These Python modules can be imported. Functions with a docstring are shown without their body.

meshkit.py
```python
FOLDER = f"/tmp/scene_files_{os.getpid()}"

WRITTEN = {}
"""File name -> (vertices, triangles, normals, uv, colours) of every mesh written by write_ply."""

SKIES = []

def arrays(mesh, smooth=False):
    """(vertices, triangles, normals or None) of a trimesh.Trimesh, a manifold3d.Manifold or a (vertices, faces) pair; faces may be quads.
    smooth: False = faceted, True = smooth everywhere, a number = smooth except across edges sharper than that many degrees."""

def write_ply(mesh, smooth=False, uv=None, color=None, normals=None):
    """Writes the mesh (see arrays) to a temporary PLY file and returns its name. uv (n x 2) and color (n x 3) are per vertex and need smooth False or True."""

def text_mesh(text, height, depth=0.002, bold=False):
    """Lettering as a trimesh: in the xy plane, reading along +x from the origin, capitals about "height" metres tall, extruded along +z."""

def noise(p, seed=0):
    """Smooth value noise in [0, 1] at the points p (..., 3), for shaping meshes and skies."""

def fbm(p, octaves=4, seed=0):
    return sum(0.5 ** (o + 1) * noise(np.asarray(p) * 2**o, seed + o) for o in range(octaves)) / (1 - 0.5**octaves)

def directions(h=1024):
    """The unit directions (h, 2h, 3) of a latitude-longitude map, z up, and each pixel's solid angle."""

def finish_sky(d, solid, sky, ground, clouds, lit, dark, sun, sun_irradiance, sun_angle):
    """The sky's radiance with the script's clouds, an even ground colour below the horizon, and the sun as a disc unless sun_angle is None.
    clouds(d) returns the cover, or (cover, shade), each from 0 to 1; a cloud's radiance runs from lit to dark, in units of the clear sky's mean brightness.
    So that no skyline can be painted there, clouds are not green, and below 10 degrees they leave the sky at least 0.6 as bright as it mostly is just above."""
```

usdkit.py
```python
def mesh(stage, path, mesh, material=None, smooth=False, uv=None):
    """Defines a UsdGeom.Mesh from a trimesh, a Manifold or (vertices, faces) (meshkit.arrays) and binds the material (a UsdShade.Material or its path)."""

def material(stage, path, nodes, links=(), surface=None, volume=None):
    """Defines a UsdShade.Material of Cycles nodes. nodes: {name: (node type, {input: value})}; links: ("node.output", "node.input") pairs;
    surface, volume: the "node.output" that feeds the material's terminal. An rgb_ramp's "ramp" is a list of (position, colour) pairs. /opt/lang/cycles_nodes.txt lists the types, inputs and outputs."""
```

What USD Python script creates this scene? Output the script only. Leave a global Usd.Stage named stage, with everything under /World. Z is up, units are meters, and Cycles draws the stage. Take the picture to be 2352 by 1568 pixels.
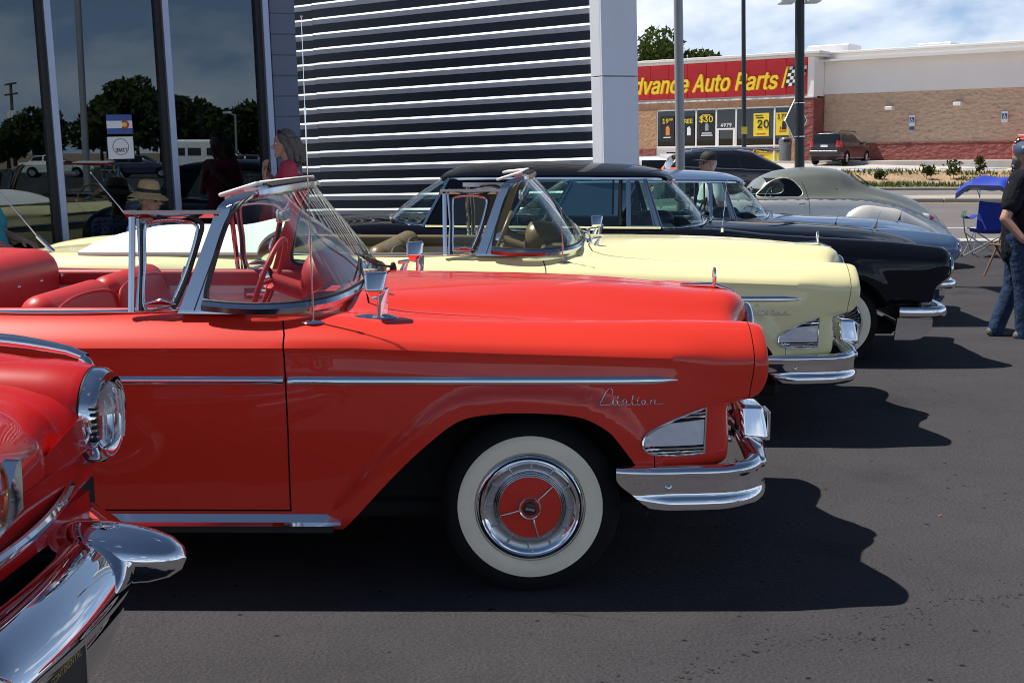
import math, random
import numpy as np, trimesh, usdkit, meshkit
import manifold3d as m3
from scipy.interpolate import PchipInterpolator, Akima1DInterpolator
from scipy.spatial import cKDTree
from shapely.geometry import Polygon, Point, LineString
from pxr import Usd, UsdGeom, UsdLux, UsdShade, Gf, Sdf, Vt

random.seed(7); RNG = np.random.default_rng(7)
stage = Usd.Stage.CreateInMemory()
UsdGeom.SetStageUpAxis(stage, UsdGeom.Tokens.z); UsdGeom.SetStageMetersPerUnit(stage, 1.0)
UsdGeom.Xform.Define(stage, '/World'); UsdGeom.Scope.Define(stage, '/World/Looks')

# ---------------------------------------------------------------- camera, sky, sun, exposure
CAM_H, PITCH, ROLL = 1.6653, math.radians(8.703), 0.0017
cam = UsdGeom.Camera.Define(stage, '/World/camera')
cam.AddTranslateOp().Set(Gf.Vec3d(0, 0, CAM_H))
cam.AddRotateXYZOp().Set(Gf.Vec3f(90 - math.degrees(PITCH), math.degrees(ROLL) * 0.99, 0))
cam.CreateHorizontalApertureAttr(36.0); cam.CreateVerticalApertureAttr(36.0 * 682 / 1024)
cam.CreateFocalLengthAttr(36.0 * 2848.8 / 2352); cam.CreateClippingRangeAttr(Gf.Vec2f(0.05, 3000))
cam.CreateExposureAttr(0.42)
SUN = np.array([-0.480, 0.146, 0.865]); SUN /= np.linalg.norm(SUN)
sun_el, sun_rot = math.asin(SUN[2]), math.atan2(SUN[0], SUN[1])
sun = UsdLux.DistantLight.Define(stage, '/World/sun')
sun.CreateNormalizeAttr(True); sun.CreateIntensityAttr(1.25); sun.CreateAngleAttr(0.53); sun.CreateColorAttr(Gf.Vec3f(1.0, 0.955, 0.88))
q = Gf.Rotation(Gf.Vec3d(0, 0, 1), Gf.Vec3d(*SUN)).GetQuat(); im = q.GetImaginary()
sun.AddOrientOp().Set(Gf.Quatf(q.GetReal(), im[0], im[1], im[2]))
skym = usdkit.material(stage, '/World/Looks/sky', {
    'sky': ('sky_texture', {'sky_type': 'single_scattering', 'sun_disc': False, 'sun_elevation': sun_el, 'sun_rotation': sun_rot, 'altitude': 1600.0, 'air_density': 0.9, 'aerosol_density': 0.35, 'ozone_density': 1.6}),
    'geo': ('texture_coordinate', {}), 'sep': ('separate_xyz', {}),
    'uv': ('mapping', {'location': (3.1, 1.7, 0.4), 'scale': (1.0, 1.0, 2.1)}),
    'n1': ('noise_texture', {'scale': 5.2, 'detail': 9.0, 'roughness': 0.55, 'distortion': 0.15}), 'n2': ('noise_texture', {'scale': 14.0, 'detail': 6.0, 'roughness': 0.6}),
    'el': ('map_range', {'from_min': 0.02, 'from_max': 0.55, 'to_min': 0.085, 'to_max': -0.20, 'clamp': True}), 'sh': ('math', {'math_type': 'add'}),
    'r1': ('rgb_ramp', {'ramp': [(0.0, (0, 0, 0)), (0.47, (0, 0, 0)), (0.55, (0.45, 0.45, 0.45)), (0.68, (1, 1, 1)), (1, (1, 1, 1))]}),
    'r2': ('rgb_ramp', {'ramp': [(0.0, (13.5, 14.6, 16.6)), (0.42, (16.0, 16.6, 17.6)), (0.65, (18.5, 18.6, 18.8)), (1, (20, 20, 20))]}),
    'hz': ('map_range', {'from_min': 0.0, 'from_max': 0.62, 'to_min': 0.72, 'to_max': 0.0, 'clamp': True}), 'hm': ('mix_color', {'blend_type': 'mix', 'b': (7.6, 10.8, 16.0)}), 'mix': ('mix_color', {'blend_type': 'mix'}), 'f': ('math', {'math_type': 'multiply', 'value2': 0.88}), 'bg': ('background_shader', {'strength': 0.05})},
    [('geo.generated', 'sep.vector'), 
     ('geo.generated', 'uv.vector'), ('uv.vector', 'n1.vector'), ('uv.vector', 'n2.vector'), ('sep.z', 'el.value'), ('n1.fac', 'sh.value1'), ('el.result', 'sh.value2'), ('sh.value', 'r1.fac'), ('n2.fac', 'r2.fac'), ('r1.color', 'f.value1'), ('f.value', 'mix.fac'),
     ('sep.z', 'hz.value'), ('hz.result', 'hm.fac'), ('sky.color', 'hm.a'), ('hm.result', 'mix.a'), ('r2.color', 'mix.b'), ('mix.result', 'bg.color')], surface='bg.background')
dome = UsdLux.DomeLight.Define(stage, '/World/sky'); dome.CreateIntensityAttr(1.0)
UsdShade.MaterialBindingAPI.Apply(dome.GetPrim()).Bind(skym)
dome.GetPrim().SetCustomDataByKey('kind', 'structure'); dome.GetPrim().SetCustomDataByKey('label', 'blue summer sky with soft white clouds'); dome.GetPrim().SetCustomDataByKey('category', 'sky')

# ---------------------------------------------------------------- materials
M = {}
def mat(name, color=None, rough=0.5, metal=0.0, coat=0.0, noise=None, bump=None, spec=None, **kw):
    """noise: (scale, amount) tone variation; bump: (scale, distance)"""
    nodes = {'p': ('principled_bsdf', dict(roughness=rough, metallic=metal, coat_weight=coat, coat_roughness=0.02, **kw))}
    if spec is not None: nodes['p'][1]['specular_ior_level'] = spec
    links = []
    if color is not None: nodes['p'][1]['base_color'] = tuple(color)
    if noise or bump: nodes['tc'] = ('texture_coordinate', {})
    if noise:
        s, a = noise; c = np.array(color)
        nodes['n'] = ('noise_texture', {'scale': s, 'detail': 5.0, 'roughness': 0.6})
        nodes['r'] = ('rgb_ramp', {'ramp': [(0.25, tuple(c * (1 - a))), (0.75, tuple(np.minimum(c * (1 + a), 0.95)))]})
        links += [('tc.object', 'n.vector'), ('n.fac', 'r.fac'), ('r.color', 'p.base_color')]
    if bump:
        s, dd = bump
        nodes['bn'] = ('noise_texture', {'scale': s, 'detail': 4.0}); nodes['b'] = ('bump', {'distance': dd, 'strength': 1.0})
        links += [('tc.object', 'bn.vector'), ('bn.fac', 'b.height'), ('b.normal', 'p.normal')]
    M[name] = usdkit.material(stage, f'/World/Looks/{name}', nodes, links, surface='p.BSDF'); return M[name]
def glassmat(name, tint, base=0.05, power=5.0, gain=0.9, rough=0.0, gcol=(1, 1, 1)):
    M[name] = usdkit.material(stage, f'/World/Looks/{name}', {
        'lw': ('layer_weight', {'blend': 0.5}), 'pw': ('math', {'math_type': 'power', 'value2': power}), 'ma': ('math', {'math_type': 'multiply_add', 'value2': gain, 'value3': base}),
        't': ('transparent_bsdf', {'color': tint}), 'g': ('glossy_bsdf', {'color': gcol, 'roughness': rough}), 'm': ('mix_closure', {})},
        [('lw.facing', 'pw.value1'), ('pw.value', 'ma.value1'), ('ma.value', 'm.fac'), ('t.BSDF', 'm.closure1'), ('g.BSDF', 'm.closure2')], surface='m.closure')
    return M[name]
mat('paint_red', (0.64, 0.034, 0.018), 0.40, coat=0.75, spec=0.12)
mat('paint_yellow', (0.82, 0.755, 0.41), 0.42, coat=0.8, spec=0.15)
mat('paint_black', (0.004, 0.0045, 0.007), 0.3, coat=0.6, spec=0.0)
mat('paint_blue', (0.085, 0.145, 0.26), 0.36, metal=0.25, coat=1.0)
mat('paint_silver', (0.72, 0.70, 0.66), 0.38, metal=0.30, coat=0.5)
mat('paint_sage', (0.25, 0.262, 0.225), 0.38, metal=0.5, coat=0.5)
mat('paint_deepred', (0.45, 0.009, 0.009), 0.36, coat=0.9, spec=0.1)
mat('paint_suvblack', (0.009, 0.010, 0.013), 0.25, coat=1.0)
mat('paint_white', (0.78, 0.78, 0.77), 0.3, coat=1.0)
mat('paint_maroon', (0.020, 0.006, 0.008), 0.3, metal=0.3, coat=1.0)
mat('paint_orange', (0.75, 0.10, 0.02), 0.3, coat=1.0)
mat('paint_navy', (0.02, 0.03, 0.06), 0.3, coat=1.0)
mat('paint_grey', (0.16, 0.17, 0.18), 0.35, metal=0.5, coat=1.0)
mat('chrome', (0.83, 0.84, 0.86), 0.035, metal=1.0)
mat('chrome_soft', (0.72, 0.73, 0.75), 0.16, metal=1.0)
mat('stainless', (0.62, 0.64, 0.68), 0.12, metal=1.0)
mat('brushed', (0.42, 0.44, 0.48), 0.30, metal=1.0, noise=(40, 0.08))
mat('rubber', (0.007, 0.007, 0.008), 0.8, noise=(20, 0.25), spec=0.2)
mat('rubber_trim', (0.008, 0.008, 0.009), 0.5)
mat('whitewall', (0.86, 0.79, 0.62), 0.55, noise=(9, 0.05))
mat('underside', (0.006, 0.006, 0.007), 0.9)
mat('leather_red', (0.50, 0.028, 0.028), 0.42, bump=(220, 0.0006), noise=(5, 0.08))
mat('leather_red_dark', (0.42, 0.022, 0.025), 0.5, bump=(180, 0.0008), noise=(4, 0.1))
mat('leather_tan', (0.16, 0.115, 0.055), 0.32, bump=(200, 0.0008), noise=(5, 0.1))
mat('vinyl_white', (0.70, 0.68, 0.66), 0.5, noise=(6, 0.05))
mat('vinyl_cream', (0.66, 0.62, 0.50), 0.5, noise=(6, 0.05))
mat('canvas_white', (0.80, 0.80, 0.77), 0.7, noise=(5, 0.04), bump=(14, 0.006))
mat('fabric_black', (0.018, 0.018, 0.02), 0.8, bump=(300, 0.001))
mat('dash_dark', (0.02, 0.02, 0.024), 0.5)
mat('lens_red', (0.45, 0.01, 0.01), 0.1, coat=1.0)
mat('lens_amber', (0.7, 0.2, 0.02), 0.15, coat=1.0)
mat('lens_clear', (0.62, 0.63, 0.66), 0.12, coat=1.0, noise=(30, 0.1))
M['brake_lit'] = usdkit.material(stage, '/World/Looks/brake_lit', {'p': ('principled_bsdf', {'base_color': (0.6, 0.02, 0.02), 'emission_color': (1.0, 0.06, 0.04), 'emission_strength': 2.2, 'roughness': 0.2})}, surface='p.BSDF')
mat('plate_black', (0.012, 0.012, 0.013), 0.35)
mat('gold_print', (0.42, 0.33, 0.12), 0.45)
mat('white_print', (0.8, 0.8, 0.8), 0.5)
mat('black_print', (0.012, 0.012, 0.012), 0.5)
mat('yellow_print', (0.80, 0.60, 0.03), 0.5)
mat('red_print', (0.55, 0.03, 0.03), 0.5)
mat('blue_print', (0.04, 0.10, 0.35), 0.5)
glassmat('glass_car', (0.80, 0.90, 0.87), 0.055, 5.0, 0.9)
glassmat('glass_car_dark', (0.22, 0.28, 0.28), 0.06, 5.0, 0.9)
glassmat('glass_shop', (0.30, 0.34, 0.36), 0.13, 4.0, 0.85, 0.004, (0.74, 0.86, 0.95))
glassmat('glass_store', (0.30, 0.32, 0.33), 0.07, 5.0, 0.9)

# ---------------------------------------------------------------- naming helpers
USED = {}
def numbered(path):
    n = USED.get(path, -1) + 1; USED[path] = n
    return path if n == 0 else f'{path}_{n:03d}'
def tag(prim, label=None, cat=None, group=None, kind=None):
    for k, v in (('label', label), ('category', cat), ('group', group), ('kind', kind)):
        if v: prim.SetCustomDataByKey(k, v)
def thing(name, label, cat, loc=(0, 0, 0), rotz=0.0, group=None, tilt=0.0, kind=None, ltilt=0.0):
    """tilt: lean about the world y axis (radians), applied after rotz; ltilt: lean within the thing's own x-z plane"""
    x = UsdGeom.Xform.Define(stage, numbered('/World/' + name)); x.AddTranslateOp().Set(Gf.Vec3d(*map(float, loc)))
    if tilt: x.AddRotateYOp().Set(math.degrees(tilt))
    x.AddRotateZOp().Set(float(rotz))
    if ltilt: x.AddRotateYOp(opSuffix='own').Set(math.degrees(ltilt))
    tag(x.GetPrim(), label, cat, group, kind); return x.GetPrim()
def shaded(t, angle):
    """(points, triangles, normals): corners averaged over the faces around a vertex that lie within the angle"""
    t = to_tm(t); v, f = np.asarray(t.vertices, float), np.asarray(t.faces, int)
    key = np.round(v / 2e-5).astype(np.int64); _, inv = np.unique(key, axis=0, return_inverse=True); inv = inv.ravel()
    fn = np.cross(v[f[:, 1]] - v[f[:, 0]], v[f[:, 2]] - v[f[:, 0]]); area = np.linalg.norm(fn, axis=1); ok = area > 1e-14; f, fn, area = f[ok], fn[ok], area[ok]; un = fn / area[:, None]
    cv = inv[f].ravel(); cf = np.repeat(np.arange(len(f)), 3); o = np.argsort(cv, kind='stable'); cvs, cfs = cv[o], cf[o]
    cnt = np.bincount(cvs); start = np.r_[0, np.cumsum(cnt)[:-1]]; deg = cnt[cvs]; N = fn[cfs].copy() * 0; ca = math.cos(math.radians(angle))
    for k in range(int(deg.max())):
        sel = np.nonzero(deg > k)[0]; other = cfs[start[cvs[sel]] + k]; d = (un[cfs[sel]] * un[other]).sum(1) > ca; N[sel[d]] += fn[other[d]]
        if k > 400: break
    ln = np.linalg.norm(N, axis=1, keepdims=True); N = np.where(ln > 1e-20, N / np.maximum(ln, 1e-20), un[cfs])
    kk = np.concatenate([cvs[:, None], np.round(N * 2000).astype(np.int64)], 1); _, first, back = np.unique(kk, axis=0, return_index=True, return_inverse=True); back = back.ravel()
    src = f.ravel()[o]; pts = v[src[first]]; nn = N[first]; tri = np.empty(len(o), int); tri[o] = back
    return pts, tri.reshape(-1, 3), nn
def obj(name, mesh, m, parent=None, smooth=35, label=None, kind=None, cat=None, group=None):
    if isinstance(mesh, list): mesh = J(*mesh)
    base = parent.GetPath().pathString if parent is not None else '/World'
    g = UsdGeom.Mesh.Define(stage, numbered(f'{base}/{name}'))
    if smooth: v, f, n = shaded(mesh, 180 if smooth is True else smooth)
    else: t = to_tm(mesh); v, f, n = np.asarray(t.vertices), np.asarray(t.faces), None
    g.CreatePointsAttr(Vt.Vec3fArray.FromNumpy(np.ascontiguousarray(v, np.float32))); g.CreateFaceVertexCountsAttr(Vt.IntArray.FromNumpy(np.full(len(f), 3, np.int32)))
    g.CreateFaceVertexIndicesAttr(Vt.IntArray.FromNumpy(np.ascontiguousarray(f, np.int32).ravel())); g.CreateSubdivisionSchemeAttr('none')
    if n is not None: g.CreateNormalsAttr(Vt.Vec3fArray.FromNumpy(np.ascontiguousarray(n, np.float32))); g.SetNormalsInterpolation('vertex')
    UsdShade.MaterialBindingAPI.Apply(g.GetPrim()).Bind(M[m] if isinstance(m, str) else m)
    tag(g.GetPrim(), label, cat, group, kind); return g.GetPrim()
def copy_of(src, name, label, loc, rotz=0.0, tilt=0.0, group=None):
    t = thing(name, label, src.GetCustomDataByKey('category'), loc, rotz, group or src.GetCustomDataByKey('group'), tilt)
    for ch in src.GetChildren():
        c = stage.DefinePrim(t.GetPath().AppendChild(ch.GetName())); c.GetReferences().AddInternalReference(ch.GetPath())
    return t

# ---------------------------------------------------------------- mesh helpers
def T3(v, f):
    f = np.asarray(f)
    if f.ndim == 2 and f.shape[1] == 4: f = np.vstack([f[:, [0, 1, 2]], f[:, [0, 2, 3]]])
    return trimesh.Trimesh(np.asarray(v, float), f, process=False)
def J(*ms):
    out = []
    for m in ms:
        if isinstance(m, (list, tuple)) and not hasattr(m, 'vertices'): out.append(J(*m))
        elif m is not None: out.append(to_tm(m))
    return trimesh.util.concatenate(out)
def to_tm(m):
    if isinstance(m, m3.Manifold):
        k = m.to_mesh(); return trimesh.Trimesh(np.array(k.vert_properties[:, :3]), np.array(k.tri_verts), process=False)
    return m
def to_mf(m):
    if isinstance(m, m3.Manifold): return m
    t = trimesh.Trimesh(m.vertices, m.faces, process=True); t.merge_vertices()
    return m3.Manifold(m3.Mesh(np.asarray(t.vertices, np.float32), np.asarray(t.faces, np.uint32)))
def move(m, d=(0, 0, 0), rx=0, ry=0, rz=0, s=1.0):
    m = to_tm(m).copy(); v = m.vertices * s
    for a, (i, j) in ((rx, (1, 2)), (ry, (2, 0)), (rz, (0, 1))):
        if a:
            c, t = math.cos(a), math.sin(a); vi, vj = v[:, i].copy(), v[:, j].copy(); v[:, i], v[:, j] = c * vi - t * vj, t * vi + c * vj
    m.vertices = v + np.asarray(d); return m
def mirror(m, axis=1):
    m = to_tm(m).copy(); v = m.vertices.copy(); v[:, axis] *= -1; return trimesh.Trimesh(v, m.faces[:, ::-1], process=False)
def both(m): return J(m, mirror(m))
def box(x0, x1, y0, y1, z0, z1, b=0.0):
    if b <= 0: return T3([(x, y, z) for x in (x0, x1) for y in (y0, y1) for z in (z0, z1)], [[0, 1, 3, 2], [4, 6, 7, 5], [0, 4, 5, 1], [2, 3, 7, 6], [0, 2, 6, 4], [1, 5, 7, 3]])
    pts = []
    for x, sx in ((x0, 1), (x1, -1)):
        for y, sy in ((y0, 1), (y1, -1)):
            for z, sz in ((z0, 1), (z1, -1)):
                pts += [(x + sx * b, y + sy * b, z), (x + sx * b, y, z + sz * b), (x, y + sy * b, z + sz * b)]
    return to_tm(m3.Manifold.hull_points(np.array(pts, float)))
def rbox(x0, x1, y0, y1, z0, z1, r, n=12):
    s = m3.Manifold.sphere(r, n)
    return to_tm(m3.Manifold.batch_hull([s.translate((x, y, z)) for x in (x0 + r, x1 - r) for y in (y0 + r, y1 - r) for z in (z0 + r, z1 - r)]))
def resample(p, n, closed=False, kind='akima'):
    p = np.asarray(p, float)
    if closed: p = np.vstack([p[-2:], p, p[:3]]) if False else np.vstack([p, p[:1]])
    d = np.r_[0, np.cumsum(np.maximum(np.linalg.norm(np.diff(p, axis=0), axis=1), 1e-9))]
    if closed:
        dd = np.r_[d[-3] - d[-1], d[-2] - d[-1], d, d[-1] + d[1], d[-1] + d[2]]; pp = np.vstack([p[-3:-1], p, p[1:3]])
        t = np.linspace(0, d[-1], n, endpoint=False); return Akima1DInterpolator(dd, pp)(t)
    t = np.linspace(0, d[-1], n)
    if kind == 'lin' or len(p) < 3: return np.stack([np.interp(t, d, c) for c in p.T], 1)
    return (Akima1DInterpolator if kind == 'akima' else PchipInterpolator)(d, p)(t)
def tube(pts, r, n=8, cap=True):
    p = np.asarray(pts, float); r = np.broadcast_to(np.asarray(r, float), (len(p),))
    t = np.gradient(p, axis=0); t /= np.linalg.norm(t, axis=1, keepdims=True) + 1e-12
    a = np.zeros_like(p); ref = np.array([0, 0, 1.0]) if abs(t[0, 2]) < 0.9 else np.array([1.0, 0, 0])
    for i in range(len(p)):
        x = np.cross(t[i], ref); x /= np.linalg.norm(x) + 1e-12; a[i] = x; ref = np.cross(x, t[i])
    b = np.cross(a, t); ang = np.arange(n) * 2 * np.pi / n
    v = p[:, None] + r[:, None, None] * (np.cos(ang)[None, :, None] * a[:, None] + np.sin(ang)[None, :, None] * b[:, None])
    return ring_mesh(v, cap)
def ring_mesh(v, cap=True, closed=False):
    """rings v (m, n, 3), each closed, joined in order; ends fanned"""
    m, n = v.shape[:2]; f = []
    i, j = np.meshgrid(np.arange(m if closed else m - 1), np.arange(n), indexing='ij')
    i2, j2 = (i + 1) % m, (j + 1) % n
    q = np.stack([i * n + j, i * n + j2, i2 * n + j2, i2 * n + j], -1).reshape(-1, 4)
    tri = np.vstack([q[:, [0, 1, 2]], q[:, [0, 2, 3]]]); vv = v.reshape(-1, 3)
    if cap and not closed:
        c0, c1 = v[0].mean(0), v[-1].mean(0); k = len(vv); vv = np.vstack([vv, c0, c1]); jj = np.arange(n); j2 = (jj + 1) % n
        tri = np.vstack([tri, np.stack([np.full(n, k), j2, jj], 1), np.stack([np.full(n, k + 1), (m - 1) * n + jj, (m - 1) * n + j2], 1)])
    t = trimesh.Trimesh(vv, tri, process=False)
    if t.volume < 0: t = trimesh.Trimesh(vv, tri[:, ::-1], process=False)
    return t
def sheet(P, flip=False):
    P = np.asarray(P, float); m, n = P.shape[:2]; i, j = np.meshgrid(np.arange(m - 1), np.arange(n - 1), indexing='ij')
    q = np.stack([i * n + j, i * n + j + 1, (i + 1) * n + j + 1, (i + 1) * n + j], -1).reshape(-1, 4)
    tri = np.vstack([q[:, [0, 1, 2]], q[:, [0, 2, 3]]]); return trimesh.Trimesh(P.reshape(-1, 3), tri[:, ::-1] if flip else tri, process=False)
def slab(P, t):
    """sheet given thickness t along its normals (closed)"""
    P = np.asarray(P, float); du, dv = np.gradient(P, axis=0), np.gradient(P, axis=1); nn = np.cross(du, dv); nn /= np.linalg.norm(nn, axis=2, keepdims=True) + 1e-12
    A, B = P + nn * t / 2, P - nn * t / 2; R = np.concatenate([A, B[:, ::-1]], 1); return ring_mesh_flatcaps(R)
def ring_mesh_flatcaps(R):
    m, n = R.shape[:2]; h = n // 2; t = ring_mesh(R, cap=False); f = [t.faces]
    for base, fl in ((0, 1), ((m - 1) * n, 0)):
        for j in range(h - 1):
            a, b, c, d = base + j, base + j + 1, base + n - 2 - j, base + n - 1 - j
            f.append(np.array([[a, b, c], [a, c, d]] if not fl else [[a, c, b], [a, d, c]]))
    out = trimesh.Trimesh(t.vertices, np.vstack(f), process=False); trimesh.repair.fix_normals(out); return out
def lathe(prof, n=32, axis='z', a0=0.0, a1=2 * np.pi):
    """prof [(r, h)] revolved; axis y: h runs along -y (towards the near side)"""
    p = np.asarray(prof, float); full = abs(a1 - a0 - 2 * np.pi) < 1e-6; th = np.linspace(a0, a1, n, endpoint=not full)
    x, y = p[:, 0][:, None] * np.cos(th), p[:, 0][:, None] * np.sin(th); z = np.broadcast_to(p[:, 1][:, None], x.shape)
    P = np.stack([x, y, z], -1)
    if axis == 'y': P = np.stack([P[..., 0], -P[..., 2], P[..., 1]], -1)
    if axis == 'x': P = np.stack([P[..., 2], P[..., 0], P[..., 1]], -1)
    m = len(p); i, j = np.meshgrid(np.arange(m - 1), np.arange(n if full else n - 1), indexing='ij'); j2 = (j + 1) % n
    q = np.stack([i * n + j, i * n + j2, (i + 1) * n + j2, (i + 1) * n + j], -1).reshape(-1, 4)
    tri = np.vstack([q[:, [0, 1, 2]], q[:, [0, 2, 3]]]); t = trimesh.Trimesh(P.reshape(-1, 3), tri, process=False); t.merge_vertices()
    t.update_faces(t.nondegenerate_faces()); return t
def plate(poly, h0, h1, plane='xz', bevel=0.0):
    """polygon extruded from h0 to h1 along the remaining axis"""
    p = poly if isinstance(poly, Polygon) else Polygon(poly)
    t = trimesh.creation.extrude_polygon(p.buffer(0), abs(h1 - h0), engine='earcut'); v = np.array(t.vertices); z = v[:, 2] + min(h0, h1)
    if plane == 'xz': v = np.stack([v[:, 0], z, v[:, 1]], 1)
    elif plane == 'yz': v = np.stack([z, v[:, 0], v[:, 1]], 1)
    else: v = np.stack([v[:, 0], v[:, 1], z], 1)
    o = trimesh.Trimesh(v, t.faces, process=False)
    if o.volume < 0: o.invert()
    return o
def sweep(prof, path, up=(0, 0, 1), shear=None):
    """closed profile [(a, b)]: a along the path's right-hand side normal, b along up; path (n, 3)"""
    prof = np.asarray(prof, float); p = np.asarray(path, float); t = np.gradient(p, axis=0); t /= np.linalg.norm(t, axis=1, keepdims=True) + 1e-12
    up = np.asarray(up, float); s = np.cross(t, up); s /= np.linalg.norm(s, axis=1, keepdims=True) + 1e-12; u = np.cross(s, t)
    v = p[:, None] + prof[None, :, 0:1] * s[:, None] + prof[None, :, 1:2] * u[:, None]
    return ring_mesh(v)
def hull(*pts_r, n=14):
    return m3.Manifold.batch_hull([m3.Manifold.sphere(r, n).translate(tuple(map(float, p))) for p, r in pts_r])
def text3(txt, h, mname, depth=0.004, bold=False, slant=0.0, width=None):
    t = meshkit.text_mesh(txt, h, depth, bold); v = np.array(t.vertices)
    if width: v[:, 0] *= width / (v[:, 0].max() - min(v[:, 0].min(), 0))
    v[:, 0] += slant * v[:, 1]; return trimesh.Trimesh(v, t.faces, process=False)
def upright(t, o, right, up=(0, 0, 1)):
    """stands flat xy artwork up: x along right, y along up, z along right x up, origin o"""
    r = np.asarray(right, float); r /= np.linalg.norm(r); u = np.asarray(up, float); u -= r * (r @ u); u /= np.linalg.norm(u); n = np.cross(r, u); v = t.vertices
    return trimesh.Trimesh(np.asarray(o) + v[:, :1] * r + v[:, 1:2] * u + v[:, 2:3] * n, t.faces, process=False)

def half_body(net, nu, nv, kind_u='pchip'):
    """net (stations, features, 3) on the +y half, first and last feature on the centre plane -> closed mesh of the whole body"""
    net = np.asarray(net, float); Mn, K = net.shape[:2]
    dk = np.linalg.norm(np.diff(net, axis=1), axis=2).mean(0); tk = np.r_[0, np.cumsum(dk)]
    A = Akima1DInterpolator(tk, net, axis=1)(np.linspace(0, tk[-1], nv))
    du = np.linalg.norm(np.diff(A, axis=0), axis=2).mean(1); tu = np.r_[0, np.cumsum(du)]
    P = (PchipInterpolator if kind_u == 'pchip' else Akima1DInterpolator)(tu, A, axis=0)(np.linspace(0, tu[-1], nu))
    P[:, 0, 1] = 0; P[:, -1, 1] = 0
    return P
def close_half(P):
    Q = P[:, -2:0:-1].copy(); Q[..., 1] *= -1; return ring_mesh(np.concatenate([P, Q], 1))
def carve(body, cutters):
    """(outer skin, carved surfaces)"""
    B = to_mf(body).as_original(); bid = B.original_id(); C = m3.Manifold.batch_boolean([to_mf(c) for c in cutters], m3.OpType.Add).as_original()
    k = (B - C).to_mesh(); ids, idx = np.array(k.run_original_id), np.array(k.run_index) // 3; v, f = np.array(k.vert_properties[:, :3]), np.array(k.tri_verts)
    own = np.zeros(len(f), bool)
    for i, a in enumerate(ids):
        if a == bid: own[idx[i]:idx[i + 1]] = True
    def part(sel):
        t = trimesh.Trimesh(v, f[sel], process=False); t.remove_unreferenced_vertices(); return t
    return part(own), part(~own)
def smoothstep(a, b, x): t = np.clip((x - a) / (b - a), 0, 1); return t * t * (3 - 2 * t)
# ---------------------------------------------------------------- pictures of a point on the lens axis system: a ray's direction per pixel of a 2352 px wide frame
CP, SP = math.cos(PITCH), math.sin(PITCH)
def ray(u, v):
    a, b = (u - 1176) / 2848.8, (v - 784) / 2848.8; a, b = a + ROLL * b, b - ROLL * a
    d = np.array([a, CP - SP * b, -SP - CP * b]); return d / d[1]
def at(u, v, Y): return ray(u, v) * Y + [0, 0, CAM_H]
def on_z(u, v, z): r = ray(u, v); return r * ((z - CAM_H) / r[2]) + [0, 0, CAM_H]
LEAN = -0.0315     # the lot falls to the right, so upright things lean to the left of its normal

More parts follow.
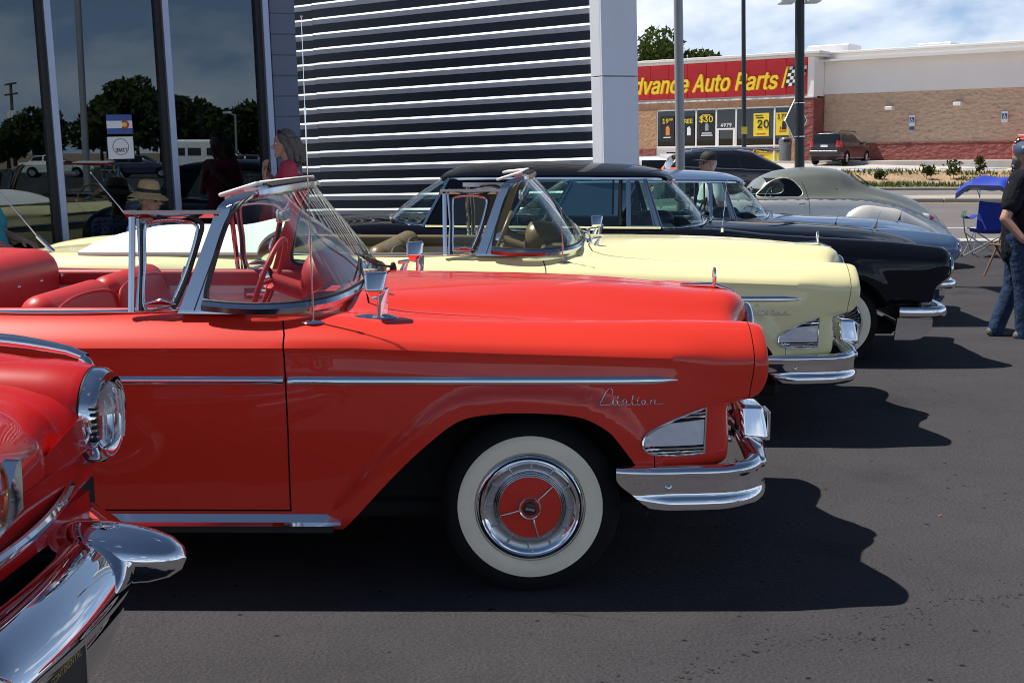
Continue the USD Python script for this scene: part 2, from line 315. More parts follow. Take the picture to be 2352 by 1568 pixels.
def ground_mat(name, base, dark, scale_grain, grain, patch, rough=.85, bumpd=.004, spots=None):
    nodes = {'g': ('geometry', {}), 'n1': ('noise_texture', {'scale': scale_grain, 'detail': 3.0, 'roughness': .7}), 'n2': ('noise_texture', {'scale': patch, 'detail': 6.0, 'roughness': .6}),
             'v': ('voronoi_texture', {'scale': scale_grain * .55}), 'r1': ('rgb_ramp', {'ramp': [(0.3, tuple(np.array(base) * (1 - grain))), (0.7, tuple(np.array(base) * (1 + grain)))]}),
             'r2': ('rgb_ramp', {'ramp': [(0.32, (dark,) * 3), (0.68, (1.12,) * 3)]}), 'mx': ('mix_color', {'blend_type': 'multiply', 'fac': 1.0}),
             'ad': ('math', {'math_type': 'multiply_add', 'value2': .6}), 'b': ('bump', {'distance': bumpd, 'strength': .9}), 'p': ('principled_bsdf', {'roughness': rough, 'specular_ior_level': .10})}
    links = [('g.position', 'n1.vector'), ('g.position', 'n2.vector'), ('g.position', 'v.vector'), ('n1.fac', 'r1.fac'), ('n2.fac', 'r2.fac'), ('r1.color', 'mx.a'), ('r2.color', 'mx.b'),
             ('v.distance', 'ad.value1'), ('n1.fac', 'ad.value3'), ('ad.value', 'b.height'), ('b.normal', 'p.normal')]
    col = 'mx.result'
    if spots:
        nodes.update({'sv': ('voronoi_texture', {'scale': spots[0], 'randomness': 1.0}), 'sr': ('rgb_ramp', {'ramp': [(0, (1, 1, 1)), (spots[1], (1, 1, 1)), (spots[1] + .03, (0, 0, 0)), (1, (0, 0, 0))]}), 'sm': ('mix_color', {'blend_type': 'mix', 'b': spots[2]}),
                      'cv': ('noise_texture', {'scale': .9, 'detail': 8.0, 'roughness': .75, 'distortion': 1.5}), 'cr': ('rgb_ramp', {'ramp': [(0, (1, 1, 1)), (.492, (1, 1, 1)), (.499, (.55, .55, .55)), (.506, (1, 1, 1)), (1, (1, 1, 1))]}), 'cm': ('mix_color', {'blend_type': 'multiply', 'fac': .6})})
        links += [('g.position', 'sv.vector'), ('sv.distance', 'sr.fac'), ('sr.color', 'sm.fac'), ('mx.result', 'sm.a'), ('g.position', 'cv.vector'), ('cv.fac', 'cr.fac'), ('sm.result', 'cm.a'), ('cr.color', 'cm.b')]
        nodes.update({'on': ('noise_texture', {'scale': .75, 'detail': 4.0, 'roughness': .55, 'distortion': .6}), 'orr': ('rgb_ramp', {'ramp': [(0, (.62, .62, .64)), (.33, (.70, .70, .71)), (.43, (1, 1, 1)), (1, (1, 1, 1))]}), 'om': ('mix_color', {'blend_type': 'multiply', 'fac': .8})})
        links += [('g.position', 'on.vector'), ('on.fac', 'orr.fac'), ('cm.result', 'om.a'), ('orr.color', 'om.b')]
        col = 'om.result'
    links.append((col, 'p.base_color')); M[name] = usdkit.material(stage, f'/World/Looks/{name}', nodes, links, surface='p.BSDF')
ground_mat('asphalt_new', (.0550, .0520, .0570), .82, 95.0, .34, .6, bumpd=.006, spots=(7.0, .055, (.012, .012, .013)))
ground_mat('asphalt_street', (.150, .138, .136), .85, 60.0, .3, .25, bumpd=.002)
ground_mat('asphalt_far', (.18, .168, .165), .85, 40.0, .2, .2, bumpd=.002)
ground_mat('concrete', (.36, .32, .28), .8, 60.0, .15, .6)
ground_mat('concrete_pale', (.46, .43, .40), .85, 40.0, .12, .4)
ground_mat('gravel', (.36, .25, .16), .72, 9.0, .55, .45, bumpd=.03)
ground_mat('dry_soil', (.26, .20, .13), .7, 3.0, .3, .05)
mat('line_white', (.72, .72, .72), .7, noise=(2.5, .12)); mat('line_yellow', (.62, .36, .06), .7, noise=(2, .2)); mat('line_blue', (.16, .30, .62), .7, noise=(1.5, .3))
mat('grass_dry', (.22, .19, .075), .8, noise=(2, .3)); mat('grass_green', (.10, .14, .035), .8, noise=(2, .3))
def leafmat(name, c):
    M[name] = usdkit.material(stage, f'/World/Looks/{name}', {'g': ('geometry', {}), 'r': ('rgb_ramp', {'ramp': [(0, tuple(np.array(c) * .55)), (.5, tuple(c)), (1, tuple(np.array(c) * 1.5))]}),
        'd': ('diffuse_bsdf', {}), 't': ('translucent_bsdf', {}), 'm': ('mix_closure', {'fac': .3})}, [('g.random_per_island', 'r.fac'), ('r.color', 'd.color'), ('r.color', 't.color'), ('d.BSDF', 'm.closure1'), ('t.BSDF', 'm.closure2')], surface='m.closure')
leafmat('leaf', (.085, .125, .035)); leafmat('leaf_dark', (.075, .11, .04)); leafmat('leaf_shrub', (.085, .10, .03)); mat('bark', (.10, .075, .05), .9, noise=(6, .3))

# ---------------------------------------------------------------- ground, lot, street
def lot_z(Y): return -.10 * smoothstep(10.7, 12.6, Y)
X0, X1 = -140.0, 220.0
def strip(name, ys, zf, m, label=None, kind='structure', xs=None, cat=None):
    xs = np.array([X0, X1]) if xs is None else np.asarray(xs, float); P = np.array([[(x, y, zf(x, y)) for x in xs] for y in ys], float)
    return obj(name, sheet(P, flip=True), m, None, 40, label, kind, cat)
def sk(a): return a
strip('ground', [-1500, 1500], lambda x, y: -.9, 'dry_soil', xs=[-2500, 2500], label='open ground out to the horizon')
strip('parking_lot', [-70, -20, 0, 5, 10.7, 11.2, 11.7, 12.2, 12.7, 18, 24.2], lambda x, y: lot_z(y), 'asphalt_new', label='dark new asphalt of the dealership parking lot')
obj('lot_edge', box(X0, X1, 24.2, 24.75, -.35, -.06, .02), 'concrete_pale', None, 30, 'pale concrete gutter between lot and street', 'structure')
strip('street', [24.75, 43.0], lambda x, y: -.10, 'asphalt_street', label='greyish street with two carriageways')
obj('street_line', box(X0, X1, 28.6, 28.75, -.2, -.092), 'line_white', None, None, 'white lane line on the near carriageway', 'structure')
obj('median_line', box(X0, X1, 42.35, 42.55, -.2, -.092), 'line_yellow', None, None, 'yellow line along the median kerb', 'structure')
med = thing('median', 'raised concrete median kerb between the carriageways', 'median', kind='structure')
for k in range(60):
    x = -40 + 3.05 * k; obj('kerb_block', box(x, x + 3.03, 43.0, 46.0, -.4, .05 + .004 * (k % 3 == 0), .03), 'concrete', med, 30)
strip('far_street', [46.0, 54.0], lambda x, y: -.06 + (y - 46) * .004, 'asphalt_far', label='far carriageway of the street')
obj('far_kerb', box(X0, X1, 54.0, 54.4, -.4, .10, .03), 'concrete', None, 30, 'concrete kerb along the far side of the street', 'structure')
strip('grass_strip', [54.4, 57.2], lambda x, y: .09 + (y - 54.4) * .02, 'grass_dry', label='dry grass strip beside the far kerb')
obj('sidewalk', box(X0, X1, 57.2, 58.2, -.3, .17), 'concrete_pale', None, 30, 'narrow pale sidewalk across the street', 'structure')
S0 = np.array([17.95, 75.0, 1.06]); SA = math.radians(-37)
def wallY(X): return 75.0 + 1.5 / math.cos(SA) * .9 - (X - 17.95) * math.tan(-SA)
vxs = np.linspace(X0, X1, 241); VP = []
for i, y in enumerate(np.linspace(58.2, 64.0, 14)):
    VP.append([(x, y, .15 + .52 * smoothstep(0, 1, (y - 58.2) / 5.8) + .05 * (meshkit.noise(np.array([[x * .8, y * .8, 0.5]]))[0] - .5)) for x in vxs])
obj('verge', sheet(np.array(VP), flip=True), 'gravel', None, 60, 'gravel bank with dry grass in front of the store', 'structure')
def store_z(x, y):
    w = max(wallY(x), 66.0); return .655 + .405 * np.clip((y - 64.0) / (w - 64.0), 0, 1)
LP = []
for k in np.linspace(0, 1, 8):
    LP.append([(x, 64 + k * (max(wallY(x), 65.5) + 3 - 64), .655 + .405 * min(1, k * 1.25)) for x in np.linspace(X0, 50, 40)])
obj('store_lot', sheet(np.array(LP), flip=True), 'concrete_pale', None, 60, 'pale parking area in front of the parts store', 'structure')
strip('back_land', [60, 64, 900], lambda x, y: -.3 if y < 62 else .5, 'dry_soil', xs=[-1500, 1500], label='land behind the store')

# ---------------------------------------------------------------- dealership: glass front
mat('mullion', (.36, .42, .56), .35, metal=.6); mat('block_grey', (.14, .17, .245), .75, noise=(14, .06), bump=(60, .002)); mat('mortar', (.085, .10, .14), .9); mat('slat_metal', (.58, .58, .59), .40, metal=.0, coat=.25); mat('slat_back', (.030, .033, .042), .45)
mat('panel_grey', (.74, .745, .78), .45, noise=(3, .03)); mat('interior_wall', (.35, .35, .34), .8); mat('interior_floor', (.10, .095, .09), .3)
G0 = np.array([-2.09, 12.70, 0.0]); GA = math.radians(35)
def gw(t, d, z): return G0 + t * np.array([-math.cos(GA), -math.sin(GA), 0]) + d * np.array([-math.sin(GA), math.cos(GA), 0]) + [0, 0, z]
# local frame: +x runs from the pier to the left along the front, +y into the building
shop = thing('dealership', 'glass fronted dealership with grey block pier, people sitting before it', 'building', G0, math.degrees(GA) + 180, ltilt=.0258)
mir = lambda a, b: (a, b)
def sbox(t0, t1, d0, d1, z0, z1, b=0.0): return box(t0, t1, -d1, -d0, z0, z1, b)      # after the 180 degree turn +y points to the camera
H_SHOP = 3.78
for k in range(19):
    z0 = .02 + k * .2; z1 = min(z0 + .194, H_SHOP - .02)
    for j, (a, b) in enumerate(((0.0, .27),)): obj('block', sbox(a, b, -.0, .30, z0, z1, .004), 'block_grey', shop)
obj('block_mortar', sbox(.004, .266, .006, .29, 0, H_SHOP - .01), 'mortar', shop)
obj('pier_return', sbox(-.0, .05, .30, 4.2, 0, H_SHOP), 'block_grey', shop)
mull = [.30, 1.30, 2.37, 3.45, 4.55, 5.65, 6.75]
for t in mull:
    obj('mullion', sbox(t - .0, t + .06, -.05, .04, .0, H_SHOP - .12, .004), 'mullion', shop); obj('mullion_gasket', sbox(t + .06, t + .115, .0, .05, .05, H_SHOP - .12), 'rubber_trim', shop)
for a, b in zip(mull[:-1], mull[1:]): obj('window_pane', sbox(a + .115, b, .045, .051, .10, H_SHOP - .15), 'glass_shop', shop)
obj('sill', sbox(.27, 6.9, -.02, .10, 0, .10), 'mullion', shop); obj('head_rail', sbox(.27, 6.9, -.03, .12, H_SHOP - .15, H_SHOP), 'mullion', shop)
obj('shop_roof', sbox(0, 7.2, 0, 4.3, H_SHOP, H_SHOP + .10), 'panel_grey', shop)
obj('interior_back_wall', sbox(.05, 7.2, 4.2, 4.3, 0, H_SHOP), 'interior_wall', shop); obj('interior_end_wall', sbox(7.1, 7.2, .1, 4.2, 0, H_SHOP), 'interior_wall', shop); obj('interior_floor', sbox(.05, 7.1, .1, 4.2, 0, .03), 'interior_floor', shop)
# things behind the glass
def gpx(u, v, depth):
    """point on the plane `depth` behind the glass seen at pixel (u, v) -> (t, z)"""
    r = ray(u, v); n = np.array([-math.sin(GA), math.cos(GA), 0]); o = G0 + n * depth; c = np.array([0, 0, CAM_H]); s = ((o - c) @ n) / (r @ n); p = c + r * s - G0
    return float(p @ np.array([-math.cos(GA), -math.sin(GA), 0])), float(p[2])
def gthing(name, label, cat, t, d, z): 
    p = gw(t, d, z); return thing(name, label, cat, p, math.degrees(GA) + 180, ltilt=.0258)
t0, z0 = gpx(330, 232, .25); t1, z1 = gpx(483, 210, .25); _, zb = gpx(345, 372, .25)
fr = gthing('framed_picture', 'dark framed picture hanging behind the showroom glass', 'picture', (t0 + t1) / 2, .25, zb + .02); w_, h_ = abs(t0 - t1), z1 - zb
obj('frame', [sbox(-w_ / 2, w_ / 2, 0, .03, h_ - .05, h_), sbox(-w_ / 2, w_ / 2, 0, .03, 0, .05), sbox(-w_ / 2, -w_ / 2 + .05, 0, .03, .05, h_ - .05), sbox(w_ / 2 - .05, w_ / 2, 0, .03, .05, h_ - .05)], 'rubber_trim', fr)
obj('mount', sbox(-w_ / 2 + .05, w_ / 2 - .05, .02, .03, .05, h_ - .05), 'vinyl_white', fr); obj('print', sbox(-w_ / 2 + .12, w_ / 2 - .12, .012, .02, .12, h_ - .12), 'slat_back', fr)
t0, z0 = gpx(244, 260, .03); t1, z1 = gpx(303, 260, .03); _, zb = gpx(270, 305, .03); w_, h_ = abs(t0 - t1), z0 - zb
p1 = gthing('window_notice', 'blue and white window notice with a red and yellow letter C', 'notice', (t0 + t1) / 2, .020, zb)
obj('sheet', box(-w_ / 2, w_ / 2, 0, .003, 0, h_), 'blue_print', p1); obj('white_band', box(-w_ / 2, w_ / 2, .003, .005, h_ * .30, h_ * .68), 'white_print', p1)
ca = np.linspace(.7, 5.6, 24); obj('letter_c', plate(Polygon([(-w_ * .20 + w_ * .17 * math.cos(a), h_ * .48 + w_ * .17 * math.sin(a)) for a in ca] + [(-w_ * .20 + w_ * .09 * math.cos(a), h_ * .48 + w_ * .09 * math.sin(a)) for a in ca[::-1]]), .006, .008), 'red_print', p1)
obj('gold_disc', plate(Point(-w_ * .20, h_ * .48).buffer(w_ * .085), .006, .008), 'yellow_print', p1)
t0, z0 = gpx(247, 311, .03); t1, z1 = gpx(306, 310, .03); _, zb = gpx(275, 362, .03); w_, h_ = abs(t0 - t1), z0 - zb
p2 = gthing('window_notice', 'white window notice with a thin circle and black letters', 'notice', (t0 + t1) / 2, .020, zb)
obj('sheet', box(-w_ / 2, w_ / 2, 0, .003, 0, h_), 'white_print', p2); obj('circle', plate(Point(0, h_ * .55).buffer(h_ * .36).exterior.buffer(h_ * .012), .003, .005), 'black_print', p2)
lt = text3('TIME', h_ * .16, None, .002, True); v = lt.vertices; lt = trimesh.Trimesh(np.stack([(v[:, 0] - v[:, 0].mean()), .003 + v[:, 2], h_ * .32 + v[:, 1]], 1), lt.faces[:, ::-1], process=False); obj('lettering', lt, 'black_print', p2)

# ---------------------------------------------------------------- ribbed wall and corner column
R0 = np.array([1.085, 15.5, -.1]); LA = math.radians(31); LEN = 4.82
rib = thing('ribbed_wall', 'dark wall of horizontal bright edged metal slats beside the glass front', 'wall', R0, 180 - math.degrees(LA), tilt=LEAN)
PITCH_R = .2025
prof = np.array([(0.0, .050), (.026, .022), (.029, .017), (.027, .012), (.014, -.040), (.010, -.043), (0.0, -.044)])      # (out, up)
for k in range(29):
    z = .23 + k * PITCH_R
    for j, (a, b, dz) in enumerate(((0.0, LEN - .46, 0), (LEN - .455, LEN, -.006))):
        V = np.array([[(x, o, z + u + dz) for o, u in prof] for x in (a, b)], float); obj('slat', ring_mesh(V), 'slat_metal', rib, None)
obj('backing', box(0, LEN, -.20, .0, 0, 6.1), 'slat_back', rib); obj('coping', box(-.02, LEN + .02, -.25, .10, 6.1, 6.2), 'panel_grey', rib); obj('end_trim', box(-.035, 0, -.2, .066, 0, 6.1), 'panel_grey', rib)
CW = .44
colm = thing('corner_column', 'plain light grey panelled corner column of the dealership', 'column', at(1398, 380, 15.25) * [1, 1, 0] + [0, 0, -.1], math.degrees(GA) , tilt=LEAN)
for z0, z1 in ((0, 2.655), (2.667, 6.3)):
    obj('front_panel', box(0, .565, 0, .03, z0, z1, .003), 'panel_grey', colm); obj('side_panel', box(-.0, .03,   .031, .22, z0, z1, .003), 'panel_grey', colm); obj('far_panel', box(.535, .565,   .031, .22, z0, z1, .003), 'panel_grey', colm)
obj('core', box(.03, .535, .03, .22, 0, 6.25), 'mortar', colm)

# ---------------------------------------------------------------- the parts store across the street
mat('store_red', (.62, .02, .028), .5, noise=(.6, .06)); mat('store_white', (.80, .78, .76), .7, noise=(.5, .04)); mat('store_brick', (.42, .24, .14), .85, noise=(4, .2), bump=(6, .05)); mat('store_cap', (.70, .68, .66), .6)
def rockwall(name, c):
    M[name] = usdkit.material(stage, f'/World/Looks/{name}', {'tc': ('texture_coordinate', {}), 'mp': ('mapping', {'scale': (2.6, 2.6, 4.4)}), 'n': ('noise_texture', {'scale': 1.0, 'detail': 6.0, 'roughness': .6}), 'v': ('voronoi_texture', {'scale': 1.1}),
        'a': ('math', {'math_type': 'multiply_add', 'value2': -.5}), 'b': ('bump', {'distance': .16, 'strength': 1.0}), 'r': ('rgb_ramp', {'ramp': [(.2, tuple(np.array(c) * .78)), (.8, tuple(np.array(c) * 1.2))]}), 'p': ('principled_bsdf', {'roughness': .9})},
        [('tc.object', 'mp.vector'), ('mp.vector', 'n.vector'), ('mp.vector', 'v.vector'), ('v.distance', 'a.value1'), ('n.fac', 'a.value3'), ('a.value', 'b.height'), ('b.normal', 'p.normal'), ('n.fac', 'r.fac'), ('r.color', 'p.base_color')], surface='p.BSDF')
rockwall('rock_tan', (.62, .44, .315)); rockwall('rock_red', (.25, .075, .065))
STILT = -.010
store = thing('parts_store', 'long tan block auto parts store with red fascia and yellow lettering', 'store', S0, -37, tilt=STILT)
def sx(u): k = (u - 1176) / 2848.8; return (75 * k - 17.95) / (.799 + .602 * k)
def swx(u, d): k = (u - 1176) / 2848.8; return ((75 + .799 * d) * k - 17.95 - .602 * d) / (.799 + .602 * k)
B = lambda x0, x1, y0, y1, z0, z1, b=0.0: box(x0, x1, y0, y1, z0 - 1.06, z1 - 1.06, b)
ZT = 7.50
L0 = -22.0
obj('fascia_core', B(L0, -.02, .16, 10, 4.92, ZT - .32), 'store_white', store)
pan = np.linspace(L0, -.42, 17)
for a, b in zip(pan[:-1], pan[1:]): obj('fascia_panel', B(a + .012, b - .012, .02, .16, 5.02, ZT - .33, .01), 'store_red', store)
obj('cornice', B(L0, .35, -.18, 10, ZT - .32, ZT - .17, .02), 'store_cap', store); obj('cornice_cap', B(L0, .45, -.30, 10, ZT - .165, ZT, .02), 'store_cap', store)
obj('fascia_end', B(-.40, .0, .0, 1.5, 4.9, ZT - .33), 'store_white', store); obj('fascia_sill', B(L0, -.0, -.03, .5, 4.80, 4.90), 'store_cap', store)
obj('lintel_brick', B(L0, -.95, .10, .6, 4.36, 4.79), 'store_brick', store); obj('pier_brick', B(-1.55, -.95, .06, .6, 1.0, 4.36), 'store_brick', store); obj('corner_pier', B(-.94, .02, .0, 1.5, 1.0, 4.79), 'rock_red', store)
xl = sx(1503); obj('left_brick', B(L0, xl - .02, .06, .6, 1.0, 4.36), 'store_brick', store); obj('left_plinth', B(L0, xl - .04, .0, .6, 1.0, 1.9), 'rock_red', store)
edges = [sx(u) for u in (1503, 1547.5, 1591.5, 1637, 1682, 1769, 1808)]
for i, x in enumerate(edges): obj('window_post', B(x - .05, x + .05, .10, .22, 1.06, 4.36), 'store_white', store)
obj('window_head', B(edges[0] - .05, edges[-1] + .05, .10, .24, 4.28, 4.36), 'store_white', store); obj('window_sill', B(edges[0] - .05, edges[-1] + .05, .08, .24, 1.95, 2.05), 'store_white', store)
for i, (a, b) in enumerate(zip(edges[:-1], edges[1:])):
    obj('store_window', B(a + .05, b - .05, .16, .17, 2.05 if i != 3 else 1.1, 4.28), 'glass_store', store)
    if i != 3: obj('window_panel', B(a + .05, b - .05, .15, .2, 1.06, 1.95), 'yellow_print' if i > 3 else 'store_white', store)
for i in (4, 5):
    a, b = edges[i] + .06, edges[i + 1] - .06
    obj('banner', B(a, b, .13, .148, 1.58, 1.95), 'rock_red', store)
    tx = text3('FREE', .30, None, .02, True); c = (a + b) / 2 + (.35 if i == 4 else 0); v = tx.vertices; obj('banner_lettering', upright(tx, (c - v[:, 0].max() / 2, .128, 1.62 - 1.06), (1, 0, 0)), 'yellow_print', store)
    for k, z in enumerate((1.42, 1.30)): obj('banner_small_print', B(c - .28, c + .28, .143, .149, z - .04, z + .03), 'red_print', store)
xa, xb = edges[3] + .05, edges[4] - .05
obj('door_frame', [B(xa, xb, .09, .15, 3.02, 3.12), B(xa, xa + .14, .09, .15, 1.1, 3.02), B(xb - .14, xb, .09, .15, 1.1, 3.02), B(xa + .14, xb - .14, .09, .15, 1.1, 1.45)], 'store_white', store)
obj('door_band', B(xa + .16, xb - .16, .10, .13, 1.62, 1.92), 'yellow_print', store)
tx = text3('4979', .22, None, .01, True); obj('house_number', upright(tx, (xa + .25, .12, 3.2 - 1.06), (1, 0, 0)), 'white_print', store)
obj('shop_back', B(L0, -.5, 4.5, 4.6, 1.0, 4.8), 'interior_wall', store); obj('shop_floor', B(L0, -.5, .3, 4.5, 1.0, 1.05), 'interior_floor', store)
def poster(u0, u1, v0, v1, bg, texts, label):
    x0, x1 = sx(u0), sx(u1); zf = lambda v, u: at(u, v, 75 - .602 * sx(u))[2]
    z1, z0 = zf(v0, (u0 + u1) / 2), zf(v1, (u0 + u1) / 2); c = ((x0 + x1) / 2); R = np.array([[math.cos(SA), -math.sin(SA)], [math.sin(SA), math.cos(SA)]]); p = R @ [c, .11]
    t = thing('poster', label, 'poster', (S0[0] + p[0], S0[1] + p[1], z0), -37, 'posters in the store windows', tilt=STILT); w, h = x1 - x0, z1 - z0
    obj('sheet', box(-w / 2, w / 2, 0, .02, 0, h), bg, t)
    for s, hh, fx, fz, m in texts:
        if s == '#': obj('product_picture', [plate(Polygon([(fx * w - hh * w * .35, fz * h), (fx * w + hh * w * .35, fz * h), (fx * w + hh * w * .35, fz * h + hh * h * .7), (fx * w + hh * w * .1, fz * h + hh * h), (fx * w - hh * w * .35, fz * h + hh * h * .8)]), -.012, -.004)], m, t)
        elif s == '=': obj('small_print', box(fx * w - hh * w / 2, fx * w + hh * w / 2, -.008, -.002, fz * h, fz * h + .06), m, t)
        else:
            q_ = text3(s, hh * h, None, .01, True); v = q_.vertices; sc = min(1, .92 * w / (v[:, 0].max() + 1e-6)); v = v * [sc, 1, 1]; obj('lettering', upright(trimesh.Trimesh(v, q_.faces, process=False), (fx * w - v[:, 0].max() / 2, -.012, fz * h), (1, 0, 0)), m, t)
    return t
poster(1509, 1542, 268, 328, 'plate_black', [('19', .17, -.12, .72, 'yellow_print'), ('99', .10, .26, .80, 'yellow_print'), ('#', .38, .05, .26, 'lens_amber'), ('=', .5, 0, .16, 'white_print')], 'black store poster reading 19 99 above an orange can')
poster(1553, 1587, 268, 328, 'plate_black', [('FREE', .16, .0, .72, 'yellow_print'), ('#', .35, .15, .26, 'white_print')], 'black store poster reading FREE behind the grey lamp post')
poster(1597, 1634, 262, 325, 'plate_black', [('$30', .22, -.05, .68, 'yellow_print'), ('=', .5, -.05, .92, 'yellow_print'), ('#', .30, .0, .36, 'brushed'), ('=', .6, 0, .26, 'white_print'), ('=', .7, 0, .18, 'white_print')], 'black store poster reading $30 beside the door')
poster(1721, 1756, 262, 315, 'yellow_print', [('20', .34, .10, .36, 'black_print'), ('=', .5, -.15, .88, 'black_print'), ('=', .5, -.1, .78, 'black_print'), ('=', .6, 0, .08, 'red_print')], 'yellow store poster with a big black 20')
poster(1771, 1804, 261, 313, 'yellow_print', [('17', .20, -.18, .74, 'black_print'), ('99', .13, .24, .82, 'black_print'), ('#', .42, .10, .26, 'fabric_black'), ('#', .15, -.15, .26, 'red_print'), ('=', .5, 0, .16, 'red_print')], 'yellow store poster reading 17 99 with an oil bottle')
# fascia lettering and chequered flag
def letters(s, x0, x1, z, h, slant):
    parts = []
    tm = text3(s, h, None, .16, True, 0); w = tm.vertices[:, 0].max(); k = (x1 - x0) / w; x = x0
    from PIL import ImageFont
    acc = ''
    for ch in s:
        a = 0 if not acc else text3(acc, h, None, .16, True).vertices[:, 0].max(); acc += ch
        if ch == ' ': continue
        g_ = text3(ch, h, None, .16, True); adv = text3(acc, h, None, .16, True).vertices[:, 0].max(); gw_ = g_.vertices[:, 0].max(); v = g_.vertices.copy(); v[:, 0] = (v[:, 0] + adv - gw_) * k + slant * v[:, 1]
        parts.append((ch, trimesh.Trimesh(v + [x0, 0, 0], g_.faces, process=False)))
    return parts
Z0L = 5.42
for ch, m in letters('Advance Auto Parts', -13.35, -2.35, Z0L, 1.02, .22): obj('fascia_letter', upright(m, (0, .02 - .0, Z0L - 1.06), (1, 0, 0)), 'yellow_print', store)
fx0 = -2.02; obj('flag_staff', plate([(fx0, Z0L - 1.06), (fx0 + .12, Z0L - 1.06), (fx0 + .44, Z0L + 1.25 - 1.06), (fx0 + .32, Z0L + 1.25 - 1.06)], -.14, .02), 'yellow_print', store)
for i in range(5):
    for j in range(6):
        x, z = fx0 + .22 + i * .21, Z0L - 1.06 + .10 + j * .19; c = [(x + .24 * (z - Z0L + 1.06), z), (x + .205 + .24 * (z - Z0L + 1.06), z), (x + .205 + .24 * (z + .185 - Z0L + 1.06), z + .185), (x + .24 * (z + .185 - Z0L + 1.06), z + .185)]; obj('flag_square', plate(c, -.12, .02), 'white_print' if (i + j) % 2 else 'black_print', store)
# long side wall
D = 1.5
obj('side_wall', B(.02, 26, D + .06, D + .6, .6, 5.0), 'rock_tan', store); obj('side_plinth', B(.02, 26, D, D + .6, .6, 2.02), 'rock_red', store); obj('plinth_course', B(.02, 26, D - .02, D + .2, 2.03, 2.08), 'rock_red', store)
obj('upper_wall', B(.02, 26, D - .02, D + .6, 5.005, ZT - .30), 'store_white', store); obj('parapet_band', B(.02, 26, D - .10, D + .7, ZT - .30, ZT - .13, .02), 'store_cap', store); obj('parapet_cap', B(.02, 26, D - .20, D + .8, ZT - .128, ZT, .02), 'store_cap', store)
obj('store_roof', B(L0, 26, .6, 22, ZT - .6, ZT - .5), 'store_cap', store); obj('store_walk', B(L0, 26, -2.2, 2.0, .4, 1.07), 'concrete_pale', store)
obj('roof_unit', B(-1.8, .9, 3.0, 5.0, ZT - .5, ZT + .55, .05), 'panel_grey', store); a = swx(2095, D + 4); obj('roof_unit', B(a, a + 2.0, D + 3.5, D + 5.5, ZT - .5, ZT + .45, .05), 'panel_grey', store)
for u, v in ((2033, 254), (2187, 246)):
    x = swx(u, D); z = at(u, v, 75 - .602 * x + .799 * D)[2]; obj('wall_lamp', B(x - .22, x + .22, D - .42, D + .1, z - .10, z + .12, .03), 'store_cap', store)
for u, v in ((2082, 279), (2291, 271)):
    x = swx(u, D); z = at(u, v, 75 - .602 * x + .799 * D)[2]
    sg = thing('parking_sign', 'small blue and white wheelchair parking sign ' + ('between the two wall lamps' if u < 2200 else 'right of both wall lamps'), 'sign', (S0[0] + x * .799 + .602 * (D - .06), S0[1] - .602 * x + .799 * (D - .06), z - .35), -37, 'wheelchair parking signs on the store wall', tilt=STILT)
    obj('plate', box(-.17, .17, -.02, .0, 0, .62), 'white_print', sg); obj('blue_field', box(-.14, .14, -.03, -.02, .20, .50), 'blue_print', sg)
    obj('wheelchair_symbol', [plate(Point(-.01, .30).buffer(.065).exterior.buffer(.014), -.036, -.03), plate(Point(-.02, .455).buffer(.022), -.036, -.03), plate(LineString([(-.02, .43), (-.01, .35), (.05, .35), (.08, .26)]).buffer(.014), -.036, -.03)], 'white_print', sg)
    if u < 2200: obj('lower_plate', box(-.13, .13, -.02, 0, -.22, -.03), 'blue_print', sg)
bx, by = np.array([[math.cos(SA), -math.sin(SA)], [math.sin(SA), math.cos(SA)]]) @ [-1.25, -1.1]
bn = thing('trash_bin', 'grey round trash bin with domed lid by the store corner', 'bin', (S0[0] + bx, S0[1] + by, 1.07), 0)
obj('bin_body', lathe([(.36, 0), (.38, .02), (.38, 1.0), (.40, 1.02), (.40, 1.08)], 24), 'paint_grey', bn); obj('bin_lid', lathe([(.40, 1.08), (.38, 1.25), (.30, 1.36), (.001, 1.40)], 24), 'paint_grey', bn); obj('bin_opening', box(-.18, .18, -.40, -.36, 1.12, 1.26), 'underside', bn)
# blue bay markings and lines
for u, v, w in ((1790 + 210, 392, 1.6), (2245, 388, 2.2)):
    p = at(u, v, 66.2); obj('bay_marking', move(box(-w / 2, w / 2, -.5, .5, -.2, .004), (p[0], 65.4, .655 + .405 * 1.25 * .14)), 'line_blue', None, None, 'blue wheelchair bay paint ' + ('behind the silver coupe' if u < 2100 else 'right of the tall shrub'), 'structure')
for u in (1960, 2080, 2180, 2300):
    p = at(u, 385, 66.2); obj('bay_line', move(box(-.09, .09, -1.2, 2.2, -.2, .012), (p[0], 66.0, .655 + .405 * 1.25 * .16), rz=-.85), 'line_white', None, None, 'white parking bay lines by the store wall', 'structure')

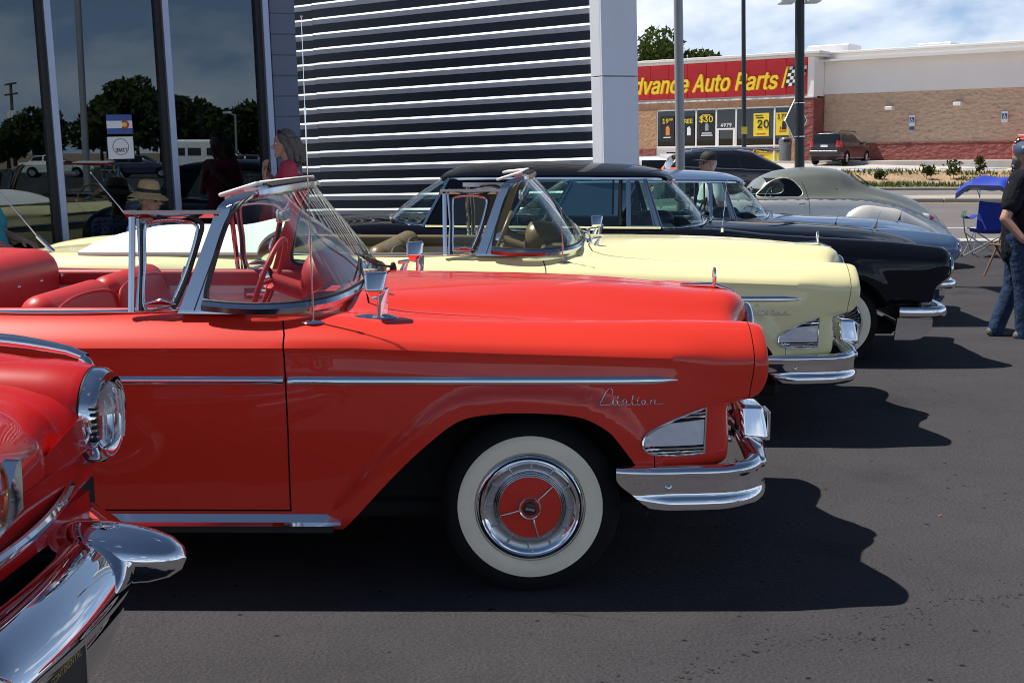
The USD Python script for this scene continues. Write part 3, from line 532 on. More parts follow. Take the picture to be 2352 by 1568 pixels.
# ---------------------------------------------------------------- trees and shrubs
def foliage(n, centres, size, seed, squash=.8):
    rg = np.random.default_rng(seed); V, F = [], []
    cs = np.array(centres, float); w = cs[:, 3] ** 2; pick = rg.choice(len(cs), n, p=w / w.sum()); d = rg.normal(size=(n, 3)); d /= np.linalg.norm(d, axis=1, keepdims=True); rad = cs[pick, 3] * rg.uniform(.55, 1.06, n) ** .6
    P = cs[pick, :3] + d * rad[:, None] * [1, 1, squash]; a = rg.normal(size=(n, 3)); a /= np.linalg.norm(a, axis=1, keepdims=True); b = np.cross(a, d + .4 * rg.normal(size=(n, 3))); b /= np.linalg.norm(b, axis=1, keepdims=True) + 1e-9
    s = size * rg.uniform(.6, 1.4, n)[:, None]; q = np.stack([P - a * s, P + b * s * .5, P + a * s, P - b * s * .5], 1); k = np.arange(n)[:, None] * 4
    return trimesh.Trimesh(q.reshape(-1, 3), np.vstack([k + [0, 1, 2], k + [0, 2, 3]]), process=False)
def tree(label, loc, h, r, seed, leaf='leaf', n=5000, size=.35, group=None, trunk=.25, cat='tree'):
    rg = np.random.default_rng(seed); t = thing('broadleaf_tree' if cat == 'tree' else 'shrub', label, cat, loc, group=group)
    cs = [(rg.uniform(-.55, .55) * r, rg.uniform(-.55, .55) * r, h * (.34 + .52 * k / 13) + rg.uniform(-.05, .05) * h, r * (.62 - .28 * abs(k / 13 - .42)) * rg.uniform(.7, 1.1)) for k in range(14)]
    obj('trunk', J(tube([(0, 0, -.3), (.03 * h * .1, 0, h * .25), (0, 0, h * .7)], [trunk, trunk * .7, trunk * .2], 8), *[tube([(0, 0, h * (.2 + .04 * k)), ((c[0]) * .5, c[1] * .5, h * .3 + (c[2] - h * .3) * .6), c[:3]], [trunk * .45, trunk * .3, trunk * .08], 6) for k, c in enumerate(cs[:8])]), 'bark', t, 50)
    obj('crown', foliage(n, cs, size, seed), leaf, t, False); return t
p = at(1573, 100, 104); tree('dark green tree rising behind the store roof', (p[0], 104, .5), p[2] + .1, 4.6, 11, 'leaf', 9000, .26)
for i, (u, v, hh, lab) in enumerate(((2020, 426, .55, 'low sparse shrub on the gravel bank just right of the lamp post'), (2128, 422, 1.0, 'rounded dark shrub on the gravel bank behind the silver coupe tail'), (2190, 420, 1.35, 'leaning grey green shrub on the bank left of the chair canopy'), (2250, 420, 1.75, 'tallest twiggy shrub on the bank above the blue chair canopy'), (2338, 424, 1.2, 'green shrub on the bank behind the capped man'))):
    p = at(u, v, 60.3); tree(lab, (p[0], 60.3, .30), hh * .72, .30 + .08 * (i % 3), 30 + i, 'leaf_shrub', 190, .085, 'shrubs on the gravel bank', .02, 'shrub')
tuft = []
rg = np.random.default_rng(3)
for k in range(11000):
    x = rg.uniform(8, 40); y = rg.choice([rg.uniform(58.4, 63.6), rg.uniform(54.5, 57.1)]); zz = (.15 + .52 * smoothstep(0, 1, (y - 58.2) / 5.8)) if y > 58 else .09 + (y - 54.4) * .02
    if meshkit.noise(np.array([[x * .35, y * .9, 2.]]))[0] < .52: continue
    a = rg.uniform(0, 6.3); h_ = rg.uniform(.06, .26); w = .045; tuft.append(((x - w * math.cos(a), y - w * math.sin(a), zz), (x + w * math.cos(a), y + w * math.sin(a), zz), (x + rg.normal(0, .06), y, zz + h_)))
tv = np.array(tuft).reshape(-1, 3); obj('dry_grass', trimesh.Trimesh(tv, np.arange(len(tv)).reshape(-1, 3), process=False), 'grass_green', None, False, 'patchy green and dry grass on the gravel bank', 'stuff', 'grass')

# ---------------------------------------------------------------- lamp posts
mat('pole_grey', (.36, .36, .37), .45, metal=.3); mat('pole_dark', (.012, .022, .022), .45)
def post(name, label, u, vb, Y, r, h, m, extra=None):
    p = at(u, vb, Y); t = thing(name, label, 'lamp post', (p[0] + LEAN * 0, Y, -.1 if Y < 43 else .0), 0, tilt=LEAN)
    obj('pole', tube([(0, 0, 0), (0, 0, h)], [r, r * .88], 20), m, t, 60); obj('base', lathe([(r * 2.2, 0), (r * 2.2, .04), (r * 1.4, .06), (r * 1.2, .14)], 20), m, t)
    return t
t = post('lamp_post', 'thick pale grey lamp post behind the blue hardtop', 1571, 400, 17.3, .066, 7.5, 'pole_grey'); obj('lamp_head', box(-.2, .2, -.6, .2, 7.5, 7.65, .03), 'pole_grey', t)
t = post('lamp_post', 'thin dark lamp post standing in front of the store windows', 1713, 345, 52.0, .095, 10, 'pole_dark'); obj('lamp_arm', tube([(0, 0, 9.8), (-1.2, 0, 10.1)], .05, 8), 'pole_dark', t); obj('lamp_head', box(-1.9, -1.1, -.2, .2, 10.0, 10.15, .04), 'pole_dark', t)
obj('yellow_tag', box(-.11, .11, -.12, -.09, 2.35, 2.65), 'yellow_print', t)
t = post('lamp_post', 'thick dark green lamp post with a diamond sign behind the silver coupe', 1842, 385, 26.0, .105, 6.0, 'pole_dark')
zt = at(1842, 1, 26)[2] + .1
for s in (-1, 1): obj('lamp_head', move(box(.12, .40, -.2, .2, -.05, .05, .02), (0, 0, zt - .03)) if s > 0 else move(box(-.42, -.12, -.2, .2, -.05, .05, .02), (0, 0, zt - .03)), 'panel_grey', t)
for v in (240, 317): obj('sign_strap', lathe([(.108, 0), (.112, .002), (.112, .018), (.108, .02)], 20), 'chrome_soft', t) if False else obj('sign_strap', move(lathe([(.106, 0), (.110, .002), (.110, .018), (.106, .02)], 20), (0, 0, at(1842, v, 26)[2] + .1)), 'chrome_soft', t)
zc = at(1842, 278, 26)[2]; p = at(1829, 278, 26.45); dg = thing('diamond_sign', 'diamond shaped road sign seen from behind on the dark post', 'sign', (p[0], 26.45, zc), 50, tilt=LEAN)
mat('sign_back', (.10, .10, .105), .5, metal=.5); obj('sign_plate', plate([(0, -.48), (.48, 0), (0, .48), (-.48, 0)], -.004, .004), 'sign_back', dg); obj('sign_edge', plate(Polygon([(0, -.485), (.485, 0), (0, .485), (-.485, 0)]).exterior.buffer(.008), -.006, .006), 'chrome_soft', dg)

# grit and crumbled edges of a hairline crack on the asphalt
rg = np.random.default_rng(21); bits = []
def crack_y(x): return 3.55 + .55 * (x - .1) + .05 * math.sin(9 * x) + .03 * math.sin(23 * x + 1)
for k in range(520):
    if k < 330: x = rg.uniform(-.55, 2.6); y = crack_y(x) + rg.normal(0, .03 if k % 3 else .10)
    else: x, y = rg.uniform(-1.4, 5.5), rg.uniform(3.0, 9.0)
    r_ = rg.uniform(.002, .0065) * (1.0 if k < 330 else .9); m = trimesh.creation.icosphere(0, r_); v = m.vertices * [rg.uniform(.8, 1.8), rg.uniform(.7, 1.3), .45]; a = rg.uniform(0, 6.28); v = v @ np.array([[math.cos(a), -math.sin(a), 0], [math.sin(a), math.cos(a), 0], [0, 0, 1]]); bits.append(trimesh.Trimesh(v + [x, y, .001], m.faces, process=False))
mat('grit', (.016, .016, .017), .9); obj('asphalt_grit', J(*bits), 'grit', None, None, 'dark grit and crumbs scattered on the asphalt', 'stuff', 'grit')
q_ = on_z(2155, 1187, .006); obj('litter', tube([q_, q_ + [.012, .008, 0]], .004, 8), 'lens_amber', None, 50, 'tiny orange scrap lying on the open asphalt right of the red car', None, 'litter')
# ---------------------------------------------------------------- wheels
def wheel(parent, x, side, z=0.339, r=0.343, rim=0.207, ww=(0.21, 0.274), yface=0.925, style='disc', accent='paint_red', width=0.2, name='wheel'):
    """whole wheel as a part with tyre, whitewall, cover ... as sub-parts; side -1 near, +1 far"""
    w = UsdGeom.Xform.Define(stage, numbered(parent.GetPath().pathString + '/' + name)); w.AddTranslateOp().Set(Gf.Vec3d(x, side * yface, z))
    if side > 0: w.AddRotateZOp().Set(180.0)
    w = w.GetPrim(); B = width
    prof = [(rim - 0.02, 0.02), (rim, -0.012), (ww[0] if ww else rim + .01, -0.002), (rim * .4 + r * .6, 0.006), (r - 0.03, -0.006), (r - 0.008, -0.022), (r, -0.045), (r, -B + 0.04), (r - 0.02, -B + 0.012), (r - .08, -B), (rim, -B + 0.01)]
    body = lathe(prof, 72, 'y')
    tread = [box(-0.004, 0.004, 0.03 + 0.03 * k, 0.05 + 0.03 * k, r - 0.004, r + 0.003) for k in range(0)]
    obj('tyre', body, 'rubber', w, 40)
    if ww:
        rr = np.linspace(ww[0], ww[1], 7); hh = [0.0035 + 0.0075 * math.sin(math.pi * (0.15 + 0.75 * t)) for t in np.linspace(0, 1, 7)]
        ws = [(ww[0] - 0.002, -0.008)] + [(a, b) for a, b in zip(rr, hh)] + [(ww[1] + 0.002, -0.012)]
        obj('whitewall', lathe(ws, 96, 'y'), 'whitewall', w, 60)
    obj('wheel_disc', lathe([(0.001, -0.05), (rim, -0.03)], 32, 'y'), 'underside', w)
    if style == 'disc':
        s = rim / 0.207
        obj('cover_ring', lathe([(rim, -0.015), (rim + .002, 0.002), (0.203 * s, 0.012), (0.194 * s, 0.017), (0.186 * s, 0.010), (0.181 * s, 0.004), (0.177 * s, 0.008), (0.172 * s, 0.003), (0.166 * s, -0.001)], 96, 'y'), 'chrome', w, 50)
        obj('cover_dish', lathe([(0.168 * s, -0.002), (0.150 * s, -0.010), (0.134 * s, -0.004)], 96, 'y'), 'brushed', w, 50)
        rings = []
        for k in range(4):
            r0 = (0.138 - 0.0058 * k) * s; h = -0.003 + 0.0035 * k
            rings.append(lathe([(r0 + 0.001, h - 0.008), (r0, h), (r0 - 0.0028, h + 0.0022), (r0 - 0.0042, h), (r0 - 0.0046, h - 0.006)], 96, 'y'))
        obj('cover_rings', rings, 'chrome', w, 50)
        for k in range(12):
            t = box(-0.0045, 0.0045, -0.003, 0.006, 0.143 * s, 0.165 * s, 0.002); obj('tab', move(t, ry=k * math.pi / 6 + 0.03), 'chrome_soft', w)
        obj('painted_centre', lathe([(0.117 * s, -0.006), (0.116 * s, 0.006), (0.08 * s, 0.010), (0.03 * s, 0.014), (0.001, 0.014)], 72, 'y'), accent, w, 50)
        for a in (0.76, -1.30, -2.87 + math.pi * 2):
            t = tube([(0, -0.013, 0.034 * s), (0, -0.017, 0.075 * s), (0, -0.013, 0.117 * s)], [0.0042, 0.0035, 0.0028], 8); obj('spoke', move(t, ry=-(a - math.pi / 2)), 'chrome', w, 60)
        obj('hub_ring', lathe([(0.044 * s, 0.008), (0.044 * s, 0.026), (0.040 * s, 0.030), (0.036 * s, 0.028), (0.034 * s, 0.012)], 48, 'y'), 'chrome', w, 50)
        obj('hub_well', lathe([(0.0355 * s, 0.016), (0.001, 0.016)], 48, 'y'), accent, w)
        obj('hub_cap', lathe([(0.025 * s, 0.014), (0.025 * s, 0.031), (0.021 * s, 0.034), (0.001, 0.035)], 40, 'y'), 'plate_black', w, 50)
        e = []
        for k in range(3):
            xx = (k - 1) * 0.0115; zz = -0.0022 * (k - 1)
            e += [box(xx - 0.005, xx + 0.005, -0.038, -0.0345, zz - 0.004, zz - 0.0018), box(xx - 0.005, xx - 0.0024, -0.038, -0.0345, zz - 0.002, zz + 0.005), box(xx - 0.0015, xx + .001, -0.038, -0.0345, zz - 0.002, zz + 0.0035), box(xx + 0.002, xx + 0.005, -0.038, -0.0345, zz - 0.002, zz + 0.005)]
        obj('hub_emblem', J(*e), 'chrome_soft', w)
    elif style == 'turbine':
        obj('cover_ring', lathe([(rim, -0.015), (rim + .002, 0.003), (rim - .012, 0.014), (rim - .022, 0.004), (rim - 0.03, -0.008)], 96, 'y'), 'chrome', w, 50)
        obj('cover_dish', lathe([(rim - 0.028, -0.012), (0.1, -0.03), (0.06, -0.02)], 64, 'y'), 'dash_dark', w)
        fins = [move(box(-0.0022, 0.0022, -0.004, 0.016, 0.068, rim - 0.02, 0.001), ry=k * 2 * math.pi / 42) for k in range(42)]
        obj('fins', fins, 'chrome', w)
        obj('hub_dish', lathe([(0.085, -0.012), (0.084, 0.016), (0.075, 0.022), (0.05, 0.012), (0.02, 0.02), (0.001, 0.022)], 64, 'y'), 'chrome', w, 50)
    else:
        obj('alloy', lathe([(rim, -0.01), (rim - .015, 0.004), (rim - .03, -0.006), (rim * .5, -0.02), (rim * .25, 0.0), (0.001, 0.004)], 40, 'y'), 'chrome_soft', w, 40)
        for k in range(5):
            obj('spoke', move(box(-0.022, 0.022, -0.01, 0.014, rim * .2, rim - .02, 0.006), ry=k * 2 * math.pi / 5), 'chrome_soft', w)
    return w

def wells(m, t):
    for k in m.split(only_watertight=False):
        if len(k.faces) > 20: obj('wheel_well', k, 'underside', t)

class Side:
    """height field y(x, z) of a body's near side"""
    def __init__(s, tm):
        v = tm.vertices; k = v[:, 1] < -0.45; s.v = v[k]; s.t = cKDTree(s.v[:, [0, 2]])
    def y(s, x, z, n=4):
        d, i = s.t.query(np.stack([np.ravel(x), np.ravel(z)], 1), n); w = 1 / (d + 1e-4); return ((s.v[i][:, :, 1] * w).sum(1) / w.sum(1)).reshape(np.shape(x))

def drape(poly, side, off, thick, step=0.02):
    """xz polygon turned into a plate that follows the body's near side, its face proud by off"""
    t = plate(poly, -1, 0); t = trimesh.Trimesh(*trimesh.remesh.subdivide_to_size(t.vertices, t.faces, step), process=True) if step else t
    v = np.array(t.vertices); back = v[:, 1] > -0.5; v[:, 1] = side.y(v[:, 0], v[:, 2]) - off + np.where(back, thick, 0); return trimesh.Trimesh(v, t.faces, process=False)

# ---------------------------------------------------------------- the 1950s convertible (two of them stand in the row)
ARCH = [(-.70, .20), (-.627, .281), (-.51, .413), (-.393, .535), (-.308, .612), (-.23, .672), (-.133, .704), (-.004, .714), (.125, .711), (.228, .699), (.305, .668), (.364, .622), (.41, .562), (.443, .516), (.50, .40)]
def edsel_net():
    S = []
    def st(x, pts, dx=None): S.append([(x + (dx or {}).get(i, 0), y, z) for i, (y, z) in enumerate(pts)])
    st(-4.62, [(0, .80), (.2, .80), (.42, .79), (.55, .78), (.66, .80), (.75, .80), (.80, .79), (.83, .77), (.835, .75), (.84, .66), (.84, .55), (.82, .46), (.78, .42), (.7, .40), (0, .40)])
    st(-4.58, [(0, .93), (.2, .92), (.42, .88), (.55, .87), (.68, .92), (.80, .93), (.87, .90), (.90, .86), (.90, .83), (.91, .70), (.91, .55), (.88, .42), (.82, .36), (.74, .34), (0, .34)])
    st(-4.40, [(0, 1.00), (.2, .995), (.42, .95), (.55, .95), (.70, 1.01), (.83, 1.02), (.91, .98), (.945, .93), (.945, .89), (.95, .75), (.95, .58), (.93, .40), (.88, .32), (.8, .30), (0, .30)])
    st(-3.9, [(0, 1.06), (.2, 1.06), (.42, 1.045), (.55, 1.04), (.70, 1.07), (.82, 1.075), (.915, 1.03), (.96, .965), (.958, .93), (.975, .80), (.975, .62), (.955, .42), (.92, .30), (.84, .27), (0, .27)])
    st(-3.2, [(0, 1.085), (.2, 1.085), (.42, 1.08), (.56, 1.075), (.70, 1.08), (.81, 1.078), (.91, 1.03), (.957, .96), (.956, .93), (.98, .82), (.985, .64), (.965, .42), (.93, .28), (.85, .24), (0, .24)])
    b = [(0, 1.085), (.25, 1.085), (.5, 1.08), (.64, 1.075), (.735, 1.071), (.82, 1.062), (.905, 1.018), (.972, .957), (.969, .93), (.976, .835), (.980, .65), (.97, .42), (.93, .27), (.85, .238), (0, .238)]
    for x in (-2.5, -1.9, -1.4, -1.0): st(x, b)
    st(-.65, [(0, 1.12), (.28, 1.118), (.50, 1.10), (.62, 1.075), (.70, 1.058), (.80, 1.052), (.905, 1.014), (.971, .957), (.968, .93), (.976, .835), (.980, .65), (.97, .42), (.93, .27), (.85, .238), (0, .238)])
    st(-.40, [(0, 1.125), (.28, 1.118), (.50, 1.085), (.60, 1.045), (.69, 1.036), (.795, 1.040), (.90, 1.004), (.971, .95), (.967, .92), (.975, .83), (.980, .65), (.97, .42), (.93, .27), (.85, .238), (0, .238)])
    st(-.05, [(0, 1.12), (.27, 1.11), (.47, 1.06), (.58, 1.018), (.67, 1.022), (.78, 1.030), (.895, .992), (.967, .937), (.963, .906), (.973, .825), (.980, .65), (.97, .45), (.93, .33), (.85, .29), (0, .26)])
    st(.3, [(0, 1.108), (.25, 1.095), (.43, 1.03), (.56, .99), (.655, 1.012), (.765, 1.027), (.885, .985), (.962, .926), (.959, .898), (.968, .82), (.976, .65), (.965, .50), (.93, .45), (.85, .43), (0, .34)])
    st(.58, [(0, 1.09), (.22, 1.075), (.39, 1.0), (.53, .962), (.63, .998), (.74, 1.026), (.868, .983), (.948, .915), (.946, .888), (.953, .81), (.960, .66), (.955, .52), (.925, .475), (.85, .46), (0, .38)])
    st(.76, [(0, 1.075), (.20, 1.058), (.35, .985), (.50, .945), (.61, .99), (.725, 1.022), (.85, .98), (.918, .905), (.922, .875), (.915, .79), (.925, .70), (.93, .55), (.90, .49), (.83, .47), (0, .40)], {10: -.06, 11: -.05, 12: -.05, 13: -.05, 14: -.05})
    st(.875, [(0, 1.062), (.17, 1.045), (.31, .972), (.47, .925), (.60, .985), (.725, 1.018), (.84, .975), (.905, .90), (.908, .865), (.885, .775), (.89, .715), (.895, .56), (.87, .50), (.80, .48), (0, .42)], {0: .04, 1: .03, 2: .01, 9: -.01, 10: -.105, 11: -.10, 12: -.10, 13: -.10, 14: -.10})
    st(.925, [(0, 1.03), (.14, 1.01), (.26, .94), (.44, .905), (.60, .972), (.727, 1.009), (.836, .963), (.897, .892), (.90, .855), (.865, .765), (.86, .705), (.865, .57), (.84, .51), (.77, .49), (0, .44)], {0: .055, 1: .04, 2: 0, 3: -.03, 9: -.02, 10: -.13, 11: -.125, 12: -.125, 13: -.13, 14: -.13})
    st(.943, [(0, .955), (.11, .945), (.22, .90), (.42, .885), (.60, .960), (.725, .996), (.826, .954), (.886, .889), (.889, .853), (.857, .770), (.80, .72), (.80, .60), (.78, .54), (.72, .51), (0, .48)], {0: .06, 1: .04, 2: -.01, 3: -.05, 9: -.02, 10: -.135, 11: -.13, 12: -.13, 13: -.13, 14: -.13})
    return np.array(S)

CIT = [[(1250, 148), (1250, 130), (1236, 119), (1218, 134), (1200, 164), (1182, 192), (1178, 203), (1190, 206), (1215, 205), (1252, 204)],
       [(1257, 178), (1255, 204), (1276, 205)], [(1286, 160), (1282, 205), (1312, 205)], [(1276, 176), (1300, 175)],
       [(1332, 182), (1316, 181), (1311, 196), (1318, 205), (1330, 198), (1334, 182), (1333, 205), (1356, 206)], [(1372, 160), (1367, 206), (1392, 206)], [(1360, 177), (1386, 176)],
       [(1399, 180), (1397, 206), (1416, 207)], [(1430, 184), (1420, 192), (1424, 206), (1436, 206), (1441, 193), (1431, 184)], [(1441, 206), (1466, 207)],
       [(1474, 184), (1470, 207)], [(1472, 196), (1482, 184), (1496, 185), (1498, 206), (1518, 206), (1546, 204)], [(1257, 166), (1258, 169)], [(1402, 168), (1403, 171)]]

def convertible(name, label, loc, rotz, paint, leather, leather2, door_panel, accent, red):
    t = thing(name, label, 'car', loc, rotz, tilt=0.0)
    P = half_body(edsel_net(), 330, 110)
    # flared wheel-arch flange and soft crease above it
    arch = resample(np.array(ARCH), 200); kd = cKDTree(arch); far = kd.query(P[..., [0, 2]].reshape(-1, 2))[0].reshape(P.shape[:2])
    inside = (P[..., 1] > 0.80) & (P[..., 2] < .86) & (P[..., 0] < .55)
    P[..., 1] += np.where(inside, 0.016 * (1 - smoothstep(0.062, 0.098, far)), 0)
    body = close_half(P)
    arch_poly = Polygon(list(map(tuple, arch)) + [(.50, .05), (-.70, .05)])
    rarch = Polygon([(-3.29 + .43 * math.cos(a), .33 + .33 * math.sin(a)) for a in np.linspace(0, math.pi, 24)] + [(-3.72, .05), (-2.86, .05)])
    cut = [plate(arch_poly, -1.2, -.60), plate(arch_poly, .60, 1.2), plate(rarch, -1.2, -.62), plate(rarch, .62, 1.2)]
    pit = Polygon([(-.74, -.60), (-.80, -.72), (-.95, -.795), (-2.35, -.80), (-2.55, -.70), (-2.62, -.4), (-2.62, .4), (-2.55, .70), (-2.35, .80), (-.95, .795), (-.80, .72), (-.74, .60)])
    cut.append(plate(pit, .42, 1.4, 'xy'))
    g = .0032
    def slit2(pts, plane, h0, h1, w=g): return plate(LineString(pts).buffer(w, cap_style=2, join_style=2), h0, h1, plane)
    for s in (-1, 1):
        cut.append(slit2([(-.893, 1.12), (-.881, 1.06), (-.858, .996), (-.85, .85), (-.845, .62), (-.847, .332), (-2.1, .332), (-2.105, .7), (-2.1, 1.12)], 'xz', min(s * .87, s * 1.1), max(s * .87, s * 1.1)))
        cut.append(slit2([(-.60, s * .30), (-.605, s * .50), (-.585, s * .60), (-.52, s * .635), (-.1, s * .615), (.4, s * .575), (.84, s * .50)], 'xy', .93, 1.3, .004))
        cut.append(slit2([(.884, 1.1), (.888, .9), (.872, .70)], 'xz', min(s * .55, s * 1.1), max(s * .55, s * 1.1), .0018))
        cut.append(slit2([(.515, .57), (.515, .40)], 'xz', min(s * .87, s * 1.1), max(s * .87, s * 1.1), .0018))
    cut.append(slit2([(-.60, -.30), (-.59, 0), (-.60, .30)], 'xy', 1.09, 1.3, .004))
    for k in range(9):
        cut.append(box(-.705, -.625, -.56 + k * .14, -.56 + k * .14 + .105, 1.095, 1.25) if False else box(-.69 + .0, -.685, -.5 + k * .1, -.42 + k * .1, 1.09, 1.3))
        cut.append(box(-.67, -.665, -.5 + k * .1, -.42 + k * .1, 1.09, 1.3)); cut.append(box(-.65, -.645, -.5 + k * .1, -.42 + k * .1, 1.09, 1.3))
    skin, inner = carve(body, cut); side = Side(skin)
    obj('body', skin, paint, t, 32); 
    c = inner.triangles_center; pitsel = (np.abs(c[:, 1]) < .81) & (c[:, 0] < -.73) & (c[:, 0] > -2.63) & (c[:, 2] > .41)
    obj('cockpit_liner', inner.submesh([np.nonzero(pitsel)[0]], append=True), 'dash_dark', t)
    wells(inner.submesh([np.nonzero(~pitsel)[0]], append=True), t)
    obj('underbody', box(-4.2, .55, -.62, .62, .20, .30, .03), 'underside', t)
    # side trim
    def trim(x0, x1, zc, h, off, taper0=0.0, taper1=0.10, m='chrome', nm='side_spear', mirrored=True):
        n = 60; x = np.linspace(x0, x1, n); prof = np.array([(0, -.5), (.7, -.46), (1, -.28), (.85, .12), (.45, .42), (0, .5)])
        s = np.ones(n)
        if taper1: s *= np.sqrt(np.clip((x1 - x) / taper1, 0.0, 1))
        if taper0: s *= np.sqrt(np.clip((x - x0) / taper0, 0.0, 1))
        yb = side.y(x, np.full(n, zc)); V = np.stack([np.broadcast_to(x[:, None], (n, 6)), yb[:, None] - off * np.maximum(s[:, None], .25) * prof[None, :, 0] + .004, zc + h * np.maximum(s, .03)[:, None] * prof[None, :, 1]], -1)
        r = ring_mesh(V); obj(nm, r, m, t, 50)
        if mirrored: obj(nm, mirror(r), m, t, 50)
    trim(-4.3, -.857, .832, .034, .016, taper1=0); trim(-.840, .602, .832, .034, .016)
    # script on the fender
    for s in (-1, 1):
        st = []
        for line in CIT:
            p = resample(np.array(line, float), max(4, len(line) * 5)) if len(line) > 2 else np.array(line, float)
            x = .545 + (p[:, 0] - 1546) * .000640; z = .744 - (p[:, 1] - 205) * .00069; y = side.y(x, z) - .004
            st.append(tube(np.stack([x, y, z], 1), .0019, 6))
        m = J(*st); obj('script_badge', m if s < 0 else mirror(m), 'chrome_soft', t, 60)
    # sill moulding
    for s in (-1, 1):
        n = 40; x = np.linspace(-2.9, -.655, n); k = np.clip((-.655 - x) / .06, 0, 1)
        r = ring_mesh(np.stack([np.stack([x, -.962 * np.ones(n), .266 + .008 * (1 - k)], 1), np.stack([x, -.992 * np.ones(n), .280 + .004 * (1 - k)], 1), np.stack([x, -.986 * np.ones(n), .294 + 0 * k], 1), np.stack([x, -.958 * np.ones(n), .318 - .010 * (1 - k)], 1), np.stack([x, -.93 * np.ones(n), .314 - .010 * (1 - k)], 1), np.stack([x, -.93 * np.ones(n), .268 + .008 * (1 - k)], 1)], 1))
        obj('sill_moulding', r if s < 0 else mirror(r), 'chrome', t, 20)
        obj('sill_shadow_strip', (lambda m: m if s < 0 else mirror(m))(box(-2.9, -.69, -.962, -.93, .246, .268)), 'rubber_trim', t)
    # belt moulding on the doors and around the cockpit
    belt = resample(np.array([(-1.27, -.803, 1.071), (-2.3, -.806, 1.073), (-2.5, -.75, 1.082), (-2.62, -.5, 1.09), (-2.66, 0, 1.092)]), 60)
    belt = np.vstack([belt, belt[-2::-1] * [1, -1, 1]]); obj('belt_moulding', tube(belt, .009, 8), 'chrome', t, 60)
    # windscreen
    bot = np.array([(-1.172, -.868, 1.10), (-1.0, -.885, 1.088), (-.83, -.862, 1.09), (-.715, -.76, 1.10), (-.655, -.45, 1.112), (-.632, 0, 1.12)])
    top = np.array([(-1.085, -.765, 1.425), (-1.045, -.745, 1.475), (-1.005, -.68, 1.495), (-.975, -.5, 1.502), (-.958, -.25, 1.506), (-.952, 0, 1.508)])
    def sym(p, n): 
        a = resample(p, n); return np.vstack([a, a[-2::-1] * [1, -1, 1]])
    bl, tl = sym(bot, 34), sym(top, 34); cen = np.array([-1.6, 0, 1.2]); rows = []
    for k in np.linspace(0, 1, 12):
        p = bl * (1 - k) + tl * k; o = p - cen; o[:, 2] = 0; o /= np.linalg.norm(o, axis=1, keepdims=True); rows.append(p + o * .010 * math.sin(math.pi * k))
    obj('windscreen', sheet(np.array(rows)), 'glass_car', t, True)
    obj('windscreen_base_frame', sweep([(-.014, -.022), (.016, -.024), (.020, -.004), (.010, .012), (-.006, .012)], bl + [0, 0, .004]), 'stainless', t, 40)
    obj('windscreen_gasket', tube(bl + [0, 0, .018], .006, 6), 'rubber_trim', t, 60)
    hd = tl + [0, 0, .010]
    obj('windscreen_header', sweep([(-.045, -.020), (.0, -.018), (.016, -.004), (.012, .014), (-.012, .026), (-.05, .022)], hd[6:-6]), 'stainless', t, 40)
    n = len(hd); k0 = 12
    obj('header_weatherstrip', J(sweep([(-.060, .014), (.004, .016), (.006, .022), (-.02, .030), (-.060, .026)], hd[k0:n - k0]), *[tube([p + [-.058, 0, .027], p + [-.03, 0, .031], p + [.006, 0, .022]], .003, 5) for p in hd[k0:n - k0:2]]), 'fabric_black', t, 30)
    # front pillars (bright outside, trimmed inside)
    out = [(-1.268, 1.068), (-1.255, 1.10), (-1.135, 1.445), (-1.108, 1.482), (-1.065, 1.506), (-1.00, 1.518), (-.985, 1.506), (-1.03, 1.484), (-1.066, 1.450), (-1.10, 1.385), (-1.16, 1.17), (-1.165, 1.125), (-1.150, 1.103), (-1.11, 1.094), (-1.02, 1.090), (-1.02, 1.066)]
    p2 = resample(np.array(out)[2:6], 10); p3 = resample(np.array(out)[6:15], 36); poly = Polygon([out[0], out[1]] + list(map(tuple, p2)) + list(map(tuple, p3)) + [out[15]])
    def lean(m, s, o=0.0):
        m = trimesh.Trimesh(*trimesh.remesh.subdivide_to_size(m.vertices, m.faces, .07), process=False); v = np.array(m.vertices)
        kk = np.clip((v[:, 2] - 1.07) / .44, 0, 1.1); base = .876 - .118 * kk - .045 * smoothstep(1.46, 1.56, v[:, 2]); v[:, 1] = np.where(v[:, 1] < -.5, -base + o, -base + .03 + o); mm = trimesh.Trimesh(v, m.faces, process=True); return mm if s < 0 else mirror(mm)
    groove = LineString([(-1.205, 1.08), (-1.165, 1.20), (-1.07, 1.475)]).buffer(.0022)
    for s in (-1, 1):
        obj('front_pillar', lean(plate(poly, -1, 0), s), 'stainless', t, 25)
        obj('pillar_gasket', lean(plate(Polygon(p3).exterior.buffer(.007).intersection(Polygon([(-1.3, 1.05), (-.95, 1.05), (-.95, 1.6), (-1.3, 1.6)])).difference(LineString([tuple(p3[0]), tuple(p3[-1])]).buffer(.012)), -1, 0), s, -.002), 'rubber_trim', t, 25)
        obj('pillar_groove', lean(plate(groove, -1, 0), s, -.0015), 'rubber_trim', t, 25)
        obj('pillar_trim', lean(plate(poly.buffer(-.004), -1, 0), s, .034), leather2, t, 25)
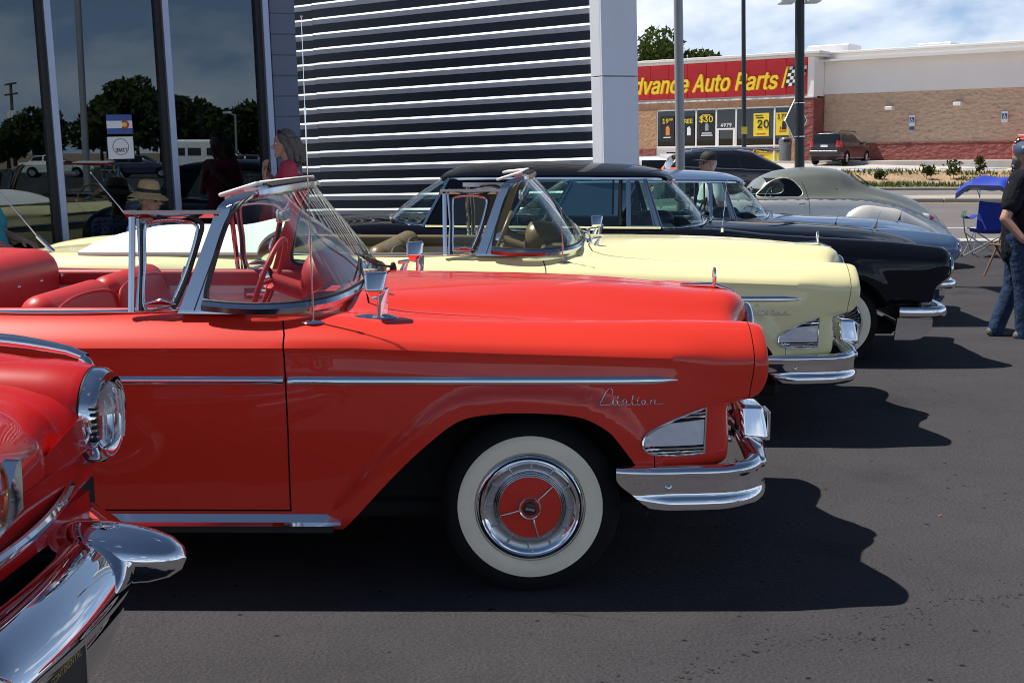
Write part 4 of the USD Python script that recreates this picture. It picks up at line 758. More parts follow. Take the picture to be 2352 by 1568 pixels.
    # vent windows
    for s in (-1, 1):
        def vy(x, z): return s * (.862 - .10 * (z - 1.07) / .38 - 0.0 * x)
        def bar(pts, r): return tube([(x, vy(x, z), z) for x, z in pts], r, 6)
        obj('vent_post', J(*[bar([(-1.445 + .0, 1.07), (-1.45, 1.25), (-1.455, 1.421)], .013), bar([(-1.425, 1.075), (-1.418, 1.25), (-1.434, 1.416)], .006)]), 'stainless', t, 40)
        obj('vent_post_seal', bar([(-1.408, 1.075), (-1.415, 1.397)], .009), 'rubber_trim', t, 40)
        m = ring_mesh(np.array([[(x, vy(x, 1.44) - s * .0, z) for x, z in [(xx, 1.418), (xx, 1.448)]] + [(xx, vy(0, 1.44) + s * .028, 1.448), (xx, vy(0, 1.44) + s * .028, 1.434)] for xx in (-1.478, -1.3, -1.12)], float)); obj('vent_top_rail', m, 'stainless', t, 20)
        loop = [(-1.395, 1.085), (-1.402, 1.25), (-1.405, 1.391), (-1.38, 1.404), (-1.24, 1.404), (-1.21, 1.391), (-1.205, 1.37), (-1.28, 1.13), (-1.30, 1.095), (-1.33, 1.085)]
        lp = resample(np.array(loop), 70, closed=True); lp3 = np.array([(x, vy(x, z), z) for x, z in np.vstack([lp, lp[:2]])])
        obj('vent_frame', tube(lp3, .0075, 6, cap=False), 'stainless', t, 60)
        lg = resample(np.array([(-1.36, 1.418), (-1.22, 1.418), (-1.188, 1.391), (-1.19, 1.37), (-1.27, 1.12), (-1.29, 1.085)]), 40)
        obj('vent_seal', tube([(x, vy(x, z), z) for x, z in lg], .009, 6), 'rubber_trim', t, 60)
        pane = trimesh.creation.triangulate_polygon(Polygon(lp), engine='earcut'); vv = np.array([(x, vy(x, z), z) for x, z in pane[0]]); obj('vent_pane', trimesh.Trimesh(vv, pane[1], process=False), 'glass_car', t)
        obj('vent_catch', J(tube([(-1.25, vy(0, 1.2) + s * -.02, 1.235), (-1.262, vy(0, 1.2) + s * -.03, 1.205), (-1.265, vy(0, 1.2) + s * -.03, 1.18)], .007, 8)), 'chrome', t, 60); obj('vent_latch', J(hull(((-1.395, vy(0, 1.09), 1.10), .006), ((-1.33, vy(0, 1.09), 1.115), .008), ((-1.28, vy(0, 1.09), 1.10), .006))), 'chrome', t, 60)
    # sun visors folded up over the header
    for y0, y1, rk in ((-.64, -.10, .30), (.12, .66, .24)):
        v = rbox(-.16, .0, y0, y1, -.008, .008, .0075); v = move(v, rx=0, ry=-0.30 if y0 < 0 else -.1); obj('sun_visor', move(v, (-1.005, 0, 1.545)), 'vinyl_white', t, 40)
    # interior: benches, door cards, dash, wheel
    def bench(x, z0, z1, y0, y1, th, rake, m, nm):
        s0 = hull(*[((xx, yy, zz), th / 2) for yy in (y0 + th / 2, y1 - th / 2) for xx, zz in ((x + rake, z0), (x + .02, z1 - th / 2 - .08), (x, z1 - th / 2))], n=20)
        return obj(nm, s0, m, t, 50)
    bench(-1.86, .62, 1.115, -.765, -.012, .15, .14, leather, 'front_seat_back'); bench(-1.86, .62, 1.115, .012, .765, .15, .14, leather, 'front_seat_back')
    for y0, y1 in ((-.70, -.06), (.06, .70)):
        path = resample(np.array([(-1.765, y0, .80), (-1.785, y0, 1.06), (-1.80, (y0 + y1) / 2, 1.085), (-1.785, y1, 1.06), (-1.765, y1, .80)]), 30); obj('seat_piping', tube(path, .006, 6), leather2, t, 60)
    obj('front_seat_cushion', rbox(-1.62, -1.10, -.76, .76, .50, .70, .07), leather, t, 50)
    obj('rear_seat_back', rbox(-2.60, -2.36, -.74, .74, .6, 1.06, .09), leather, t, 50)
    obj('rear_seat_cushion', rbox(-2.45, -1.98, -.74, .74, .5, .70, .07), leather, t, 50)
    for s in (-1, 1):
        a, b = sorted((s * .772, s * .799)); obj('door_card', box(-2.55, -.98, a, b, .5, 1.0, .006), door_panel, t)
        for k, zz in enumerate((.80, .88, .95)): obj('door_pleat', tube([(-2.5, s * .770, zz), (-1.05, s * .770, zz)], .004, 6), door_panel, t, 60)
        a, b = sorted((s * .752, s * .812)); obj('door_cap', rbox(-2.45, -.90, a, b, 1.0, 1.078, .022), leather2, t, 50)
        obj('door_pull', J(box(-1.40, -1.27, s * .765 - .008, s * .765 + .008, .925, .985, .006), tube([(-1.38, s * .752, .955), (-1.29, s * .748, .958)], .007, 8)), 'chrome', t)
        obj('window_crank', J(tube([(-1.28, s * .76, .80), (-1.20, s * .745, .84)], .007, 8), move(trimesh.creation.icosphere(2, .018), (-1.20, s * .735, .84))), 'chrome', t)
    obj('dashboard', J(rbox(-.92, -.70, -.78, .78, .80, 1.075, .07)), leather2, t, 50)
    obj('dash_trim', box(-.930, -.90, -.74, .74, .93, .965, .01), 'chrome', t)
    pod = lathe([(.001, .10), (.07, .097), (.115, .075), (.135, .02), (.13, -.10), (.10, -.16)], 40, 'x'); obj('speedometer_pod', move(move(pod, ry=math.pi + .15), (-.93, .40, 1.07)), leather2, t, 50)
    col = tube([(-.80, .40, .93), (-1.18, .40, 1.06)], [.05, .04], 20); obj('steering_column', col, leather2, t, 50)
    ang = np.linspace(0, 2 * np.pi, 61); cx, cz, R = -1.19, 1.065, .205; tl_ = 0.36
    ringp = np.stack([cx + R * np.cos(ang) * math.sin(tl_), .40 + R * np.sin(ang), cz + R * np.cos(ang) * math.cos(tl_)], 1); obj('steering_wheel_rim', tube(ringp, .0125, 10, cap=False), leather2, t, 60)
    for a in (math.pi / 2, -math.pi / 2, math.pi): obj('steering_wheel_spoke', tube([(cx + .02, .40, cz), (cx + R * math.cos(a) * math.sin(tl_), .40 + R * math.sin(a), cz + R * math.cos(a) * math.cos(tl_))], [.014, .009], 8), leather2, t, 60)
    obj('horn_hub', move(move(lathe([(.001, .03), (.03, .028), (.05, .01), (.055, -.03)], 32, 'x'), ry=math.pi - tl_), (cx - .01, .40, cz)), 'chrome', t, 50)
    obj('rear_view_mirror', J(rbox(-1.05, -1.02, -.10, .10, 1.36, 1.42, .012), tube([(-1.03, 0, 1.40), (-.97, 0, 1.52)], .006, 8)), 'chrome_soft', t, 40)
    # wipers, washer jets
    for s in (-1, 1):
        obj('wiper', J(tube(resample(np.array([(-.60, s * .42, 1.125), (-.64, s * .30, 1.142), (-.69, s * .05, 1.20)]), 8), .006, 6), tube([(-.655, s * .34, 1.155), (-.715, s * -.06, 1.225)], .0045, 6), hull(((-.60, s * .42, 1.115), .018), ((-.60, s * .42, 1.135), .012))), 'rubber_trim' if red else 'chrome_soft', t, 50)
        obj('washer_jet', J(hull(((-.56, s * .48, 1.10), .016), ((-.545, s * .48, 1.135), .012)), hull(((-.575, s * .48, 1.14), .010), ((-.535, s * .48, 1.145), .010))), 'chrome', t, 50)
    # hood ornament
    orn = np.stack([.865 + 0 * ang, .016 * np.sin(ang) * 0 + .022 * np.sin(ang), 1.118 + .036 * np.cos(ang)], 1)
    obj('bonnet_ornament', J(tube(orn, .0065, 8, cap=False), hull(((.72, 0, 1.083), .006), ((.86, 0, 1.082), .012), ((.95, 0, 1.055), .006))), 'chrome', t, 60)
    # front: grille collar, headlamps, lower pan
    col2 = resample(np.array([(1.005, .0, .985), (1.01, .07, .93), (.985, .12, .78), (.955, .13, .62), (.945, .09, .50), (.945, 0, .47), (.945, -.09, .50), (.955, -.13, .62), (.985, -.12, .78), (1.01, -.07, .93)]), 60, closed=True)
    obj('grille_collar', tube(np.vstack([col2, col2[:2]]), .022, 10, cap=False), 'chrome', t, 60)
    for k in range(12): obj('grille_bar', box(.93, .95, -.10, .10, .52 + k * .034, .532 + k * .034), 'chrome', t)
    for y in (-.80, -.62, .62, .80): obj('headlamp', move(lathe([(.088, -.03), (.088, .006), (.078, .014), (.07, .008), (.04, .016), (.001, .02)], 32, 'x'), (.925, y * .98, .885)), 'lens_clear', t, 50)
    for y0, y1 in ((-.76, -.16), (.16, .76)):
        for k in range(5): obj('grille_bar', box(.80, .83, y0, y1, .56 + k * .04, .572 + k * .04), 'chrome', t)
    # parking lamp cluster set in each front corner
    lo = resample(np.array([(.466, .603), (.480, .632), (.53, .662), (.60, .692), (.66, .712), (.712, .726)]), 16); hi = resample(np.array([(.706, .552), (.62, .547), (.53, .549), (.49, .56), (.468, .583)]), 16)
    lamp = Polygon(list(map(tuple, lo)) + list(map(tuple, hi)))
    def ly(v):
        x = v[:, 0]; return .966 - .05 * smoothstep(.58, .78, x) - .25 * np.clip(x - .60, 0, 1) ** 1.3
    def dl(poly, off, th, step=.02):
        m = plate(poly, -1, 0); m = trimesh.Trimesh(*trimesh.remesh.subdivide_to_size(m.vertices, m.faces, .05), process=True); v = np.array(m.vertices); v[:, 1] = side.y(v[:, 0], v[:, 2]) - off + np.where(v[:, 1] > -.5, th, 0); return trimesh.Trimesh(v, m.faces, process=False)
    inner_l = lamp.buffer(-.0065)
    for s in (-1, 1):
        w = (lambda m: m if s < 0 else mirror(m))
        obj('parking_lamp_rim', w(dl(lamp.difference(inner_l), .012, .02)), 'chrome', t, 30)
        obj('parking_lamp_recess', w(dl(inner_l, .001, .012)), 'underside', t)
        obj('parking_lamp_lens', w(dl(inner_l.intersection(Polygon([(.4, .584), (.8, .584), (.8, .688), (.4, .662)])).buffer(-.002), .010, .012)), 'lens_clear', t, 30)
        for zz in (.562, .575, .693, .705): 
            g2 = inner_l.intersection(Polygon([(.4, zz - .003), (.8, zz - .003), (.8, zz + .003), (.4, zz + .003)]))
            if g2.area > 1e-5: obj('parking_lamp_bar', w(dl(g2, .013, .012)), 'chrome', t)
    # bumper with its wrap-around ends, upper guard arm
    path = resample(np.array([(.375, -.985, 0), (.55, -1.005, 0), (.74, -1.0, 0), (.84, -.965, 0), (.905, -.88, 0), (.94, -.74, 0), (.955, -.45, 0), (.96, 0, 0)]), 60, kind='pchip')
    path = np.vstack([path, path[-2::-1] * [1, -1, 1]])
    pr = [(-.035, .505), (-.01, .514), (.010, .511), (.025, .499), (.025, .480), (.019, .469), (.017, .450), (.016, .428), (.016, .410), (.019, .402), (.026, .392), (.031, .368), (.023, .348), (.004, .338), (-.02, .340), (-.03, .36), (-.035, .42)]
    pr = resample(np.array(pr), 46, closed=True); bm = sweep(pr, path); v = bm.vertices.copy()
    # rear ends slant: the lower edge starts further forward
    sl = np.clip((.62 - v[:, 0]) / .25, 0, 1); v[:, 0] += sl * .115 * smoothstep(.47, .345, v[:, 2]); v[:, 2] += .010 * np.clip((v[:, 0] - .37) / .55, 0, 1); bm = trimesh.Trimesh(v, bm.faces, process=False)
    obj('front_bumper', bm, 'chrome', t, 50)
    for s in (-1, 1):
        obj('bumper_bolt', move(trimesh.creation.icosphere(3, .014), (.562, s * 1.019, .440), s=1), 'chrome', t, True)
        gd = m3.Manifold.batch_hull([m3.Manifold.sphere(.022, 20).translate(p) for p in ((.90, s * .52, .655), (.955, s * .52, .652), (.90, s * .64, .655), (.955, s * .64, .652), (.905, s * .52, .56), (.972, s * .52, .55), (.905, s * .66, .56), (.972, s * .66, .55))])
        arm = hull(((.90, s * .60, .54), .03), ((.955, s * .60, .52), .03), ((.93, s * .86, .50), .022), ((.90, s * .80, .495), .02))
        obj('bumper_guard', J(to_tm(gd), to_tm(arm)), 'chrome', t, 40)
        obj('bumper_guard_pad', rbox(.990, 1.005, min(s * .53, s * .65), max(s * .53, s * .65), .53, .65, .007), 'chrome_soft', t, 40)
    # mirrors and aerial on the front fenders
    for s in ((-1, 1) if red else (1,)):
        mm = [move(lathe([(.0012, .018), (.02, .016), (.042, .006), (.046, 0)], 30, 'z'), s=1)]
        b_ = mm[0]; v = b_.vertices.copy(); v[:, 0] = np.where(v[:, 0] < 0, v[:, 0] * 3.2, v[:, 0] * 1.35); v[:, 1] *= .62; b_ = trimesh.Trimesh(v, b_.faces, process=False)
        head = m3.Manifold.batch_hull([m3.Manifold.sphere(r_, 24).translate(p) for p, r_ in (((-.034, -.010, .150), .014), ((-.034, .010, .150), .014), ((.026, -.008, .153), .013), ((.026, .008, .153), .013), ((-.030, -.030, .100), .014), ((-.030, .030, .100), .014), ((.014, -.024, .100), .014), ((.014, .024, .100), .014), ((-.020, -.010, .074), .012), ((-.020, .010, .074), .012), ((.004, 0, .070), .012))])
        stem = m3.Manifold.batch_hull([m3.Manifold.sphere(.009, 14).translate(p) for p in ((.006, -.018, .0), (.024, .018, .0), (.010, -.014, .095), (.034, .014, .105))])
        obj('fender_mirror', J(move(b_, (-.51, s * .80, 1.040)), move(to_tm(head), (-.525, s * .80, 1.052)), move(to_tm(stem), (-.525, s * .80, 1.044))), 'chrome', t, 40)
    b_ = lathe([(.0012, .010), (.012, .010), (.028, .004), (.032, 0)], 30, 'z'); v = b_.vertices.copy(); v[:, 0] *= 1.5; v[:, 1] *= .8; b_ = trimesh.Trimesh(v, b_.faces, process=False)
    lean_x, top = (-.015, 1.105) if red else (-.012, .30); A = np.array([-.76, -.868, 1.031])
    mast = [tube([A + [lean_x * a * 1.0, 0, top * a + .01], A + [lean_x * b, 0, top * b + .01]], r, 8) for a, b, r in ((0, .27, .0036), (.27, .70, .0024), (.70, 1.0, .0013))]
    knob = [move(trimesh.creation.icosphere(2, .005), A + [lean_x, 0, top + .012]), tube([A + [lean_x * .265, 0, top * .265], A + [lean_x * .285, 0, top * .285 + .01]], .0055, 8), tube([A + [lean_x * .70, 0, top * .695], A + [lean_x * .70, 0, top * .71 + .01]], .0045, 8)]
    obj('radio_aerial', J(move(b_, A), *mast, *knob), 'chrome', t, 60)
    wheel(t, .053, -1, accent=accent); wheel(t, .053, 1, accent=accent); wheel(t, -3.29, -1, accent=accent); wheel(t, -3.29, 1, accent=accent)
    if red:
        boot = m3.Manifold.batch_hull([m3.Manifold.sphere(.11, 24).translate(p) for p in ((-2.42, -.68, 1.08), (-2.42, .68, 1.08), (-2.75, -.62, 1.10), (-2.75, .62, 1.10), (-2.42, -.68, 1.0), (-2.42, .68, 1.0))])
        obj('hood_boot', boot, leather, t, 50)
        for y in np.linspace(-.6, .74, 6): obj('boot_stud', move(trimesh.creation.icosphere(2, .011), (-2.312, y, 1.05)), 'chrome', t, True)
    else:
        pts = []
        for i, x in enumerate(np.linspace(-3.62, -2.55, 22)):
            for j, y in enumerate(np.linspace(-.86, .86, 30)):
                e = min(1, max(0, 1 - (abs(y) / .86) ** 4)) * min(1, (x + 3.62) / .22 + .0); pts.append((x + .12 * (1 - (y / .86) ** 2) * (-.9 if i == 0 else -.9 * (1 - i / 21)), y, 1.075 + .085 * e ** .6 + .012 * meshkit.noise(np.array([[x * 6, y * 5, .3]]), 3)[0] * e + (.06 * math.exp(-((x + 2.62) / .16) ** 2 - ((y - .25) / .4) ** 2))))
        obj('tonneau_cover', slab(np.array(pts).reshape(22, 30, 3), .02), 'canvas_white', t, 60)
        for y in np.linspace(-.8, .8, 9): obj('tonneau_stud', move(trimesh.creation.icosphere(1, .008), (-3.60 - .10 * (1 - (y / .86) ** 2), y, 1.085)), 'chrome', t, True)
        for s in (-1, 1):
            q_ = np.array([-3.86, s * .80, 1.072]); b_ = lathe([(.0012, .016), (.02, .014), (.04, .004), (.043, 0)], 30, 'z'); v = b_.vertices.copy(); v[:, 0] *= 1.7; v[:, 1] *= .7; b_ = trimesh.Trimesh(v, b_.faces, process=False)
            obj('rear_aerial', J(move(b_, q_), to_tm(hull((q_ + [.07, 0, .01], .014), (q_ + [-.02, 0, .10], .012))), tube([q_ + [-.02, 0, .10], q_ + [-.24, 0, .37]], .005, 8), tube([q_ + [-.24, 0, .37], q_ + [-.30, 0, .445]], .0025, 8), move(trimesh.creation.icosphere(1, .006), q_ + [-.30, 0, .447])), 'chrome', t, 60)
    return t

red_car = convertible('convertible_car', 'red 1950s convertible with whitewall tyres, red seats and a tall aerial', (.0267, 5.465, 0), -.844, 'paint_red', 'leather_red', 'leather_red_dark', 'vinyl_white', 'paint_red', True)
yellow_car = convertible('convertible_car', 'pale yellow 1950s convertible with tan seats and white tonneau, behind the red one', (1.093, 8.001, 0), -2.627, 'paint_yellow', 'leather_tan', 'leather_tan', 'vinyl_cream', 'paint_yellow', False)
# ---------------------------------------------------------------- long hardtop coupe (black and blue)
def cont_net():
    S = []
    def st(x, pts, dx=None): S.append([(x + (dx or {}).get(i, 0), y, z) for i, (y, z) in enumerate(pts)])
    st(-4.60, [(0, .70), (.3, .70), (.5, .70), (.58, .70), (.72, .72), (.80, .70), (.82, .62), (.82, .55), (.80, .48), (.76, .44), (.6, .42), (0, .42)])
    st(-4.55, [(0, .98), (.3, .97), (.55, .94), (.64, .93), (.78, .94), (.88, .88), (.92, .80), (.92, .65), (.88, .46), (.84, .40), (.7, .36), (0, .36)])
    st(-4.2, [(0, 1.10), (.3, 1.09), (.56, 1.04), (.66, 1.03), (.80, 1.05), (.90, 1.0), (.95, .90), (.965, .70), (.95, .46), (.91, .32), (.8, .28), (0, .28)])
    st(-3.6, [(0, 1.13), (.3, 1.125), (.58, 1.10), (.68, 1.095), (.80, 1.10), (.90, 1.06), (.955, .95), (.975, .72), (.96, .46), (.92, .28), (.84, .24), (0, .24)])
    b = [(0, 1.09), (.35, 1.09), (.60, 1.085), (.70, 1.08), (.80, 1.07), (.895, 1.025), (.955, .94), (.98, .70), (.965, .44), (.92, .26), (.84, .23), (0, .23)]
    for x in (-3.0, -2.2, -1.5): st(x, b)
    st(-1.0, [(0, 1.10), (.35, 1.09), (.58, 1.07), (.66, 1.055), (.80, 1.058), (.90, 1.01), (.955, .93), (.98, .70), (.965, .44), (.92, .26), (.84, .23), (0, .23)])
    st(-.6, [(0, 1.075), (.33, 1.07), (.55, 1.04), (.65, 1.01), (.79, 1.02), (.895, .98), (.955, .90), (.98, .70), (.965, .44), (.92, .26), (.84, .23), (0, .23)])
    st(0, [(0, 1.045), (.32, 1.04), (.52, 1.00), (.63, .965), (.78, .985), (.89, .94), (.955, .86), (.975, .70), (.96, .48), (.92, .36), (.84, .30), (0, .26)])
    st(.4, [(0, 1.005), (.30, .995), (.48, .955), (.61, .93), (.77, .96), (.88, .915), (.945, .84), (.96, .70), (.94, .56), (.90, .49), (.82, .46), (0, .36)])
    st(.66, [(0, .955), (.28, .94), (.45, .905), (.60, .895), (.75, .932), (.86, .885), (.92, .81), (.925, .70), (.918, .58), (.905, .495), (.78, .48), (0, .40)], {8: -.04, 9: -.05, 10: -.05, 11: -.05})
    st(.80, [(0, .90), (.26, .89), (.42, .865), (.58, .86), (.73, .912), (.83, .868), (.885, .79), (.88, .70), (.90, .60), (.89, .50), (.74, .48), (0, .42)], {0: -.06, 1: -.05, 2: -.05, 3: -.04, 8: -.09, 9: -.11, 10: -.11, 11: -.11})
    st(.835, [(0, .84), (.24, .83), (.40, .82), (.56, .82), (.715, .892), (.81, .85), (.85, .775), (.845, .70), (.885, .61), (.87, .51), (.70, .49), (0, .45)], {0: -.07, 1: -.06, 2: -.06, 3: -.05, 7: -.012, 8: -.11, 9: -.13, 10: -.13, 11: -.13})
    return np.array(S)
def hardtop(name, label, loc, rotz, paint, seat, blue):
    t = thing(name, label, 'car', loc, rotz)
    P = half_body(cont_net(), 200, 80); wx = -.05
    arch = np.array([(wx + .425 * math.cos(a), .33 + .385 * math.sin(a)) for a in np.linspace(0, math.pi, 40)]); arch = np.vstack([arch, [(wx - .47, .20)]]); arch = np.vstack([[(wx + .445, .2)], arch]); kd = cKDTree(resample(arch, 150, kind='lin')); far = kd.query(P[..., [0, 2]].reshape(-1, 2))[0].reshape(P.shape[:2])
    P[..., 1] += np.where((P[..., 1] > .78) & (P[..., 2] < .82) & (np.abs(P[..., 0] - wx) < .65), .014 * (1 - smoothstep(.05, .11, far)), 0)
    body = close_half(P); ra = [(-3.36 + .43 * math.cos(a), .33 + .33 * math.sin(a)) for a in np.linspace(0, math.pi, 24)] + [(-3.79, .05), (-2.93, .05)]
    fa = list(map(tuple, arch)) + [(wx - .47, .05), (wx + .445, .05)]
    cut = [plate(Polygon(p).buffer(0), a, b_) for p in (fa, ra) for a, b_ in ((-1.2, -.6), (.6, 1.2))]
    cut.append(plate(Polygon([(-1.15, -.55), (-1.30, -.74), (-1.5, -.80), (-3.1, -.80), (-3.35, -.6), (-3.35, .6), (-3.1, .80), (-1.5, .80), (-1.30, .74), (-1.15, .55)]), .45, 1.4, 'xy'))
    for s in (-1, 1):
        for xx in (-1.20, -2.62): cut.append(plate(LineString([(xx, 1.2), (xx + .02, .7), (xx + .02, .30)]).buffer(.003), min(s * .80, s * 1.1), max(s * .80, s * 1.1)))
        cut.append(plate(LineString([(-1.0, s * .62), (-.3, s * .60), (.5, s * .56), (.72, s * .50)]).buffer(.004), .86, 1.3, 'xy'))
    skin, inner = carve(body, cut); side = Side(skin); obj('body', skin, paint, t, 32); wells(inner, t); obj('underbody', box(-4.2, .5, -.62, .62, .20, .3, .03), 'underside', t)
    # roof shell
    xs = [-1.30, -1.345, -1.46, -1.72, -2.1, -2.55, -2.88, -3.06, -3.15, -3.185]; zc = [1.447, 1.485, 1.522, 1.546, 1.558, 1.562, 1.553, 1.525, 1.49, 1.452]; zr = [1.438, 1.450, 1.458, 1.462, 1.464, 1.464, 1.462, 1.458, 1.448, 1.436]; hw = [.60, .635, .672, .695, .705, .708, .70, .69, .675, .65]
    net = [[(x + (0.0), 0, c), (x, h * .42, c - (c - r) * .10), (x, h * .72, c - (c - r) * .36), (x - (.0), h * .92, r + (c - r) * .28), (x, h, r)] for x, c, r, h in zip(xs, zc, zr, hw)]
    net = np.array(net); net[0, 3:, 0] -= [.03, .06]; net[1, 3:, 0] -= [.02, .04]; net[-1, 3:, 0] += [.02, .05]
    A = half_body(net, 40, 16); A[:, -1, 1] = np.interp(A[:, -1, 0], xs[::-1], hw[::-1]); full = np.concatenate([A[:, ::-1] * [1, -1, 1], A[:, 1:]], 1)
    obj('roof', slab(full, .028), paint, t, 40)
    rail = A[2:-2, -1] + [0, .004, -.010]
    for s in (-1, 1): obj('drip_rail', sweep([(-.010, -.008), (.010, -.008), (.012, .004), (-.008, .008)], rail * [1, s, 1]), 'stainless', t, 40)
    obj('header_rail', sweep([(-.012, -.022), (.012, -.016), (.012, .0), (-.012, .004)], np.vstack([A[0] * [1, -1, 1], ])[::-1] if False else np.vstack([A[0, ::-1] * [1, -1, 1], A[0, 1:]]) + [.012, 0, -.008]), 'stainless', t, 40)
    def ylean(v):
        k = np.clip((v[:, 2] - 1.06) / .40, 0, 1.05); return .835 - .135 * k
    def lean(m, s, th=.03, o=0.0, step=.06):
        m = trimesh.Trimesh(*trimesh.remesh.subdivide_to_size(m.vertices, m.faces, step), process=False); v = np.array(m.vertices); b_ = ylean(v); v[:, 1] = np.where(v[:, 1] < -.5, -b_ + o, -b_ + th + o); m = trimesh.Trimesh(v, m.faces, process=True); return m if s < 0 else mirror(m)
    for s in (-1, 1):
        obj('rear_pillar', lean(plate([(-3.30, 1.075), (-3.24, 1.20), (-3.11, 1.452), (-2.40, 1.458), (-2.44, 1.43), (-2.62, 1.12), (-2.66, 1.075)], -1, 0), s, .04), paint, t, 30)
        obj('rear_pillar_trim', lean(plate(LineString([(-3.30, 1.08), (-3.24, 1.20), (-3.105, 1.45)]).buffer(.010), -1, 0), s, .03, -.004), 'stainless', t); obj('quarter_frame', lean(plate(LineString([(-2.645, 1.085), (-2.61, 1.13), (-2.43, 1.44)]).buffer(.010), -1, 0), s, .03, -.004), 'stainless', t)
        obj('front_pillar', lean(plate([(-1.555, 1.45), (-1.525, 1.45), (-1.40, 1.07), (-1.455, 1.07)], -1, 0), s, .04), 'stainless', t); obj('pillar_seal', lean(plate([(-1.535, 1.44), (-1.528, 1.44), (-1.415, 1.08), (-1.424, 1.08)], -1, 0), s, .02, -.003), 'rubber_trim', t)
        obj('vent_post', lean(plate([(-1.690, 1.07), (-1.665, 1.07), (-1.665, 1.45), (-1.690, 1.45)], -1, 0), s, .025), 'stainless', t); obj('door_glass_post', lean(plate([(-1.745, 1.09), (-1.728, 1.09), (-1.728, 1.44), (-1.745, 1.44)], -1, 0), s, .02), 'rubber_trim', t)
        obj('vent_frame', lean(plate(Polygon([(-1.66, 1.08), (-1.47, 1.08), (-1.55, 1.44), (-1.66, 1.44)]).exterior.buffer(.006), -1, 0), s, .02), 'stainless', t)
        obj('side_glass', lean(plate([(-2.60, 1.08), (-1.745, 1.08), (-1.745, 1.455), (-2.43, 1.455)], -1, 0), s, .006, .012, .2), 'glass_car', t); obj('vent_pane', lean(plate([(-1.66, 1.08), (-1.47, 1.08), (-1.55, 1.44), (-1.66, 1.44)], -1, 0), s, .004, .012, .2), 'glass_car', t)
        y = s * .84; obj('sill_rail', sweep([(-.008, -.008), (.008, -.008), (.008, .008), (-.008, .008)], np.array([(-3.28, s * .835, 1.082), (-2.4, s * .838, 1.076), (-1.42, s * .838, 1.070)])), 'stainless', t, 40)
    def sym(p, n): a = resample(np.array(p), n); return np.vstack([a, a[-2::-1] * [1, -1, 1]])
    bl = sym([(-1.405, -.825, 1.066), (-1.26, -.81, 1.066), (-1.12, -.70, 1.076), (-1.02, -.40, 1.092), (-.985, 0, 1.098)], 26); tl = sym([(-1.53, -.69, 1.44), (-1.40, -.635, 1.436), (-1.345, -.52, 1.438), (-1.31, -.25, 1.444), (-1.30, 0, 1.447)], 26)
    obj('windscreen', sheet(np.array([bl * (1 - k) + tl * k + [.02 * math.sin(math.pi * k), 0, 0] for k in np.linspace(0, 1, 8)])), 'glass_car', t, True); obj('windscreen_frame', tube(bl + [0, 0, .004], .011, 6), 'stainless', t, 60)
    br = sym([(-3.30, -.80, 1.085), (-3.46, -.74, 1.10), (-3.60, -.45, 1.12), (-3.65, 0, 1.13)], 20); tr = sym([(-3.105, -.69, 1.445), (-3.14, -.62, 1.448), (-3.18, -.35, 1.452), (-3.19, 0, 1.454)], 20)
    obj('rear_window', sheet(np.array([br * (1 - k) + tr * k + [-.03 * math.sin(math.pi * k), 0, 0] for k in np.linspace(0, 1, 8)]), flip=True), 'glass_car', t, True); obj('rear_window_frame', tube(br, .011, 6), 'stainless', t, 60)
    # interior
    obj('front_seat_back', hull(*[((x, y, z), .07) for y in (-.68, .68) for x, z in ((-2.30, .6), (-2.42, 1.02))]), seat, t, 50); obj('front_seat', rbox(-2.3, -1.75, -.72, .72, .55, .72, .06), seat, t, 50); obj('rear_seat_back', hull(*[((x, y, z), .07) for y in (-.66, .66) for x, z in ((-3.05, .6), (-3.2, 1.0))]), seat, t, 50)
    obj('dashboard', rbox(-1.48, -1.22, -.74, .74, .82, 1.05, .06), 'dash_dark', t, 50); obj('instrument_hood', hull(((-1.44, .40, 1.06), .09), ((-1.30, .40, 1.06), .09)), 'dash_dark', t, 50)
    ang = np.linspace(0, 2 * np.pi, 41); obj('steering_wheel', J(tube(np.stack([-1.66 + .2 * np.cos(ang) * .36, .40 + .2 * np.sin(ang), 1.06 + .2 * np.cos(ang) * .93], 1), .012, 8, cap=False), tube([(-1.45, .4, .96), (-1.66, .4, 1.06)], .03, 10), tube([(-1.66, .2, 1.06), (-1.66, .6, 1.06)], .01, 6)), 'dash_dark' if not blue else 'paint_navy', t, 60)
    obj('rear_view_mirror', rbox(-1.46, -1.43, -.11, .11, 1.32, 1.38, .012), 'chrome_soft', t, 40)
    for s in (-1, 1):
        obj('wiper', J(tube([(-1.00, s * .35, 1.10), (-1.10, s * .1, 1.16)], .006, 6), hull(((-.98, s * .36, 1.10), .014), ((-.96, s * .36, 1.13), .010)), tube([(-.98, s * .36, 1.13), (-1.12, s * .45, 1.155), (-1.16, s * .42, 1.13)], .007, 6)), 'chrome', t, 50)
    q_ = np.array([-.94, -.84, 1.005]) if not blue else np.array([-.40, -.80, .985]); obj('radio_aerial', J(rbox(q_[0] - .014, q_[0] + .014, q_[1] - .012, q_[1] + .012, q_[2] - .01, q_[2] + .07, .008), tube([q_ + [0, 0, .05], q_ + [.03, 0, .44 if not blue else .20]], [.004, .002], 6)), 'chrome', t, 50)
    obj('bonnet_ornament', J(hull(((.40, 0, 1.00), .012), ((.48, 0, 1.00), .010)), m3.Manifold.batch_hull([m3.Manifold.sphere(.006, 10).translate(p) for p in ((.43, 0, 1.02), (.46, 0, 1.02), (.465, 0, 1.09))]), tube([(.46, 0, 1.09), (.49, 0, 1.16)], [.006, .002], 6)), 'chrome', t, 50)
